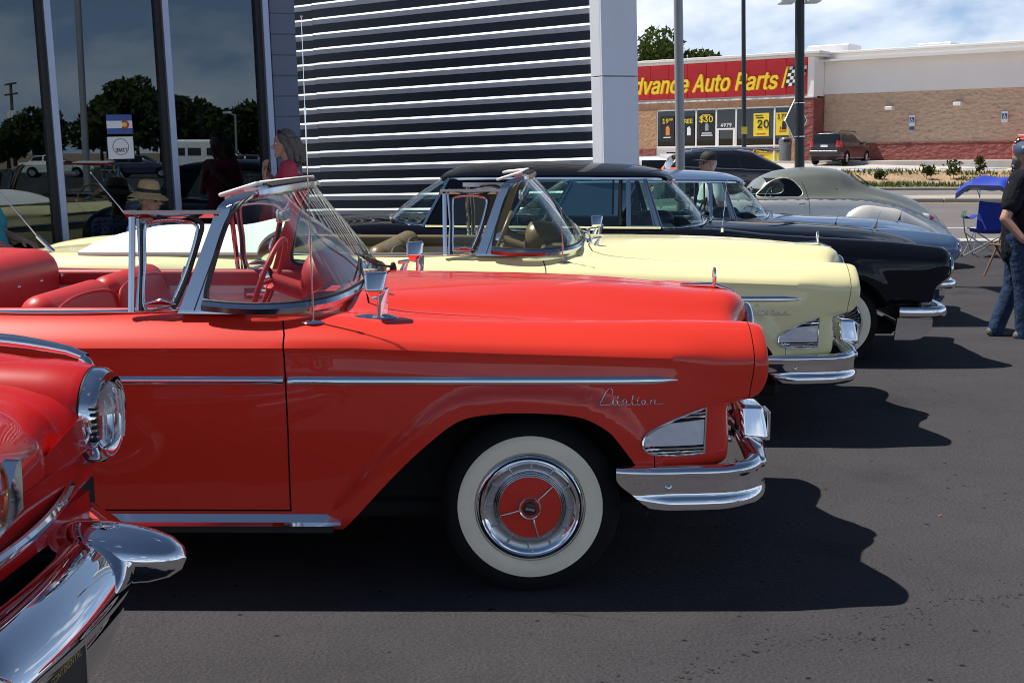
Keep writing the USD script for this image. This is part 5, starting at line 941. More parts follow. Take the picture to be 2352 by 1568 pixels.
    # front edge mouldings, grille, bumper with deep end aprons
    for s in (-1, 1):
        e = resample(np.array([(.80, s * .70, .905), (.838, s * .72, .875), (.853, s * .80, .83), (.852, s * .845, .775), (.84, s * .84, .70), (.76, s * .80, .615), (.715, s * .78, .55)]), 30); obj('fender_edge_moulding', tube(e, .013, 8), 'chrome', t, 60)
        obj('headlamp', move(lathe([(.10, -.03), (.10, .008), (.088, .016), (.05, .018), (.001, .024)], 32, 'x'), (.80, s * .68, .74)), 'lens_clear', t, 50)
        path = resample(np.array([(.43, s * .955, 0), (.60, s * .965, 0), (.72, s * .945, 0), (.785, s * .87, 0), (.81, s * .70, 0), (.82, s * .30, 0), (.82, 0, 0)]), 40, kind='pchip'); pr = resample(np.array([(-.03, .395), (-.03, .455), (.0, .470), (.022, .462), (.034, .43), (.030, .40), (.012, .384), (-.015, .384)]), 30, closed=True); pr = pr * [s * -1 if False else 1, 1]
        obj('front_bumper', sweep(pr if s < 0 else pr * [-1, 1], path), 'chrome', t, 50)
        w = [(.42, .378), (.69, .372), (.688, .30), (.66, .255), (.60, .218), (.54, .207), (.40, .206), (.405, .26)]; ap = plate(w, -.955, -.93); obj('bumper_apron', ap if s < 0 else mirror(ap), 'chrome', t, 30)
    obj('front_pan', box(.62, .72, -.8, .8, .24, .50, .02), 'chrome_soft', t); obj('grille', box(.70, .74, -.55, .55, .50, .80, .02), 'chrome_soft', t)
    for k in range(14): obj('grille_bar', box(.735, .755, -.52 + k * .08, -.505 + k * .08, .52, .79), 'chrome', t)
    for x in (wx, -3.36):
        for s in (-1, 1): wheel(t, x, s, z=.335, r=.338, rim=.205, ww=(.209, .272), yface=.915, style='turbine')
    return t
black_car = hardtop('hardtop_car', 'glossy black long hardtop with whitewall tyres behind the yellow convertible', (2.58, 9.55, 0) + 1.0 * np.array([math.sin(math.radians(2.5)), math.cos(math.radians(2.5)), 0]), -2.5, 'paint_black', 'dash_dark', False)
blue_car = hardtop('hardtop_car', 'slate blue long hardtop parked just behind the black one', (3.70, 12.5, -.10) + 1.0 * np.array([math.sin(math.radians(2.5)), math.cos(math.radians(2.5)), 0]), -2.5, 'paint_blue', 'paint_navy', True)

# ---------------------------------------------------------------- silver and sage teardrop coupe, tail to the right
def teardrop():
    t = thing('coupe_car', 'two tone silver and sage 1930s teardrop coupe with red bullet tail lights', 'car', (5.2, 19.42, -.10), -.5)
    S = []
    def st(X, c, belt, w, drop=0, roofw=(.30, .50, .62), zs=None, low=.22):
        """c centre height, belt height, half width at the belt; zs heights of the three points between centre and belt"""
        z = zs or [c - (c - belt) * k for k in (.10, .38, .75)]
        S.append([(X - 5.2, 0, c), (X - 5.2, roofw[0], z[0]), (X - 5.2, roofw[1], z[1]), (X - 5.2, roofw[2], z[2]), (X - 5.2, w - .05, belt + .035), (X - 5.2, w, belt), (X - 5.2, w + .05, belt - .18), (X - 5.2, w + .055, .45), (X - 5.2, w - .02, low), (X - 5.2, 0, low)])
    st(.98, .60, .55, .12, roofw=(.03, .06, .08)); st(1.05, .85, .74, .22, roofw=(.06, .11, .15)); st(1.5, .97, .84, .36, roofw=(.12, .2, .28)); st(2.6, 1.04, .95, .58, roofw=(.2, .36, .48)); st(3.45, 1.08, 1.035, .74, roofw=(.26, .48, .62), zs=(1.078, 1.07, 1.055))
    st(3.62, 1.15, 1.04, .76, roofw=(.26, .46, .62), zs=(1.13, 1.10, 1.07)); st(3.85, 1.36, 1.045, .78, zs=(1.345, 1.30, 1.19)); st(4.15, 1.475, 1.05, .79, zs=(1.455, 1.40, 1.27)); st(4.62, 1.52, 1.055, .80, zs=(1.50, 1.435, 1.29)); st(4.95, 1.495, 1.055, .80, roofw=(.28, .47, .60), zs=(1.475, 1.40, 1.24))
    st(5.22, 1.40, 1.045, .80, roofw=(.26, .43, .56), zs=(1.375, 1.29, 1.16)); st(5.45, 1.265, 1.02, .79, roofw=(.25, .42, .56), zs=(1.245, 1.19, 1.11)); st(5.70, 1.185, .965, .77, roofw=(.24, .42, .57), zs=(1.17, 1.125, 1.05)); st(5.95, 1.115, .885, .73, roofw=(.23, .41, .56), zs=(1.095, 1.04, .965))
    st(6.25, 1.00, .76, .65, roofw=(.2, .36, .5), zs=(.975, .91, .84)); st(6.55, .80, .60, .52, roofw=(.16, .3, .42), zs=(.775, .73, .67), low=.25); st(6.74, .60, .47, .40, roofw=(.12, .22, .31), zs=(.585, .55, .51), low=.28); st(6.80, .46, .42, .30, roofw=(.08, .15, .22), zs=(.455, .45, .43), low=.32)
    P = half_body(np.array(S), 220, 70); body = to_mf(close_half(P))
    bx_ = np.array([s_[5][0] for s_ in S]); bz_ = np.array([s_[5][2] for s_ in S]); xx = np.linspace(-4.3, 1.7, 90); zz = PchipInterpolator(bx_, bz_)(xx) + .006
    upper = plate(Polygon([(-4.3, 2.2)] + list(zip(xx, zz)) + [(1.7, 2.2)]), -1.3, 1.3); up = to_mf(upper)
    win = Polygon(resample(np.array([(-1.50, 1.09), (-1.44, 1.18), (-1.30, 1.30), (-1.13, 1.36), (-.98, 1.335), (-.88, 1.24), (-.84, 1.12), (-.90, 1.085), (-1.2, 1.08)]), 60, closed=True))
    wcut = to_mf(plate(win, -1.2, 1.2)); hollow = to_mf(box(-1.62, -.30, -.66, .66, .5, 1.20)) + to_mf(box(-1.35, -.4, -.52, .52, 1.1, 1.36))
    rw = m3.Manifold.batch_boolean([to_mf(plate(Polygon([(y0, 1.235), (y1, 1.235), (y1 - .03 * (1 if y1 > 0 else 0) , 1.42), (y0 + (.03 if y0 < 0 else 0), 1.42)]).buffer(-.03).buffer(.03), -.42, .9, 'yz')) for y0, y1 in ((-.34, -.02), (.02, .34))], m3.OpType.Add)
    door = to_mf(plate(Polygon(resample(np.array([(-1.56, .35), (-1.575, 1.05), (-1.47, 1.24), (-1.31, 1.38), (-1.1, 1.43), (-.92, 1.39), (-.80, 1.22), (-.76, 1.02), (-.755, .35)]), 80)).exterior.buffer(.0035), -1.2, 1.2)) - to_mf(box(-3, 2, -.60, .60, 0, 2))
    lid = resample(np.array([(.36, -.28), (.42, -.34), (.8, -.34), (1.2, -.29), (1.40, -.22)]), 30); lid = np.vstack([lid, lid[::-1] * [1, -1]]); lidc = to_mf(plate(Polygon(lid).exterior.buffer(.004), .60, 1.3, 'xy'))
    inn = wcut + hollow
    sk, _ = carve(body ^ up, [inn, rw, door, lidc]); obj('upper_body', sk, 'paint_sage', t, 35); sk2, inner = carve(body - up, [inn, door]); obj('lower_body', sk2, 'paint_silver', t, 35)
    a, b_ = carve(body, [inn]); obj('interior_lining', b_, 'dash_dark', t)
    side = Side(trimesh.Trimesh(*(lambda k: (np.array(k.vert_properties[:, :3]), np.array(k.tri_verts)))(body.to_mesh()), process=False))
    for s in (-1, 1):
        w = (lambda m: m if s < 0 else mirror(m)); p = np.array(win.exterior.coords)[:-1]; y = side.y(p[:, 0], p[:, 1]); lp = np.stack([p[:, 0], y + .006, p[:, 1]], 1)
        obj('window_frame', w(tube(np.vstack([lp, lp[:2]]), .008, 6, cap=False)), 'paint_silver', t, 60); v2, f2 = trimesh.creation.triangulate_polygon(win, engine='earcut'); obj('door_window', w(trimesh.Trimesh(np.stack([v2[:, 0], side.y(v2[:, 0], v2[:, 1]) + .02, v2[:, 1]], 1), f2, process=False)), 'glass_car', t)
        bl = np.stack([xx, side.y(xx, zz - .004) - .004, zz - .004], 1)[20:]; obj('belt_moulding', w(tube(bl, .0065, 6)), 'chrome_soft', t, 60)
        obj('door_handle', w(J(tube([(-.92, -.862, .985), (-.84, -.868, .990)], .010, 8), tube([(-.84, -.83, .99), (-.84, -.868, .99)], .014, 8))), 'chrome', t, 60)
        fen = m3.Manifold.batch_hull([m3.Manifold.sphere(1, 40).scale((r_, .20 * k, r_)).translate(p_) for p_, r_, k in (((.10, -.80, .53), .44, 1.0), ((.45, -.78, .50), .42, 1.0), ((.88, -.70, .43), .30, .9), ((1.2, -.62, .36), .16, .7), ((1.42, -.54, .34), .08, .5))]); obj('rear_fender', w(to_tm(fen)), 'paint_silver', t, 60)
        obj('skirt_line', w(tube(resample(np.array([(-.14, -1.0, .30), (-.10, -1.003, .58), (.1, -1.004, .72), (.35, -1.0, .70), (.55, -.985, .52), (.60, -.975, .30)]), 40), .004, 6)), 'rubber_trim', t, 60)
        ff = m3.Manifold.batch_hull([m3.Manifold.sphere(1, 32).scale((r_, .22, r_)).translate(p_) for p_, r_ in (((-3.3, -.72, .48), .40), ((-3.6, -.70, .45), .40), ((-2.5, -.76, .38), .2), ((-2.0, -.76, .30), .08))]); obj('front_fender', w(to_tm(ff)), 'paint_silver', t, 60)
        lp_ = np.array([1.03, -.545, .76]) if s < 0 else np.array([1.28, -.44, .775])
        bul = lathe([(.001, -.12), (.04, -.11), (.07, -.06), (.075, 0), (.068, .06), (.058, .085)], 24, 'x'); red = lathe([(.058, .085), (.04, .125), (.001, .185)], 24, 'x')
        obj('tail_lamp', w(J(move(bul, lp_), tube([lp_ + [-.02, .08, -.16], lp_], [.02, .015], 8))), 'paint_silver', t, 60); obj('tail_lamp_lens', w(move(red, lp_)), 'lens_red', t, 60)
        obj('running_board', w(rbox(-2.6, .0, -.92, -.70, .22, .28, .02)), 'paint_silver', t)
        path = resample(np.array([(1.30, s * .66, .36), (1.55, s * .55, .36), (1.68, s * .3, .36), (1.71, 0, .36)]), 20); obj('rear_bumper', sweep([(-.015, -.05), (.015, -.05), (.02, 0), (.015, .05), (-.015, .05)], path), 'chrome', t, 40)
    for y0, y1 in ((-.32, -.04), (.04, .32)): 
        obj('rear_window', sheet(np.array([[(-.0 + .16 + (1.40 - z) * 1.28 - .05 * abs(y) - .055, y, z) for y in np.linspace(y0, y1, 4)] for z in (1.25, 1.32, 1.40)])), 'glass_car_dark', t)
    obj('seat_back', hull(*[((x, y, z), .06) for y in (-.55, .55) for x, z in ((-.62, .6), (-.48, 1.12))]), 'leather_tan', t, 50)
    ang = np.linspace(0, 2 * np.pi, 31); obj('steering_wheel', J(tube(np.stack([-1.30 + .18 * np.cos(ang) * .4, -.34 + .18 * np.sin(ang), 1.05 + .18 * np.cos(ang) * .9], 1), .012, 8, cap=False), tube([(-1.5, -.34, .95), (-1.30, -.34, 1.05)], .02, 8)), 'chrome_soft', t, 60)
    obj('door_mirror', J(tube([(-1.64, -.80, 1.02), (-1.64, -.86, 1.20)], .008, 6), move(lathe([(.045, -.01), (.045, .01), (.001, .02)], 20, 'x'), (-1.64, -.88, 1.20))), 'chrome', t, 50)
    for x in (.18, -3.35):
        for s in (-1, 1): wheel(t, x, s, z=.33, r=.34, rim=.19, ww=None, yface=.80, style='alloy')
    return t
silver_car = teardrop()

# ---------------------------------------------------------------- modern cars
def modern(name, label, loc, rotz, paint, L, W, prof, belt, wheels, windows, wr=.36, lamps=(), group=None, tumble=.78, cat='car', extras=None):
    """side-view profile [(x, z)] of the centre line, belt [(x, z)]; windows [(polygon, kind)]"""
    t = thing(name, label, cat, loc, rotz, group); pf = np.array(prof, float); bf = np.array(belt, float); S = []
    for x in np.unique(np.r_[np.linspace(pf[0, 0], pf[-1, 0], 26), pf[:, 0]]):
        c = np.interp(x, pf[:, 0], pf[:, 1]); b_ = min(np.interp(x, bf[:, 0], bf[:, 1]), c - .02); e = min(1, ((x - pf[0, 0]) / (.10 * L)) + .0, ((pf[-1, 0] - x) / (.16 * L))); e = max(e, 0) ** .38 if e < 1 else 1; w = W / 2 * (.72 + .28 * e); g_ = min(1, (c - b_) / .45); wt = w * (.93 - (.93 - tumble) * g_)
        S.append([(x, 0, c), (x, wt * .6, c - .015), (x, wt * .88, c - .05 * (.4 + g_)), (x, wt + (.0), c - (c - b_) * .28), (x, w * .955, b_ + .01), (x, w * .99, b_ - .10), (x, w, b_ - .30), (x, w * .985, .48), (x, w * .95, .30), (x, w * .7, .24), (x, 0, .24)])
    P = half_body(np.array(S), 120, 60); body = to_mf(close_half(P)); cut = []
    for x in wheels:
        pg = Polygon([(x + (wr + .05) * math.cos(a), wr + (wr + .05) * math.sin(a)) for a in np.linspace(-.4, math.pi + .4, 26)]); cut += [plate(pg, -1.2, -.55), plate(pg, .55, 1.2)]
    sk, inner = carve(body, cut); obj('body', sk, paint, t, 38); wells(inner, t)
    big = to_mf(move(to_tm(body), s=1)).scale((1, 1.006, 1)).translate((0, 0, .004)); 
    for poly, nm in windows:
        w_ = big ^ to_mf(plate(Polygon(poly).buffer(.02).buffer(-.02), -1.3, 1.3)); mid = to_mf(box(-9, 9, -.35 * W, .35 * W, 0, 3))
        if nm == 'side_window':
            for s, half in ((-1, box(-9, 9, -2, -.28 * W, 0, 3)), (1, box(-9, 9, .28 * W, 2, 0, 3))): obj(nm, to_tm(w_ ^ to_mf(half)), 'glass_tinted', t, 35)
        else: obj(nm, to_tm((big.translate((.0, 0, .003)) ^ to_mf(plate(Polygon(poly), -1.3, 1.3))) ^ to_mf(box(-9, 9, -.395 * W, .395 * W, 0, 3))), 'glass_tinted', t, 35)
    for x in wheels:
        for s in (-1, 1): wheel(t, x, s, z=wr, r=wr, rim=wr * .64, ww=None, yface=W / 2 - .015, style='alloy', width=.22)
    xr, xf = pf[0, 0], pf[-1, 0]
    for x0, x1, y0, y1, z0, z1, m, nm in lamps:
        for s in (-1, 1): 
            blk = (to_mf(move(to_tm(body), s=1)).scale((1.004, 1.012, 1)).translate((0, 0, .003))) ^ to_mf(box(x0, x1, min(s * y0, s * y1), max(s * y0, s * y1), z0, z1)); obj(nm, to_tm(blk), m, t, 35)
    if extras: extras(t)
    return t
M['glass_tinted'] = mat('glass_tinted', (.010, .013, .016), .03, spec=.6)
def cross_extra(t):
    for s in (-1, 1):
        obj('roof_rail', tube(resample(np.array([(-1.7, s * .68, 1.80), (-1.2, s * .68, 1.83), (.2, s * .68, 1.83), (.65, s * .68, 1.78)]), 20), .034, 8), 'chrome_soft', t, 60); obj('door_mirror', hull(((.92, s * 1.02, 1.25), .07), ((1.02, s * 1.06, 1.26), .06)), 'paint_suvblack', t, 50); obj('mirror_cap', hull(((.90, s * 1.06, 1.29), .035), ((.96, s * 1.08, 1.29), .03)), 'chrome_soft', t, 50)
        obj('window_moulding', tube([(-2.0, s * 1.0, 1.36), (-.5, s * 1.0, 1.30), (1.0, s * .99, 1.235)], .010, 6), 'chrome_soft', t, 60)
        for x in (-.35, -1.35): obj('door_handle', rbox(x - .09, x + .09, min(s * .985, s * 1.02), max(s * .985, s * 1.02), 1.10, 1.135, .012), 'paint_suvblack', t, 50)
    obj('spoiler', rbox(-2.35, -2.05, -.6, .6, 1.70, 1.74, .018), 'paint_suvblack', t, 50)
crossover = modern('crossover_car', 'black crossover with bright roof rails driving past on the street', (6.45, 33.95, -.1), 0, 'paint_suvblack', 5.1, 2.0,
    [(-2.42, .70), (-2.40, 1.05), (-2.30, 1.25), (-2.16, 1.60), (-1.9, 1.76), (-1.3, 1.82), (-.5, 1.83), (-.05, 1.77), (.55, 1.47), (.85, 1.30), (1.05, 1.235), (1.7, 1.13), (2.2, 1.0), (2.5, .82), (2.60, .55)], [(-2.42, 1.32), (-1, 1.30), (.4, 1.23), (1.1, 1.15), (2.0, 1.02), (2.6, .7)], (1.66, -1.48),
    [([(-2.02, 1.42), (-1.72, 1.64), (-1.35, 1.68), (-1.35, 1.385)], 'side_window'), ([(-1.28, 1.38), (-1.28, 1.685), (-.55, 1.69), (-.45, 1.34)], 'side_window'), ([(-.38, 1.335), (-.47, 1.69), (-.05, 1.63), (.45, 1.42), (.72, 1.27)], 'side_window'), ([(-.02, 1.745), (.02, 1.80), (.93, 1.325), (.86, 1.275)], 'windscreen'), ([(-2.36, 1.24), (-2.5, 1.24), (-2.22, 1.68), (-2.12, 1.62)], 'rear_window')], .40,
    [(-2.5, -2.05, .62, 1.1, 1.00, 1.34, 'brake_lit', 'tail_lamp'), (2.25, 2.65, .6, 1.0, .78, 1.0, 'lens_clear', 'headlamp')], extras=cross_extra)
white_car = modern('hatchback_car', 'white hatchback on the street beyond the black crossover', (at(1525, 380, 37.5)[0] + .1, 37.6, -.1), 0, 'paint_white', 4.4, 1.85,
    [(-2.1, .65), (-2.05, 1.0), (-1.75, 1.42), (-1.2, 1.60), (-.3, 1.62), (.3, 1.52), (1.0, 1.12), (1.9, .95), (2.2, .6)], [(-2.1, 1.0), (1, 1.0), (2.2, .7)], (1.4, -1.35), [([(-1.75, 1.06), (-1.45, 1.40), (-.9, 1.50), (-.9, 1.05)], 'side_window'), ([(-.82, 1.05), (-.82, 1.50), (-.05, 1.50), (.05, 1.05)], 'side_window'), ([(.1, 1.05), (.02, 1.49), (.3, 1.42), (.85, 1.06)], 'side_window'), ([(.33, 1.47), (.36, 1.53), (1.02, 1.13), (.97, 1.09)], 'windscreen')], .34, [(-2.2, -1.85, .55, 1.0, .86, 1.06, 'lens_red', 'tail_lamp')])
hx = math.degrees(math.atan2(math.cos(SA), math.sin(-SA)))
def suv_extra(t):
    obj('rear_bumper', rbox(-2.42, -2.2, -.86, .86, .50, .78, .05), 'paint_maroon', t, 50); obj('bumper_strip', rbox(-2.44, -2.3, -.8, .8, .74, .80, .02), 'chrome_soft', t, 50); obj('number_plate', box(-2.375, -2.34, -.20, .20, .98, 1.10), 'white_print', t)
    for s in (-1, 1): obj('roof_rail', tube([(-1.9, s * .66, 1.80), (-1.6, s * .66, 1.86), (.2, s * .66, 1.86), (.5, s * .66, 1.80)], .022, 8), 'rubber_trim', t, 60); obj('door_mirror', hull(((.75, s * 1.02, 1.22), .08), ((.85, s * 1.06, 1.22), .07)), 'paint_maroon', t, 50)
suvprof = [(-2.36, .55), (-2.34, 1.10), (-2.25, 1.40), (-2.05, 1.74), (-1.7, 1.82), (-.4, 1.82), (.15, 1.74), (1.0, 1.22), (1.2, 1.16), (2.2, 1.02), (2.45, .6)]
p = at(1906, 384, 71.2); suv = modern('suv_car', 'dark maroon SUV parked nose in beside the store wall', (p[0] + .7, 71.6, store_z(p[0] + .7, 71.6) - .02), hx, 'paint_maroon', 4.9, 2.0, suvprof, [(-2.36, 1.22), (.9, 1.15), (2.45, .8)], (1.45, -1.45),
    [([(-2.0, 1.27), (-1.82, 1.66), (-1.3, 1.70), (-1.3, 1.25)], 'side_window'), ([(-1.22, 1.25), (-1.22, 1.70), (-.35, 1.70), (-.3, 1.22)], 'side_window'), ([(-.22, 1.22), (-.27, 1.69), (.12, 1.62), (.78, 1.21)], 'side_window'), ([(.2, 1.68), (.24, 1.75), (1.05, 1.23), (1.0, 1.19)], 'windscreen'), ([(-2.30, 1.20), (-2.42, 1.20), (-2.12, 1.72), (-2.05, 1.66)], 'rear_window')], .38, [(-2.5, -2.05, .68, 1.1, .98, 1.32, 'lens_red', 'tail_lamp')], extras=suv_extra)
p = at(2346, 375, 67); mini = modern('compact_car', 'bright red compact car with white roof half hidden behind the capped man', (p[0] + 1.05, 67.6, store_z(p[0] + 1.0, 67.6)), hx, 'paint_red', 3.9, 1.75,
    [(-1.9, .55), (-1.88, 1.0), (-1.7, 1.35), (-1.45, 1.52), (.1, 1.50), (.75, 1.05), (1.8, .92), (1.95, .55)], [(-1.9, 1.02), (1, .98), (1.95, .7)], (1.25, -1.25), [([(-1.55, 1.06), (-1.35, 1.40), (-.2, 1.42), (-.2, 1.05)], 'side_window'), ([(-.12, 1.05), (-.12, 1.42), (.1, 1.38), (.55, 1.05)], 'side_window'), ([(-1.80, 1.06), (-1.95, 1.06), (-1.58, 1.45), (-1.52, 1.38)], 'rear_window')], .33, [(-2.0, -1.6, .55, 1.0, .75, 1.0, 'lens_red', 'tail_lamp')], extras=lambda t: (obj('white_roof', rbox(-1.5, .1, -.62, .62, 1.49, 1.545, .025), 'paint_white', t, 50), obj('tail_lamp_ring', [plate(Polygon([(s * .62 - .1, .74), (s * .62 + .1, .74), (s * .62 + .1, 1.02), (s * .62 - .1, 1.02)]).exterior.buffer(.02), -1.95, -1.78, 'yz') for s in (-1, 1)], 'chrome_soft', t)))

# ---------------------------------------------------------------- red car in the left foreground: only its nose is in the frame
def fg_car():
    t = thing('classic_car', 'nose of a deep red 1950s car with chrome bullet bumper in the left foreground', 'car', (-1.145 + math.sin(math.radians(2)) * 1.0, 2.6, 0), -2.0)
    S = []
    def st(x, pts, dx=None): S.append([(x + (dx or {}).get(i, 0), y, z) for i, (y, z) in enumerate(pts)])
    st(-4.9, [(0, .9), (.3, .9), (.5, .88), (.66, .9), (.78, .85), (.85, .7), (.85, .5), (.8, .4), (.6, .38), (0, .38)]); st(-4.6, [(0, 1.05), (.33, 1.04), (.56, 1.0), (.74, 1.04), (.88, .98), (.94, .8), (.94, .5), (.88, .34), (.7, .32), (0, .32)])
    st(-2.6, [(0, 1.14), (.35, 1.13), (.58, 1.10), (.76, 1.12), (.90, 1.05), (.98, .85), (.98, .55), (.92, .32), (.8, .28), (0, .28)])
    st(-1.5, [(0, 1.165), (.35, 1.155), (.57, 1.10), (.75, 1.15), (.87, 1.09), (.96, .85), (.96, .55), (.90, .34), (.8, .3), (0, .3)]); st(-.8, [(0, 1.155), (.33, 1.14), (.55, 1.085), (.73, 1.145), (.85, 1.08), (.945, .86), (.945, .60), (.90, .46), (.8, .42), (0, .36)])
    st(-.40, [(0, 1.135), (.31, 1.115), (.53, 1.07), (.71, 1.135), (.825, 1.075), (.915, .90), (.92, .72), (.88, .62), (.8, .58), (0, .5)]); st(-.20, [(0, 1.10), (.29, 1.075), (.51, 1.045), (.69, 1.115), (.795, 1.06), (.865, .93), (.865, .80), (.83, .72), (.76, .68), (0, .62)])
    st(-.10, [(0, 1.055), (.27, 1.03), (.49, 1.01), (.67, 1.09), (.765, 1.04), (.815, .94), (.81, .845), (.78, .775), (.70, .75), (0, .70)], {0: .03, 1: .02, 2: -.01}); st(-.05, [(0, 1.0), (.25, .975), (.46, .955), (.645, 1.05), (.725, 1.01), (.76, .945), (.755, .87), (.73, .815), (.66, .785), (0, .745)], {0: .05, 1: .03, 2: -.02, 7: -.02, 8: -.02, 9: .01})
    st(-.03, [(0, .93), (.22, .91), (.42, .90), (.61, 1.0), (.67, .985), (.70, .95), (.695, .90), (.68, .855), (.60, .815), (0, .785)], {0: .055, 1: .03, 2: -.03, 7: -.04, 8: -.03, 9: .02})
    obj('body', close_half(half_body(np.array(S), 200, 80)), 'paint_deepred', t, 40)
    for s in (-1, 1):
        c = np.array([-.065, s * .685, .965])
        obj('headlamp_housing', move(lathe([(.155, -.30), (.150, -.08), (.140, .0), (.132, .02), (.118, .02)], 48, 'x'), c), 'paint_deepred', t, 50); obj('headlamp_seal', move(lathe([(.132, .006), (.129, .026), (.112, .026)], 48, 'x'), c), 'rubber_trim', t, 50)
        obj('headlamp_rim', move(lathe([(.128, .0), (.127, .05), (.116, .066), (.098, .062), (.090, .054), (.089, .036)], 64, 'x'), c), 'chrome', t, 40); obj('headlamp_reflector', move(lathe([(.088, .045), (.06, .02), (.001, .0)], 48, 'x'), c), 'chrome', t, 50)
        obj('headlamp_lens', move(lathe([(.090, .060), (.075, .076), (.045, .090), (.001, .097)], 48, 'x'), c), 'lens_glass', t, 60)
        for k in range(7): obj('lens_flute', move(tube([(.068 + .024 * (1 - (k - 3) ** 2 / 12.) , (k - 3) * .022, -.07 + .006 * abs(k - 3)), (.096 - .024 * ((k - 3) ** 2 / 12.), (k - 3) * .022, 0), (.068 + .024 * (1 - (k - 3) ** 2 / 12.), (k - 3) * .022, .07 - .006 * abs(k - 3))], .0022, 5), c), 'lens_clear', t, 60)
        for k in range(6): obj('bezel_slot', move(rbox(.050, .072, -.122, -.098, -.050 + k * .017, -.040 + k * .017, .004), c), 'rubber_trim', t) if s > 0 else None
        sp = resample(np.array([(-2.2, s * .80, 1.150), (-1.0, s * .79, 1.168), (-.4, s * .765, 1.158), (-.12, s * .735, 1.128), (-.075, s * .725, 1.112)]), 40); n = len(sp); r_ = np.interp(np.linspace(0, 1, n), [0, .2, .9, 1], [.004, .012, .021, .014]); obj('fender_spear', tube(sp, r_, 10), 'chrome', t, 60)
        obj('spear_drop', tube(resample(np.array([(-.085, s * .722, 1.112), (-.06, s * .712, 1.09), (-.055, s * .70, 1.066)]), 8), [.014] * 4 + [.012, .010, .008, .004], 8), 'chrome', t, 60)
        bl = np.array([.0, s * .455, .662]); bu = lathe([(.088, -.10), (.094, .0), (.094, .06), (.090, .12), (.080, .175), (.062, .220), (.036, .250), (.001, .262)], 48, 'x'); v = bu.vertices * [1, 1, .82]; v[:, 2] -= .02 * (v[:, 0] > 0) * v[:, 0] / .27; obj('bumper_bullet', trimesh.Trimesh(v + bl, bu.faces, process=False), 'chrome', t, 60)
        obj('lower_fender', move(to_tm(m3.Manifold.batch_hull([m3.Manifold.sphere(r_, 20).translate(p_) for p_, r_ in (((-.5, s * .86, .62), .10), ((-.22, s * .84, .64), .085), ((-.10, s * .72, .62), .08), ((-.5, s * .86, .45), .08), ((-.2, s * .8, .5), .07))])), (0, 0, 0)), 'paint_deepred', t, 60)
    lip = resample(np.array([(.020, 0, .808), (.0, .25, .806), (-.048, .5, .81), (-.10, .66, .822)]), 24); lip = np.vstack([lip[::-1] * [1, -1, 1], lip[1:]]); obj('lip_moulding', sweep([(-.008, -.009), (.009, -.008), (.011, .003), (.003, .010), (-.008, .009)], lip), 'chrome', t, 40); obj('lip_roll', tube(lip + [-.014, 0, -.018], .012, 10), 'paint_deepred', t, 60)
    obj('grille_cavity', box(-.36, -.10, -.80, .80, .40, .76), 'underside', t); obj('grille_upper_lining', box(-.30, -.06, -.66, .66, .70, .76), 'paint_deepred', t)
    path = resample(np.array([(.085, 0, 0), (.075, .25, 0), (.035, .45, 0), (-.03, .62, 0), (-.14, .77, 0), (-.32, .87, 0), (-.55, .91, 0)]), 40, kind='pchip'); path = np.vstack([path[::-1] * [1, -1, 1], path[1:]])
    pr = resample(np.array([(-.075, .702), (-.04, .710), (.015, .698), (.068, .664), (.092, .632), (.092, .606), (.072, .586), (.02, .578), (-.06, .60)]), 48, closed=True); obj('front_bumper', sweep(pr * [1, 1], path), 'chrome', t, 60)
    pr = resample(np.array([(-.04, .583), (.056, .583), (.066, .56), (.056, .50), (.028, .445), (.008, .418), (-.06, .415), (-.06, .5)]), 40, closed=True); obj('bumper_apron', sweep(pr, path[10:-10]), 'chrome', t, 50)
    for y in (-.28, .28):
        r5 = [box(.0, .004, y - .09 + k * 0, y + .09, 0, .003) for k in range(0)]
    # V badge with shield on the nose
    EY = -.085; V = move(plate(Polygon([(.130, 1.002), (.112, 1.002), (.02, .905), (-.02, .905), (-.112, 1.002), (-.130, 1.002), (-.125, .893), (0, .862), (.125, .893)]), .0, .034, 'yz'), (0, EY, 0)); obj('v_badge', V, 'chrome', t, 20)
    sh = Polygon([(  .036 * math.cos(a) * (1 - .25 * (math.sin(a) < 0) * -math.sin(a)), .955 + .066 * math.sin(a)) for a in np.linspace(0, 2 * np.pi, 40)]); obj('shield_rim', move(plate(sh.difference(sh.buffer(-.007)), .030, .046, 'yz'), (0, EY, 0)), 'gold_metal', t); obj('shield_field', move(plate(sh.buffer(-.007), .030, .042, 'yz'), (0, EY, 0)), 'lens_red', t)
    obj('shield_cross', [move(plate(sh.buffer(-.007).intersection(LineString([(-.05, .955), (.05, .955)]).buffer(.005)), .030, .0445, 'yz'), (0, EY, 0)), move(plate(sh.buffer(-.007).intersection(LineString([(0, .85), (0, 1.06)]).buffer(.005)), .030, .0440, 'yz'), (0, EY, 0))], 'chrome', t)
    # club plate
    pl = (-.352, 0.0); obj('club_plate', box(.158, .164, pl[0], pl[1], .435, .605), 'plate_black', t); obj('plate_frame', [box(.155, .171, pl[0] - .008, pl[1] + .008, .603, .612), box(.155, .171, pl[0] - .008, pl[1] + .008, .428, .437), box(.155, .171, pl[1], pl[1] + .008, .437, .603), box(.155, .171, pl[0] - .008, pl[0], .437, .603)], 'chrome', t)
    q_ = text3('LINCOLN AND CONTINENTAL', .0135, None, .001, False); v = q_.vertices; k = (pl[1] - pl[0] - .02) / v[:, 0].max(); v = v * [k, 1, 1]; obj('plate_lettering', upright(trimesh.Trimesh(v, q_.faces, process=False), (.1645, pl[0] + .010, .578), (0, 1, 0)), 'gold_print', t)
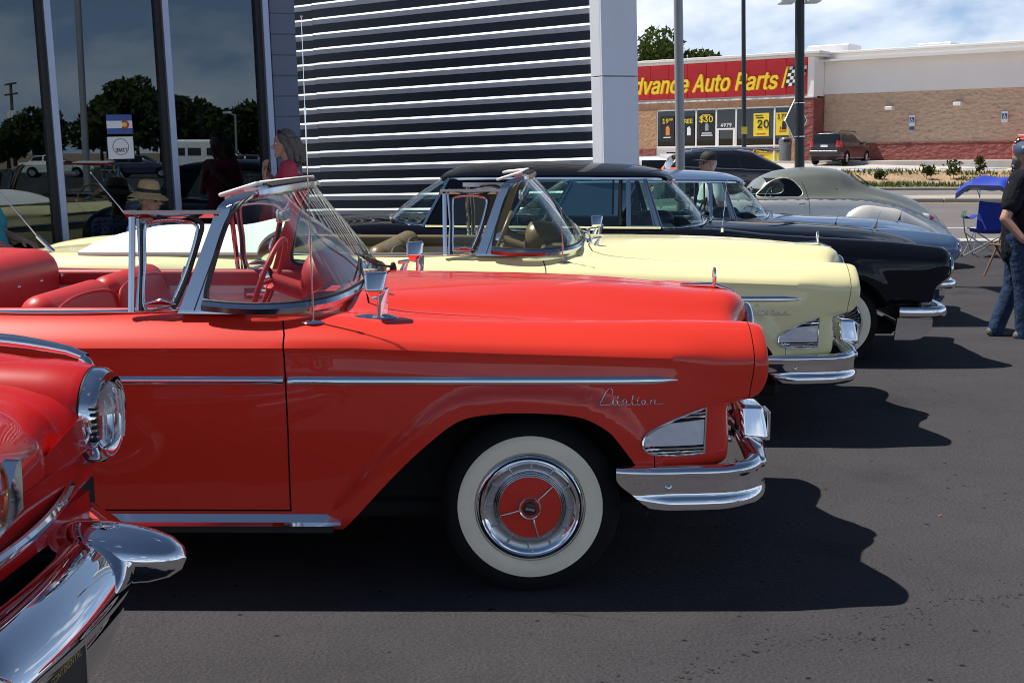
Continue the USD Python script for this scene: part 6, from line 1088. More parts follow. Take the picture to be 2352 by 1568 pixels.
    q_ = text3('OWNERS CLUB', .0135, None, .001, False); v = q_.vertices; obj('plate_lettering', upright(trimesh.Trimesh(v * [.9, 1, 1], q_.faces, process=False), (.1645, -.176 - v[:, 0].max() * .45, .447), (0, 1, 0)), 'gold_print', t)
    st8 = Polygon([(-.176 + r_ * math.cos(a), .515 + r_ * math.sin(a)) for a, r_ in zip(np.arange(8) * math.pi / 4 + math.pi / 2, (.045, .012) * 4)]); obj('plate_star', plate(st8.exterior.buffer(.0018), .1635, .1655, 'yz'), 'gold_print', t); obj('plate_ring', plate(box2(-.201, .49, -.151, .54).exterior.buffer(.0015), .1635, .1652, 'yz'), 'gold_print', t)
    for x in (-.80,): 
        for s in (-1, 1): wheel(t, x, s, yface=.90)
    return t
def box2(a, b, c, d): return Polygon([(a, b), (c, b), (c, d), (a, d)])
mat('gold_metal', (.75, .55, .22), .15, metal=1.0); glassmat('lens_glass', (.92, .94, .96), .10, 4.0, .8, .02)
foreground_car = fg_car()
# ---------------------------------------------------------------- people
mat('skin', (.48, .27, .19), .5, noise=(14, .08)); mat('skin_tan', (.42, .22, .15), .5, noise=(14, .1)); mat('hair_grey', (.12, .10, .09), .7, noise=(30, .35)); mat('hair_white', (.50, .48, .46), .7, noise=(30, .2))
mat('polo_black', (.007, .008, .012), .9, bump=(11, .03), noise=(6, .2), spec=.2); mat('denim', (.022, .040, .088), .85, noise=(14, .4), bump=(13, .03), spec=.2); mat('cap_navy', (.02, .045, .10), .7); mat('cap_black', (.014, .014, .015), .75); mat('shoe_grey', (.10, .10, .10), .7); mat('shirt_white', (.78, .78, .80), .75, noise=(5, .05)); mat('shirt_red', (.50, .045, .085), .75, noise=(6, .1)); mat('straw', (.48, .33, .16), .8, noise=(30, .25), bump=(140, .004)); mat('khaki', (.50, .45, .36), .8, noise=(6, .1)); mat('teal', (.03, .30, .40), .7); mat('can_red', (.50, .01, .015), .25, coat=.6); mat('lens_dark', (.008, .008, .009), .08); mat('shorts', (.62, .60, .57), .8, noise=(6, .08)); mat('purple', (.30, .20, .42), .7, noise=(30, .5)); mat('trouser_white', (.74, .72, .74), .7)
M['shirt_blue'] = usdkit.material(stage, '/World/Looks/shirt_blue', {'tc': ('texture_coordinate', {}), 'v': ('voronoi_texture', {'scale': 26.0, 'randomness': .7}), 'r': ('rgb_ramp', {'ramp': [(0, (.05, .10, .32)), (.34, (.06, .12, .36)), (.40, (.62, .68, .82)), (1, (.66, .72, .85))]}), 'p': ('principled_bsdf', {'roughness': .8})}, [('tc.object', 'v.vector'), ('v.distance', 'r.fac'), ('r.color', 'p.base_color')], surface='p.BSDF')
def organic(chains, ref=.022, it=10, n=14):
    """chains of (point, radius): neighbours hulled, all joined to one surface and smoothed"""
    ms = []
    for ch in chains:
        if len(ch) == 1: ms.append(hull(ch[0], n=n))
        for a, b in zip(ch[:-1], ch[1:]): ms.append(hull(a, b, n=n))
    m = m3.Manifold.batch_boolean(ms, m3.OpType.Add).refine_to_length(ref); t = to_tm(m); t.merge_vertices(); trimesh.smoothing.filter_taubin(t, lamb=.5, nu=.52, iterations=it); return t
def V3(*a): return np.array(a, float)
def hand(wrist, d, palm, side, curl=.6, s=1.0):
    """palm and five fingers; d along the hand, palm = the way the palm faces, side = towards the thumb"""
    d = d / np.linalg.norm(d); side = side - d * (side @ d); side /= np.linalg.norm(side); p = np.cross(d, side) * (1 if np.dot(np.cross(d, side), palm) > 0 else -1); W = wrist; ch = [[(W, .024 * s), (W + d * .045 * s, .020 * s)]]
    for k, (L_, o) in enumerate(((.072, .030), (.080, .010), (.075, -.010), (.058, -.030))):
        a = W + d * .085 * s + side * o * s; ch.append([(W + d * .03 * s + side * o * .7 * s, .013 * s), (a, .0105 * s)]); q = d
        for j in range(3):
            c = curl * (j + .6) * .75; q = d * math.cos(c) + p * math.sin(c); b = a + q * L_ * .42 * s; ch.append([(a, .0098 * s), (b, .0088 * s)]); a = b
    a = W + d * .02 * s + side * .028 * s; b = a + (d * .6 + side * .6 + p * .3) * .045 * s; c = b + (d * .8 + side * .1 + p * .5) * .032 * s; ch += [[(a, .015 * s), (b, .012 * s)], [(b, .012 * s), (c, .010 * s)]]
    return ch
def head_chains(c, f, s=1.0):
    """head centre c, facing f (horizontal)"""
    f = f / np.linalg.norm(f); r = np.cross(f, [0, 0, 1.0]); u = V3(0, 0, 1)
    ch = [[(c + u * .045 * s - f * .015 * s, .088 * s), (c + u * .0 * s + f * .012 * s, .080 * s)], [(c + f * .012 * s, .078 * s), (c - u * .075 * s + f * .045 * s, .042 * s)], [(c + u * .05 * s + f * .03 * s, .070 * s), (c - u * .02 * s + f * .052 * s, .050 * s)]]
    ch.append([(c + f * .088 * s + u * .018 * s, .012 * s), (c + f * .112 * s - u * .022 * s, .015 * s)]); ch.append([(c + f * .098 * s - u * .024 * s, .015 * s), (c + f * .085 * s - u * .024 * s, .022 * s)])
    ch.append([(c + f * .086 * s - u * .058 * s + r * .018 * s, .011 * s), (c + f * .086 * s - u * .058 * s - r * .018 * s, .011 * s)]); ch.append([(c + f * .078 * s - u * .098 * s, .022 * s), (c + f * .06 * s - u * .09 * s, .03 * s)])
    for e in (-1, 1): ch.append([(c + r * e * .080 * s - f * .008 * s + u * .015 * s, .016 * s), (c + r * e * .078 * s - f * .002 * s - u * .025 * s, .011 * s)]); ch.append([(c + f * .078 * s + r * e * .03 * s + u * .045 * s, .014 * s), (c + f * .070 * s + r * e * .055 * s + u * .04 * s, .013 * s)])
    ch.append([(c - u * .03 * s - f * .01 * s, .055 * s), (c - u * .16 * s - f * .03 * s, .056 * s)]); return ch
def face_bits(t, c, f, s=1.0, glasses=True, skin='skin'):
    f = f / np.linalg.norm(f); r = np.cross(f, [0, 0, 1.0]); u = V3(0, 0, 1)
    if glasses:
        for e in (-1, 1): obj('sunglass_lens', to_tm(m3.Manifold.batch_hull([m3.Manifold.sphere(.008 * s, 12).translate(tuple(c + f * (.098 - .012 * abs(a)) * s + r * (e * .034 + a * .018) * s + u * (.018 + b * .013) * s)) for a in (-1, 1) for b in (-1, 1)])), 'lens_dark', t, 50)
        for e in (-1, 1): obj('sunglass_arm', tube([c + f * .088 * s + r * e * .062 * s + u * .026 * s, c + f * .03 * s + r * e * .083 * s + u * .028 * s, c - f * .02 * s + r * e * .088 * s + u * .020 * s], .0035 * s, 6), 'lens_dark', t, 60)
    else:
        for e in (-1, 1): obj('eye', hull((c + f * .083 * s + r * e * .032 * s + u * .018 * s, .011 * s)), 'white_print', t, True); obj('iris', hull((c + f * .0905 * s + r * e * .032 * s + u * .018 * s, .005 * s)), 'lens_dark', t, True)
    obj('lips', to_tm(m3.Manifold.batch_hull([m3.Manifold.sphere(.006 * s, 10).translate(tuple(c + f * (.095 - abs(a) * .012) * s + r * a * .022 * s - u * .058 * s)) for a in (-1, 0, 1)])), 'lips', t, 60)
def cap(t, c, f, m, s=1.0, badge=None):
    f = f / np.linalg.norm(f); r = np.cross(f, [0, 0, 1.0]); u = V3(0, 0, 1); dome = lathe([(.106, 0), (.107, .03), (.098, .065), (.075, .095), (.04, .112), (.001, .116)], 32); ang = math.atan2(f[1], f[0])
    obj('cap_crown', move(dome, c + u * .052 * s - f * .008, rz=ang, s=s), m, t, 60); br = []
    for k in np.linspace(-1.05, 1.05, 13):
        br.append([(rr * math.cos(k) * (1.0 + .05), rr * math.sin(k) * .92, .006 - .10 * max(0, rr - .10) - .012 * abs(k)) for rr in (.095, .135, .165 + .02 * math.cos(k))])
    obj('cap_peak', move(slab(np.array(br), .006), c + u * .055 * s, rz=ang, s=s), m, t, 50); obj('cap_button', hull((c + u * .170 * s, .010)), m, t, True)
    if badge:
        for k, (a, z, rr, mm) in enumerate(badge): obj('cap_badge', move(lathe([(rr, 0), (rr, .004), (.001, .005)], 20, 'x'), c + u * z + (f * math.cos(a) + r * math.sin(a)) * .103, rz=ang - a), mm, t, 50)
mat('lips', (.38, .15, .12), .5)
def person(label, loc, group=None): return thing('person', label, 'person', loc, 0, group)
X_, Y_, Z_ = V3(1, 0, 0), V3(0, 1, 0), V3(0, 0, 1)

# man with the can, walking to the right at the frame's edge
p = person('man in navy cap, black polo and jeans holding a red drink can', (4.605, 11.2, -.03)); f = V3(.93, -.36, 0); f /= np.linalg.norm(f); r = np.cross(f, Z_); hc = V3(-.01, 0, 1.615)
# r points to his right hand (towards the camera)
Sn, Sf = V3(-.05, 0, 1.44) + r * .205, V3(-.05, 0, 1.44) - r * .205; En = Sn + V3(-.15, -.07, -.335); Wn = En + f * .15 + V3(.0, -.03, -.185); Ef = Sf + V3(-.03, .05, -.34); Wf = Ef + V3(.10, .0, -.24)
hipn, hipf = V3(-.03, 0, .93) + r * .10, V3(-.03, 0, .93) - r * .10; kn, kf = hipn + V3(.06, -.01, -.45), hipf + V3(-.02, .02, -.45); an, af = kn + V3(.02, -.01, -.40), kf + V3(-.12, .02, -.38)
body = head_chains(hc, f) + [[(V3(-.04, 0, 1.47), .06), (V3(-.05, 0, 1.38), .12), (V3(-.04, 0, 1.15), .14), (V3(-.03, 0, .95), .14)], [(Sn, .065), (Sf, .065)], [(Sn, .058), (En, .044), (Wn, .030)], [(Sf, .058), (Ef, .044), (Wf, .03)], [(hipn, .09), (kn, .06), (an, .04)], [(hipf, .09), (kf, .06), (af, .04)]] + hand(Wn, f * .8 + V3(0, 0, -.35), -r, Z_ * .9 + f * .2, .9) + hand(Wf, V3(.3, 0, -.9), r, f, .5)
obj('body', organic(body, .018, 8), 'skin_tan', p, 60); face_bits(p, hc, f)
obj('polo_shirt', organic([[(V3(-.05, 0, 1.435), .105), (V3(-.04, 0, 1.28), .158), (V3(-.02, 0, 1.08), .172), (V3(-.02, 0, .94), .165), (V3(-.02, 0, .80), .162)], [(V3(-.04, 0, 1.28) + r * .09, .13), (V3(-.03, 0, .82) + r * .07, .125)], [(V3(-.04, 0, 1.28) - r * .09, .13), (V3(-.03, 0, .82) - r * .07, .125)], [(Sn, .090), (Sf, .090)], [(Sn, .086), (Sn * .35 + En * .65, .082)], [(Sf, .086), (Sf * .35 + Ef * .65, .078)]], .028, 10), 'polo_black', p, 60)
obj('collar', J(tube(resample(np.array([hc + V3(.0, 0, -.145) + f * .075 + r * .01, hc + V3(-.02, 0, -.125) + r * .072, hc + V3(-.04, 0, -.105) - f * .06, hc + V3(-.02, 0, -.125) - r * .072, hc + V3(.0, 0, -.145) + f * .075 - r * .01]), 24), .017, 8)), 'polo_black', p, 60)
obj('jeans', organic([[(hipn + V3(0, 0, -.02), .115), (kn, .086), (an + V3(0, 0, -.0), .074), (an + V3(0, 0, -.05), .076)], [(hipf, .115), (kf, .086), (af, .074), (af + V3(0, 0, -.04), .076)], [(hipn, .12), (hipf, .12)]], .03, 8), 'denim', p, 60)
for a in (an, af): obj('shoe', organic([[(V3(a[0] - .05, a[1], max(a[2] - .055, .045)), .045), (V3(a[0] + .06, a[1] - .02, max(a[2] - .06, .042)), .042), (V3(a[0] + .17, a[1] - .05, max(a[2] - .065, .036)), .034)]], .02, 6), 'shoe_grey', p, 60)
cap(p, hc, f, 'cap_navy', 1.0, [(1.1, .105, .022, 'white_print'), (1.55, .092, .018, 'teal'), (.6, .11, .024, 'white_print'), (1.9, .11, .012, 'white_print')])
obj('hair', organic([[(hc - f * .06 + V3(0, 0, .0), .062), (hc - f * .05 - V3(0, 0, .05), .05)]], .02, 5), 'hair_grey', p, 60)
cn = thing('drink_can', 'red soft drink can with silver top held by the man in the navy cap', 'can', p.GetAttribute('xformOp:translate').Get() + Gf.Vec3d(*(Wn + f * .075 + V3(0, 0, -.055) - r * .028)), 0)
obj('can_body', lathe([(.026, 0), (.033, .008), (.033, .112), (.028, .120)], 28), 'can_red', cn, 50); obj('can_top', lathe([(.028, .1195), (.027, .123), (.025, .119), (.001, .119)], 28), 'chrome_soft', cn, 50); obj('pull_tab', box(-.010, .010, -.006, .006, .1195, .1225), 'chrome_soft', cn)

# woman by the block pier, facing left
p = person('woman with wavy grey hair and red top, hands together, before the grey block pier', (-2.14, 11.75, .16)); f = V3(-.97, -.22, 0); f /= np.linalg.norm(f); r = np.cross(f, Z_); hc = V3(.01, 0, 1.565); Sl, Sr = V3(.04, 0, 1.36) + r * .175, V3(.04, 0, 1.36) - r * .175
# -r is towards the camera here
El = Sl + V3(-.02, .08, -.27); Er = Sr + V3(.0, -.09, -.26); Wl = V3(-.17, .05, 1.30); Wr = V3(-.16, -.09, 1.26)
body = head_chains(hc, f, .96) + [[(V3(.04, 0, 1.40), .05), (V3(.05, 0, 1.28), .11), (V3(.05, 0, 1.05), .12), (V3(.05, 0, .9), .15)], [(Sl, .05), (Sr, .05)], [(Sl, .052), (El, .042), (Wl, .028)], [(Sr, .052), (Er, .044), (Wr, .028)], [(V3(.05, .09, .85), .09), (V3(.04, .09, .45), .06), (V3(.05, .09, .08), .04)], [(V3(.05, -.09, .85), .09), (V3(.04, -.09, .45), .06), (V3(.05, -.09, .08), .04)]] + hand(Wl, V3(-.25, -.55, .75), X_, Z_ + f * .4, .8, .92) + hand(Wr, V3(-.35, .45, .8), X_, Z_ + f * .2, .7, .92)
obj('body', organic(body, .018, 8), 'skin', p, 60); face_bits(p, hc, f, .96, False)
obj('top', organic([[(V3(.045, 0, 1.36), .085), (V3(.04, 0, 1.2), .145), (V3(.05, 0, 1.0), .15), (V3(.05, 0, .85), .165)], [(Sl, .072), (Sr, .072)], [(Sl, .072), (Sl * .45 + El * .55, .072)], [(Sr, .074), (Sr * .45 + Er * .55, .074)], [(V3(-.04, .07, 1.18), .09), (V3(-.04, -.07, 1.18), .09)]], .028, 8), 'shirt_red', p, 60)
obj('trousers', organic([[(V3(.05, .09, .88), .125), (V3(.04, .09, .45), .085), (V3(.05, .09, .06), .06)], [(V3(.05, -.09, .88), .125), (V3(.04, -.09, .45), .085), (V3(.05, -.09, .06), .06)]], .04, 6), 'cap_navy', p, 60)
for y in (-.09, .09): obj('shoe', organic([[(V3(.06, y, .045), .04), (V3(-.12, y, .035), .035)]], .02, 5), 'shoe_grey', p, 60)
rg = np.random.default_rng(5); hch = [[(hc + V3(.02, 0, .06), .098), (hc + V3(.06, 0, .0), .088), (hc + V3(.09, 0, -.09), .075), (hc + V3(.10, -.01, -.155), .055)]]
for k in range(16):
    a = rg.uniform(-1.9, 1.9); q_ = hc + V3(.03 + .085 * math.cos(a), .085 * math.sin(a), .05); hch.append([(q_, .03), (q_ + V3(.03 + rg.uniform(-.01, .03), rg.uniform(-.02, .02), -.09), .034), (q_ + V3(.04 + rg.uniform(-.02, .05), rg.uniform(-.03, .03), -.18 - rg.uniform(0, .04)), .022)])
obj('hair', organic(hch, .014, 4), 'hair_grey', p, 60); obj('sunglasses', J(*[hull((hc + f * .045 + r * e * .035 + V3(0, 0, .125), .018), (hc + f * .03 + r * e * .06 + V3(0, 0, .115), .014)) for e in (-1, 1)], tube([hc + f * .02 + r * .085 + V3(0, 0, .11), hc - f * .06 + r * .085 + V3(0, 0, .04)], .004, 6), tube([hc + f * .02 - r * .095 + V3(0, 0, .11), hc - f * .06 - r * .098 + V3(0, 0, .04)], .004, 6)), 'lens_dark', p, 50)

# seated people before the glass
def seated(label, loc, f, shirt, trousers, hat=None, lean=.1, skin='skin_tan', hairm='hair_grey', glasses=True):
    p = person(label, loc); f = f / np.linalg.norm(f); r = np.cross(f, Z_); u = Z_; hip = u * .50; ch_ = hip + u * .42 - f * lean; hc = ch_ + u * .345 + f * .05; S = [ch_ + u * .09 + r * .18 * e for e in (-1, 1)]; E = [s_ + f * .10 - u * .26 + r * .05 * e for s_, e in zip(S, (-1, 1))]; Wr_ = [e_ + f * .22 - u * .05 - r * .06 * e for e_, e in zip(E, (-1, 1))]; K = [hip + f * .44 + u * .06 + r * .11 * e for e in (-1, 1)]; A = [k + f * .04 - u * .46 for k in K]
    body = head_chains(hc, f) + [[(ch_ + u * .14, .05), (ch_, .13), (hip + u * .1, .14)], [(S[0], .06), (S[1], .06)]] + [[(s_, .055), (e_, .043), (w, .03)] for s_, e_, w in zip(S, E, Wr_)] + [[(hip + r * .09 * e, .09), (k, .06), (a, .04)] for k, a, e in zip(K, A, (-1, 1))]
    for w, e in zip(Wr_, (-1, 1)): body += hand(w, f - u * .3, -u, -r * e, .5)
    obj('body', organic(body, .02, 8), skin, p, 60); face_bits(p, hc, f, 1, glasses)
    obj('shirt', organic([[(ch_ + u * .10, .10), (ch_, .155), (hip + u * .15, .175), (hip + u * .02, .17)], [(S[0], .08), (S[1], .08)]] + [[(s_, .08), (s_ * .35 + e_ * .65, .076)] for s_, e_ in zip(S, E)], .03, 8), shirt, p, 60)
    obj('trousers', organic([[(hip + r * .09 * e, .115), (k, .085), (a + u * .05, .07)] for k, a, e in zip(K, A, (-1, 1))], .03, 6), trousers, p, 60)
    for a in A: obj('shoe', organic([[(a - f * .03 - u * .02, .045), (a + f * .15 - u * .03, .036)]], .02, 5), 'shoe_grey', p, 60)
    if hat == 'straw':
        ang = math.atan2(f[1], f[0]); br = lathe([(.001, .13), (.05, .138), (.082, .125), (.096, .08), (.104, .025), (.115, .012), (.155, -.002), (.182, -.020), (.184, -.024), (.155, -.010), (.104, .004)], 48); v = br.vertices.copy(); v[:, 2] -= .10 * (v[:, 1] ** 2) * (np.abs(v[:, 1]) > .1) ; v[:, 2] += np.where(v[:, 0] > .1, -.10 * (v[:, 0] - .1), np.where(v[:, 0] < -.1, .25 * (v[:, 0] + .1), 0)); obj('straw_hat', move(trimesh.Trimesh(v, br.faces, process=False), hc + u * .062 - f * .005, rz=ang, ry=0.12), 'straw', p, 60); obj('hat_band', move(lathe([(.1045, .022), (.1035, .032), (.1005, .055), (.099, .058)], 40), hc + u * .062 - f * .005, rz=ang, ry=.12), 'fabric_black', p, 60)
    else: obj('hair', organic([[(hc + u * .06 - f * .02, .094), (hc - f * .05, .075)]], .02, 5), hairm, p, 60)
    c = thing('folding_chair', 'dark folding chair under ' + ('the man in the straw hat' if hat else 'the person in the teal shirt'), 'chair', loc, math.degrees(math.atan2(f[1], f[0])))
    obj('seat', rbox(-.2, .25, -.24, .24, .36, .385, .01), 'fabric_black', c, 40); obj('backrest', rbox(-.34, -.31, -.24, .24, .55, .88, .012), 'fabric_black', c, 40)
    for e in (-1, 1): obj('leg', tube([(-.34, .25 * e, .88), (-.24, .25 * e, .4), (.22, .25 * e, 0)], .012, 8), 'brushed', c, 60); obj('leg', tube([(.22, .25 * e, .38), (-.28, .25 * e, 0)], .012, 8), 'brushed', c, 60)
    return p
q_ = at(344, 455, 11.35); seated('seated man in straw hat, sunglasses and blue patterned shirt before the glass front', (q_[0] + .04, 11.35, q_[2] - 1.285), V3(.98, -.2, 0), 'shirt_blue', 'denim', 'straw')
q_ = at(-34, 455, 10.55); seated('seated person in teal shirt and khaki trousers at the left edge', (q_[0], 10.55, q_[2] - 1.05), V3(.97, -.2, 0), 'teal', 'khaki')

# man with black cap between the cars
p = person('man in black cap and white shirt holding a plate behind the blue hardtop', (at(1626, 400, 15.9)[0], 15.9, -.10)); f = V3(-.96, -.28, 0); f /= np.linalg.norm(f); r = np.cross(f, Z_); hc = V3(-.0, 0, 1.60); Sl, Sr = V3(.06, 0, 1.38) + r * .20, V3(.06, 0, 1.38) - r * .20; El, Er = Sl + V3(.0, .03, -.31), Sr + V3(.02, -.05, -.31); Wl, Wr = El + f * .25 + V3(0, 0, .06), Er + f * .25 + V3(0, 0, .07)
body = head_chains(hc, f) + [[(V3(.05, 0, 1.42), .06), (V3(.06, 0, 1.3), .13), (V3(.06, 0, 1.0), .15)], [(Sl, .06), (Sr, .06)], [(Sl, .058), (El, .044), (Wl, .03)], [(Sr, .058), (Er, .044), (Wr, .03)]] + [[(V3(.06, y, .9), .09), (V3(.05, y, .48), .06), (V3(.06, y, .08), .045)] for y in (-.1, .1)] + hand(Wl, f, Z_, -r, .3) + hand(Wr, f, Z_, r, .3)
obj('body', organic(body, .018, 8), 'skin_tan', p, 60); face_bits(p, hc, f)
obj('shirt', organic([[(V3(.055, 0, 1.385), .10), (V3(.05, 0, 1.25), .16), (V3(.03, 0, 1.05), .185), (V3(.05, 0, .93), .17)], [(Sl, .085), (Sr, .085)], [(Sl, .085), (Sl * .4 + El * .6, .078)], [(Sr, .085), (Sr * .4 + Er * .6, .078)]], .028, 8), 'shirt_white', p, 60); obj('belt', tube(np.array([(.05 + .168 * math.cos(a), .155 * math.sin(a), .93) for a in np.linspace(0, 2 * np.pi, 32)]), .022, 8, cap=False), 'fabric_black', p, 60)
obj('shorts', organic([[(V3(.06, y, .88), .125), (V3(.05, y, .52), .10)] for y in (-.09, .09)], .03, 6), 'shorts', p, 60)
for y in (-.1, .1): obj('shoe', organic([[(V3(.08, y, .045), .045), (V3(-.10, y - .03, .036), .036)]], .02, 5), 'shirt_white', p, 60)
cap(p, hc, f, 'cap_black'); obj('hair', organic([[(hc - f * .055 + V3(0, 0, .015), .068), (hc - f * .05 - V3(0, 0, .045), .05)]], .02, 5), 'hair_white', p, 60)
b_ = p.GetAttribute('xformOp:translate').Get(); pc = (Wl + Wr) / 2 + f * .14 + V3(0, 0, .035); pt = thing('food_plate', 'white paper plate of orange and red snacks held by the man in black cap', 'plate', b_ + Gf.Vec3d(*pc), 0)
obj('plate', lathe([(.001, 0), (.09, 0), (.13, .018), (.132, .016), (.09, -.004), (.001, -.004)], 32), 'white_print', pt, 50); rg = np.random.default_rng(9)
for k in range(9): obj('snack', hull(((rg.uniform(-.07, .07), rg.uniform(-.07, .07), .02), .022), ((rg.uniform(-.07, .07), rg.uniform(-.07, .07), .03), .018)), ('lens_amber', 'red_print', 'yellow_print')[k % 3], pt, 50)
# small child mostly hidden behind the man with the can
p = person('small child in white trousers and purple top partly hidden behind the man with the can', (at(2330, 640, 16.9)[0], 16.9, -.1)); hc = V3(0, 0, .88)
obj('body', organic(head_chains(hc, V3(-.4, -.9, 0), .85) + [[(V3(0, 0, .74), .05), (V3(0, 0, .6), .09), (V3(0, 0, .42), .1)]] + [[(V3(y, 0, .4), .06), (V3(y, 0, .2), .045), (V3(y, 0, .05), .03)] for y in (-.06, .06)] + [[(V3(e * .11, 0, .68), .035), (V3(e * .16, -.02, .52), .028), (V3(e * .15, -.06, .40), .022)] for e in (-1, 1)] + hand(V3(-.15, -.06, .40), V3(0, -.2, -1), V3(1, 0, 0), V3(0, -1, 0), .4, .6) + hand(V3(.15, -.06, .40), V3(0, -.2, -1), V3(-1, 0, 0), V3(0, -1, 0), .4, .6), .016, 6), 'skin', p, 60)
obj('top', organic([[(V3(0, 0, .70), .075), (V3(0, 0, .55), .115), (V3(0, 0, .36), .135)], [(V3(-.1, 0, .68), .05), (V3(.1, 0, .68), .05)]], .02, 6), 'purple', p, 60); obj('trousers', organic([[(V3(y, 0, .38), .08), (V3(y, 0, .2), .062), (V3(y, 0, .07), .05)] for y in (-.065, .065)], .02, 6), 'trouser_white', p, 60); obj('hair', organic([[(hc + V3(0, .02, .05), .085), (hc + V3(0, .06, -.05), .06)]], .02, 5), 'hair_grey', p, 60); face_bits(p, hc, V3(-.4, -.9, 0), .85, False)
for y in (-.065, .065): obj('shoe', organic([[(V3(y, .02, .03), .03), (V3(y - .02, -.08, .025), .028)]], .016, 4), 'shirt_red', p, 60)

# ---------------------------------------------------------------- camp chair with canopy, wooden folding chair
mat('canvas_blue', (.009, .034, .33), .7, bump=(120, .001)); mat('canvas_navy', (.006, .012, .07), .75); mat('wood_brown', (.13, .065, .035), .6, noise=(20, .3))
c = thing('camp_chair', 'blue folding camp chair with a blue sun canopy on thin metal poles', 'chair', (at(2271, 560, 20.9)[0], 20.9, -.10), -38)   # faces -y before turning
def tb(*pts, r=.011, m='brushed', nm='pole'): obj(nm, tube(np.array(pts, float), r, 8), m, c, 60)
seat = np.array([[(x, y, .42 + .03 * (abs(x) / .3) ** 2 + .05 * (-y / .25 > .6) - .03 * math.cos(y * 5)) for x in np.linspace(-.29, .29, 11)] for y in np.linspace(-.28, .24, 9)]); obj('seat', slab(seat, .012), 'canvas_blue', c, 60)
back = np.array([[(x, .24 + .10 * k + .05 * (x / .3) ** 2 * -1 + .03, .42 + .50 * k - .03 * (1 - (x / .3) ** 2) * (k > .9)) for x in np.linspace(-.29, .29, 11)] for k in np.linspace(0, 1, 9)]); obj('backrest', slab(back, .012), 'canvas_blue', c, 60)
for s in (-1, 1):
    arm = np.array([[(s * (.33 + w), y, .68 - .05 * math.sin((y + .32) / .56 * math.pi)) for w in (-.05, 0, .05)] for y in np.linspace(-.34, .24, 9)]); obj('armrest', slab(arm, .01), 'canvas_blue', c, 60)
    tb((s * .34, -.30, .0), (s * .32, .24, .40), nm='leg'); tb((s * .34, .27, .0), (s * .32, -.28, .42), nm='leg'); tb((s * .33, .26, .0), (s * .30, .35, .95), (s * .30, .33, 1.24), r=.009); tb((s * .32, -.28, .42), (s * .34, -.32, .67), nm='arm_post'); tb((s * .34, -.30, 0), (s * -.32, -.27, .40), nm='leg'); tb((s * .33, .27, 0), (s * -.31, .25, .40), nm='leg'); tb((s * .30, .34, .98), (s * .28, -.05, 1.27), r=.007, nm='canopy_strut')
    for y in (-.30, .27): obj('foot', hull(((s * .34, y, .012), .022), ((s * .34, y, .03), .018)), 'rubber_trim', c, 50)
can = np.array([[(x, y, 1.30 - .35 * max(0, abs(x) - .26) ** 1.0 * 2.2 - .55 * max(0, -y - .30) ** 1.2 * 2 + .03 * math.sin(y * 4) - .02 * math.cos(x * 9)) for x in np.linspace(-.46, .46, 19)] for y in np.linspace(-.42, .50, 15)]); obj('canopy', slab(can, .010), 'canvas_blue', c, 60)
for s in (-1, 1):
    fl = np.array([[(s * (.455 + .01 * k), y, 1.158 - .55 * max(0, -y - .30) ** 1.2 * 2 + .03 * math.sin(y * 4) - k * (.075 + .03 * math.sin(y * 9))) for k in np.linspace(0, 1, 4)] for y in np.linspace(-.40, .48, 15)]); obj('canopy_flap', slab(fl, .008), 'canvas_navy', c, 60)
fl = np.array([[(x, -.425 - .01 * k, 1.29 - .35 * max(0, abs(x) - .26) * 2.2 - .09 - k * (.07 + .02 * math.sin(x * 12))) for k in np.linspace(0, 1, 4)] for x in np.linspace(-.44, .44, 15)]); obj('canopy_flap', slab(fl, .008), 'canvas_navy', c, 60)
cw = at(2215, 497, 20.6); cp_ = thing('drink_cup', 'clear plastic cup standing in the camp chair armrest', 'cup', (cw[0], 20.62, cw[2] - .06), 0); obj('cup', lathe([(.03, 0), (.04, .13), (.039, .13), (.029, .004), (.001, .004)], 20), 'glass_car', cp_, 50)
w = thing('folding_chair', 'brown folding chair leg showing behind the man with the can', 'chair', (at(2318, 610, 17.5)[0], 17.5, -.10), 20)
for y in (-.22, .22): obj('leg', tube([(-.24, y, 0), (-.02, y, .45), (.12, y, .86)], .016, 8), 'wood_brown', w, 60); obj('leg', tube([(.25, y, 0), (-.10, y, .48)], .016, 8), 'wood_brown', w, 60)
obj('seat', rbox(-.2, .2, -.22, .22, .44, .465, .011), 'wood_brown', w, 40); obj('backrest', rbox(.06, .085, -.22, .22, .66, .84, .011), 'wood_brown', w, 40)

# ---------------------------------------------------------------- what the glass front mirrors: the far side of the lot, trees, poles and parked vehicles
GN = np.array([math.sin(GA), -math.cos(GA), 0.0])
def mirrored(u, v, Dd): P = at(u, v, Dd); return P - 2 * ((P - G0) @ GN) * GN
def far_ground(u, Dd): q = mirrored(u, 346, Dd); return np.array([q[0], q[1], 0.0])
names = ['tall', 'broad', 'dense', 'low', 'rounded', 'leafy', 'spreading', 'bushy', 'shady', 'thick']
where = ['left of the utility pole', 'just right of the utility pole', 'behind the camper van', 'nearest the arm lamp', 'beside the tallest tree', 'with the highest crown', 'at the right end of its row', 'at the left end of its row', 'between the two lamp posts', 'beyond the parked cars']
for k, (u, v, D_) in enumerate(((20, 285, 150), (95, 252, 150), (235, 232, 145), (265, 200, 150), (318, 172, 150), (372, 196, 150), (432, 222, 150), (500, 232, 148), (560, 240, 152), (640, 262, 150))):
    q = far_ground(u, D_); h = (346 - v) / 2848.8 * D_ + CAM_H; tree(f'{names[k]} tree mirrored in the glass {where[k]}', tuple(q), h, 2.6 + .7 * (k % 3), 60 + k, 'leaf_dark' if k % 2 else 'leaf', 2600, .42, 'trees mirrored in the glass')
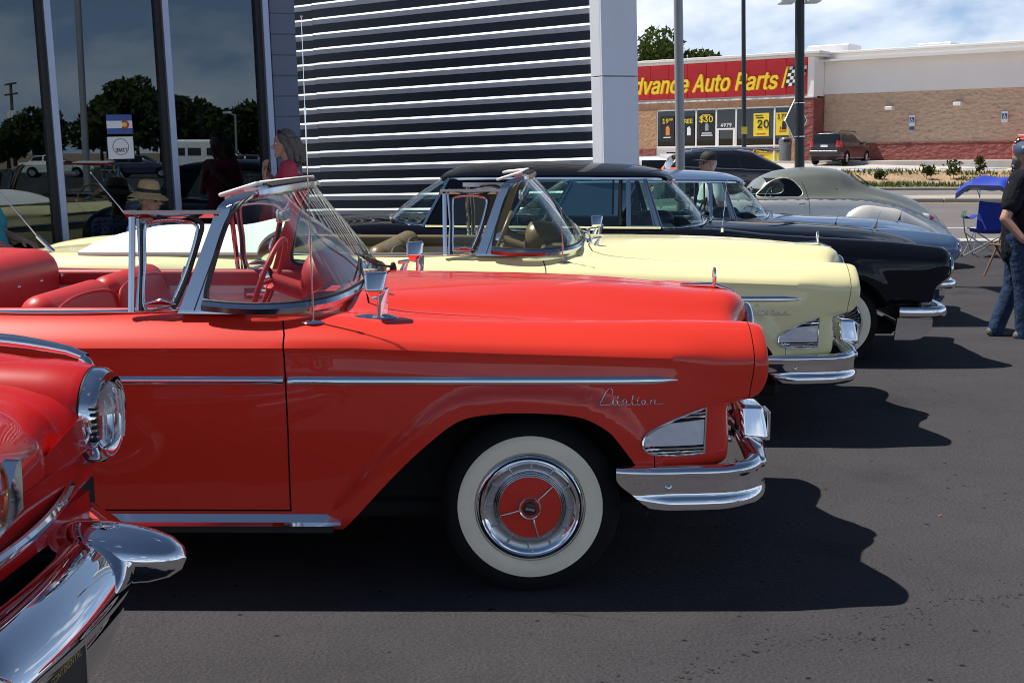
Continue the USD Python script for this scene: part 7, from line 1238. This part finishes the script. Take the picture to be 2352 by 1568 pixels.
q = far_ground(35, 150); up = thing('utility_pole', 'wooden utility pole with two crossarms mirrored in the left pane', 'utility pole', tuple(q)); hh = (346 - 192) / 2848.8 * 150 + CAM_H
a = np.array([-math.sin(.6), math.cos(.6), 0]); obj('pole', tube([(0, 0, 0), (0, 0, hh)], [.22, .16], 10), 'bark', up, 60)
for z, L_ in ((hh - .1, 2.4), (hh - 1.3, 2.8)): obj('crossarm', tube([V3(0, 0, z) - a * L_, V3(0, 0, z) + a * L_], .11, 8), 'bark', up, 60)
for s in (-1, 1): obj('transformer', lathe([(.001, 0), (.45, 0), (.45, 1.2), (.001, 1.3)], 16) if False else move(lathe([(.001, 0), (.42, 0), (.42, 1.3), (.001, 1.4)], 16), V3(0, 0, hh - 4.6) + a * s * .9), 'panel_grey', up, 50)
q = far_ground(200, 31); lp = thing('lamp_post', 'tall grey lamp post mirrored in the middle pane', 'lamp post', tuple(q)); obj('pole', tube([(0, 0, 0), (0, 0, 8)], [.085, .075], 16), 'pole_grey', lp, 60); obj('lamp_head', box(-.3, .3, -.2, .2, 8, 8.15, .03), 'pole_grey', lp)
q = far_ground(545, 100); lp = thing('lamp_post', 'lamp post with a short arm mirrored in the right pane', 'lamp post', tuple(q)); hh = (346 - 262) / 2848.8 * 100 + CAM_H; obj('pole', tube([(0, 0, 0), (0, 0, hh)], .09, 10), 'pole_grey', lp, 60); obj('lamp_arm', tube([(0, 0, hh - .1), V3(0, 0, hh + .15) - a * 1.4], .05, 8), 'pole_grey', lp, 60); obj('lamp_head', move(box(-.45, .45, -.2, .2, -.08, .08, .03), V3(0, 0, hh + .15) - a * 1.6, rz=2.2), 'panel_grey', lp)
SIDEW = [([(-1.55, 1.0), (-1.30, 1.36), (-.75, 1.40), (-.75, 1.0)], 'side_window'), ([(-.67, 1.0), (-.67, 1.40), (.1, 1.40), (.2, 1.0)], 'side_window'), ([(.12, 1.40), (.18, 1.45), (.95, 1.02), (.9, .98)], 'windscreen'), ([(-1.70, .98), (-1.78, .98), (-1.38, 1.42), (-1.30, 1.38)], 'rear_window')]
SED = [(-2.3, .6), (-2.25, .95), (-1.72, 1.0), (-1.3, 1.42), (-.6, 1.48), (.1, 1.45), (1.0, .98), (2.0, .85), (2.3, .55)]
for k, (u, D_, pm, rz, lab) in enumerate(((590, 84, 'paint_grey', 60, 'grey sedan mirrored in the right pane beside the arm lamp'), (330, 82, 'paint_navy', 70, 'dark blue sedan mirrored in the middle pane'), (130, 84, 'paint_white', 60, 'white sedan mirrored in the left pane'))):
    q = far_ground(u, D_); modern('parked_car', lab, tuple(q), rz, pm, 4.6, 1.85, SED, [(-2.3, .95), (.9, .95), (2.3, .7)], (1.4, -1.4), SIDEW, .33, group='parked cars mirrored in the glass')
q = far_ground(472, 90); van = thing('camper_van', 'white camper van mirrored in the right pane of the glass front', 'van', tuple(q), 60)
obj('body', to_tm(m3.Manifold.batch_hull([m3.Manifold.sphere(.25, 20).translate(p_) for p_ in ((-2.6, -.8, .7), (-2.6, .8, .7), (1.8, -.8, .7), (1.8, .8, .7), (-2.55, -.72, 2.3), (-2.55, .72, 2.3), (1.0, -.72, 2.3), (1.0, .72, 2.3), (2.5, -.8, 1.0), (2.5, .8, 1.0))])), 'paint_white', van, 40); obj('windscreen', sheet(np.array([[(1.42, y, 2.30), (2.42, y, 1.50)] for y in (-.78, .78)])), 'glass_tinted', van)
for s in (-1, 1):
    for x0, x1 in ((-2.2, -1.3), (-1.1, -.2), (.2, 1.1)): obj('side_window', box(x0, x1, min(s * .99, s * 1.07), max(s * .99, s * 1.07), 1.45, 1.95, .01), 'glass_tinted', van)
    for x in (-1.7, 1.7): wheel(van, x, s, z=.36, r=.36, rim=.2, ww=None, yface=1.0, style='alloy')
for y0 in (-.84, .06): obj('rear_window', box(-2.87, -2.84, y0, y0 + .78, 1.45, 2.0), 'glass_tinted', van)
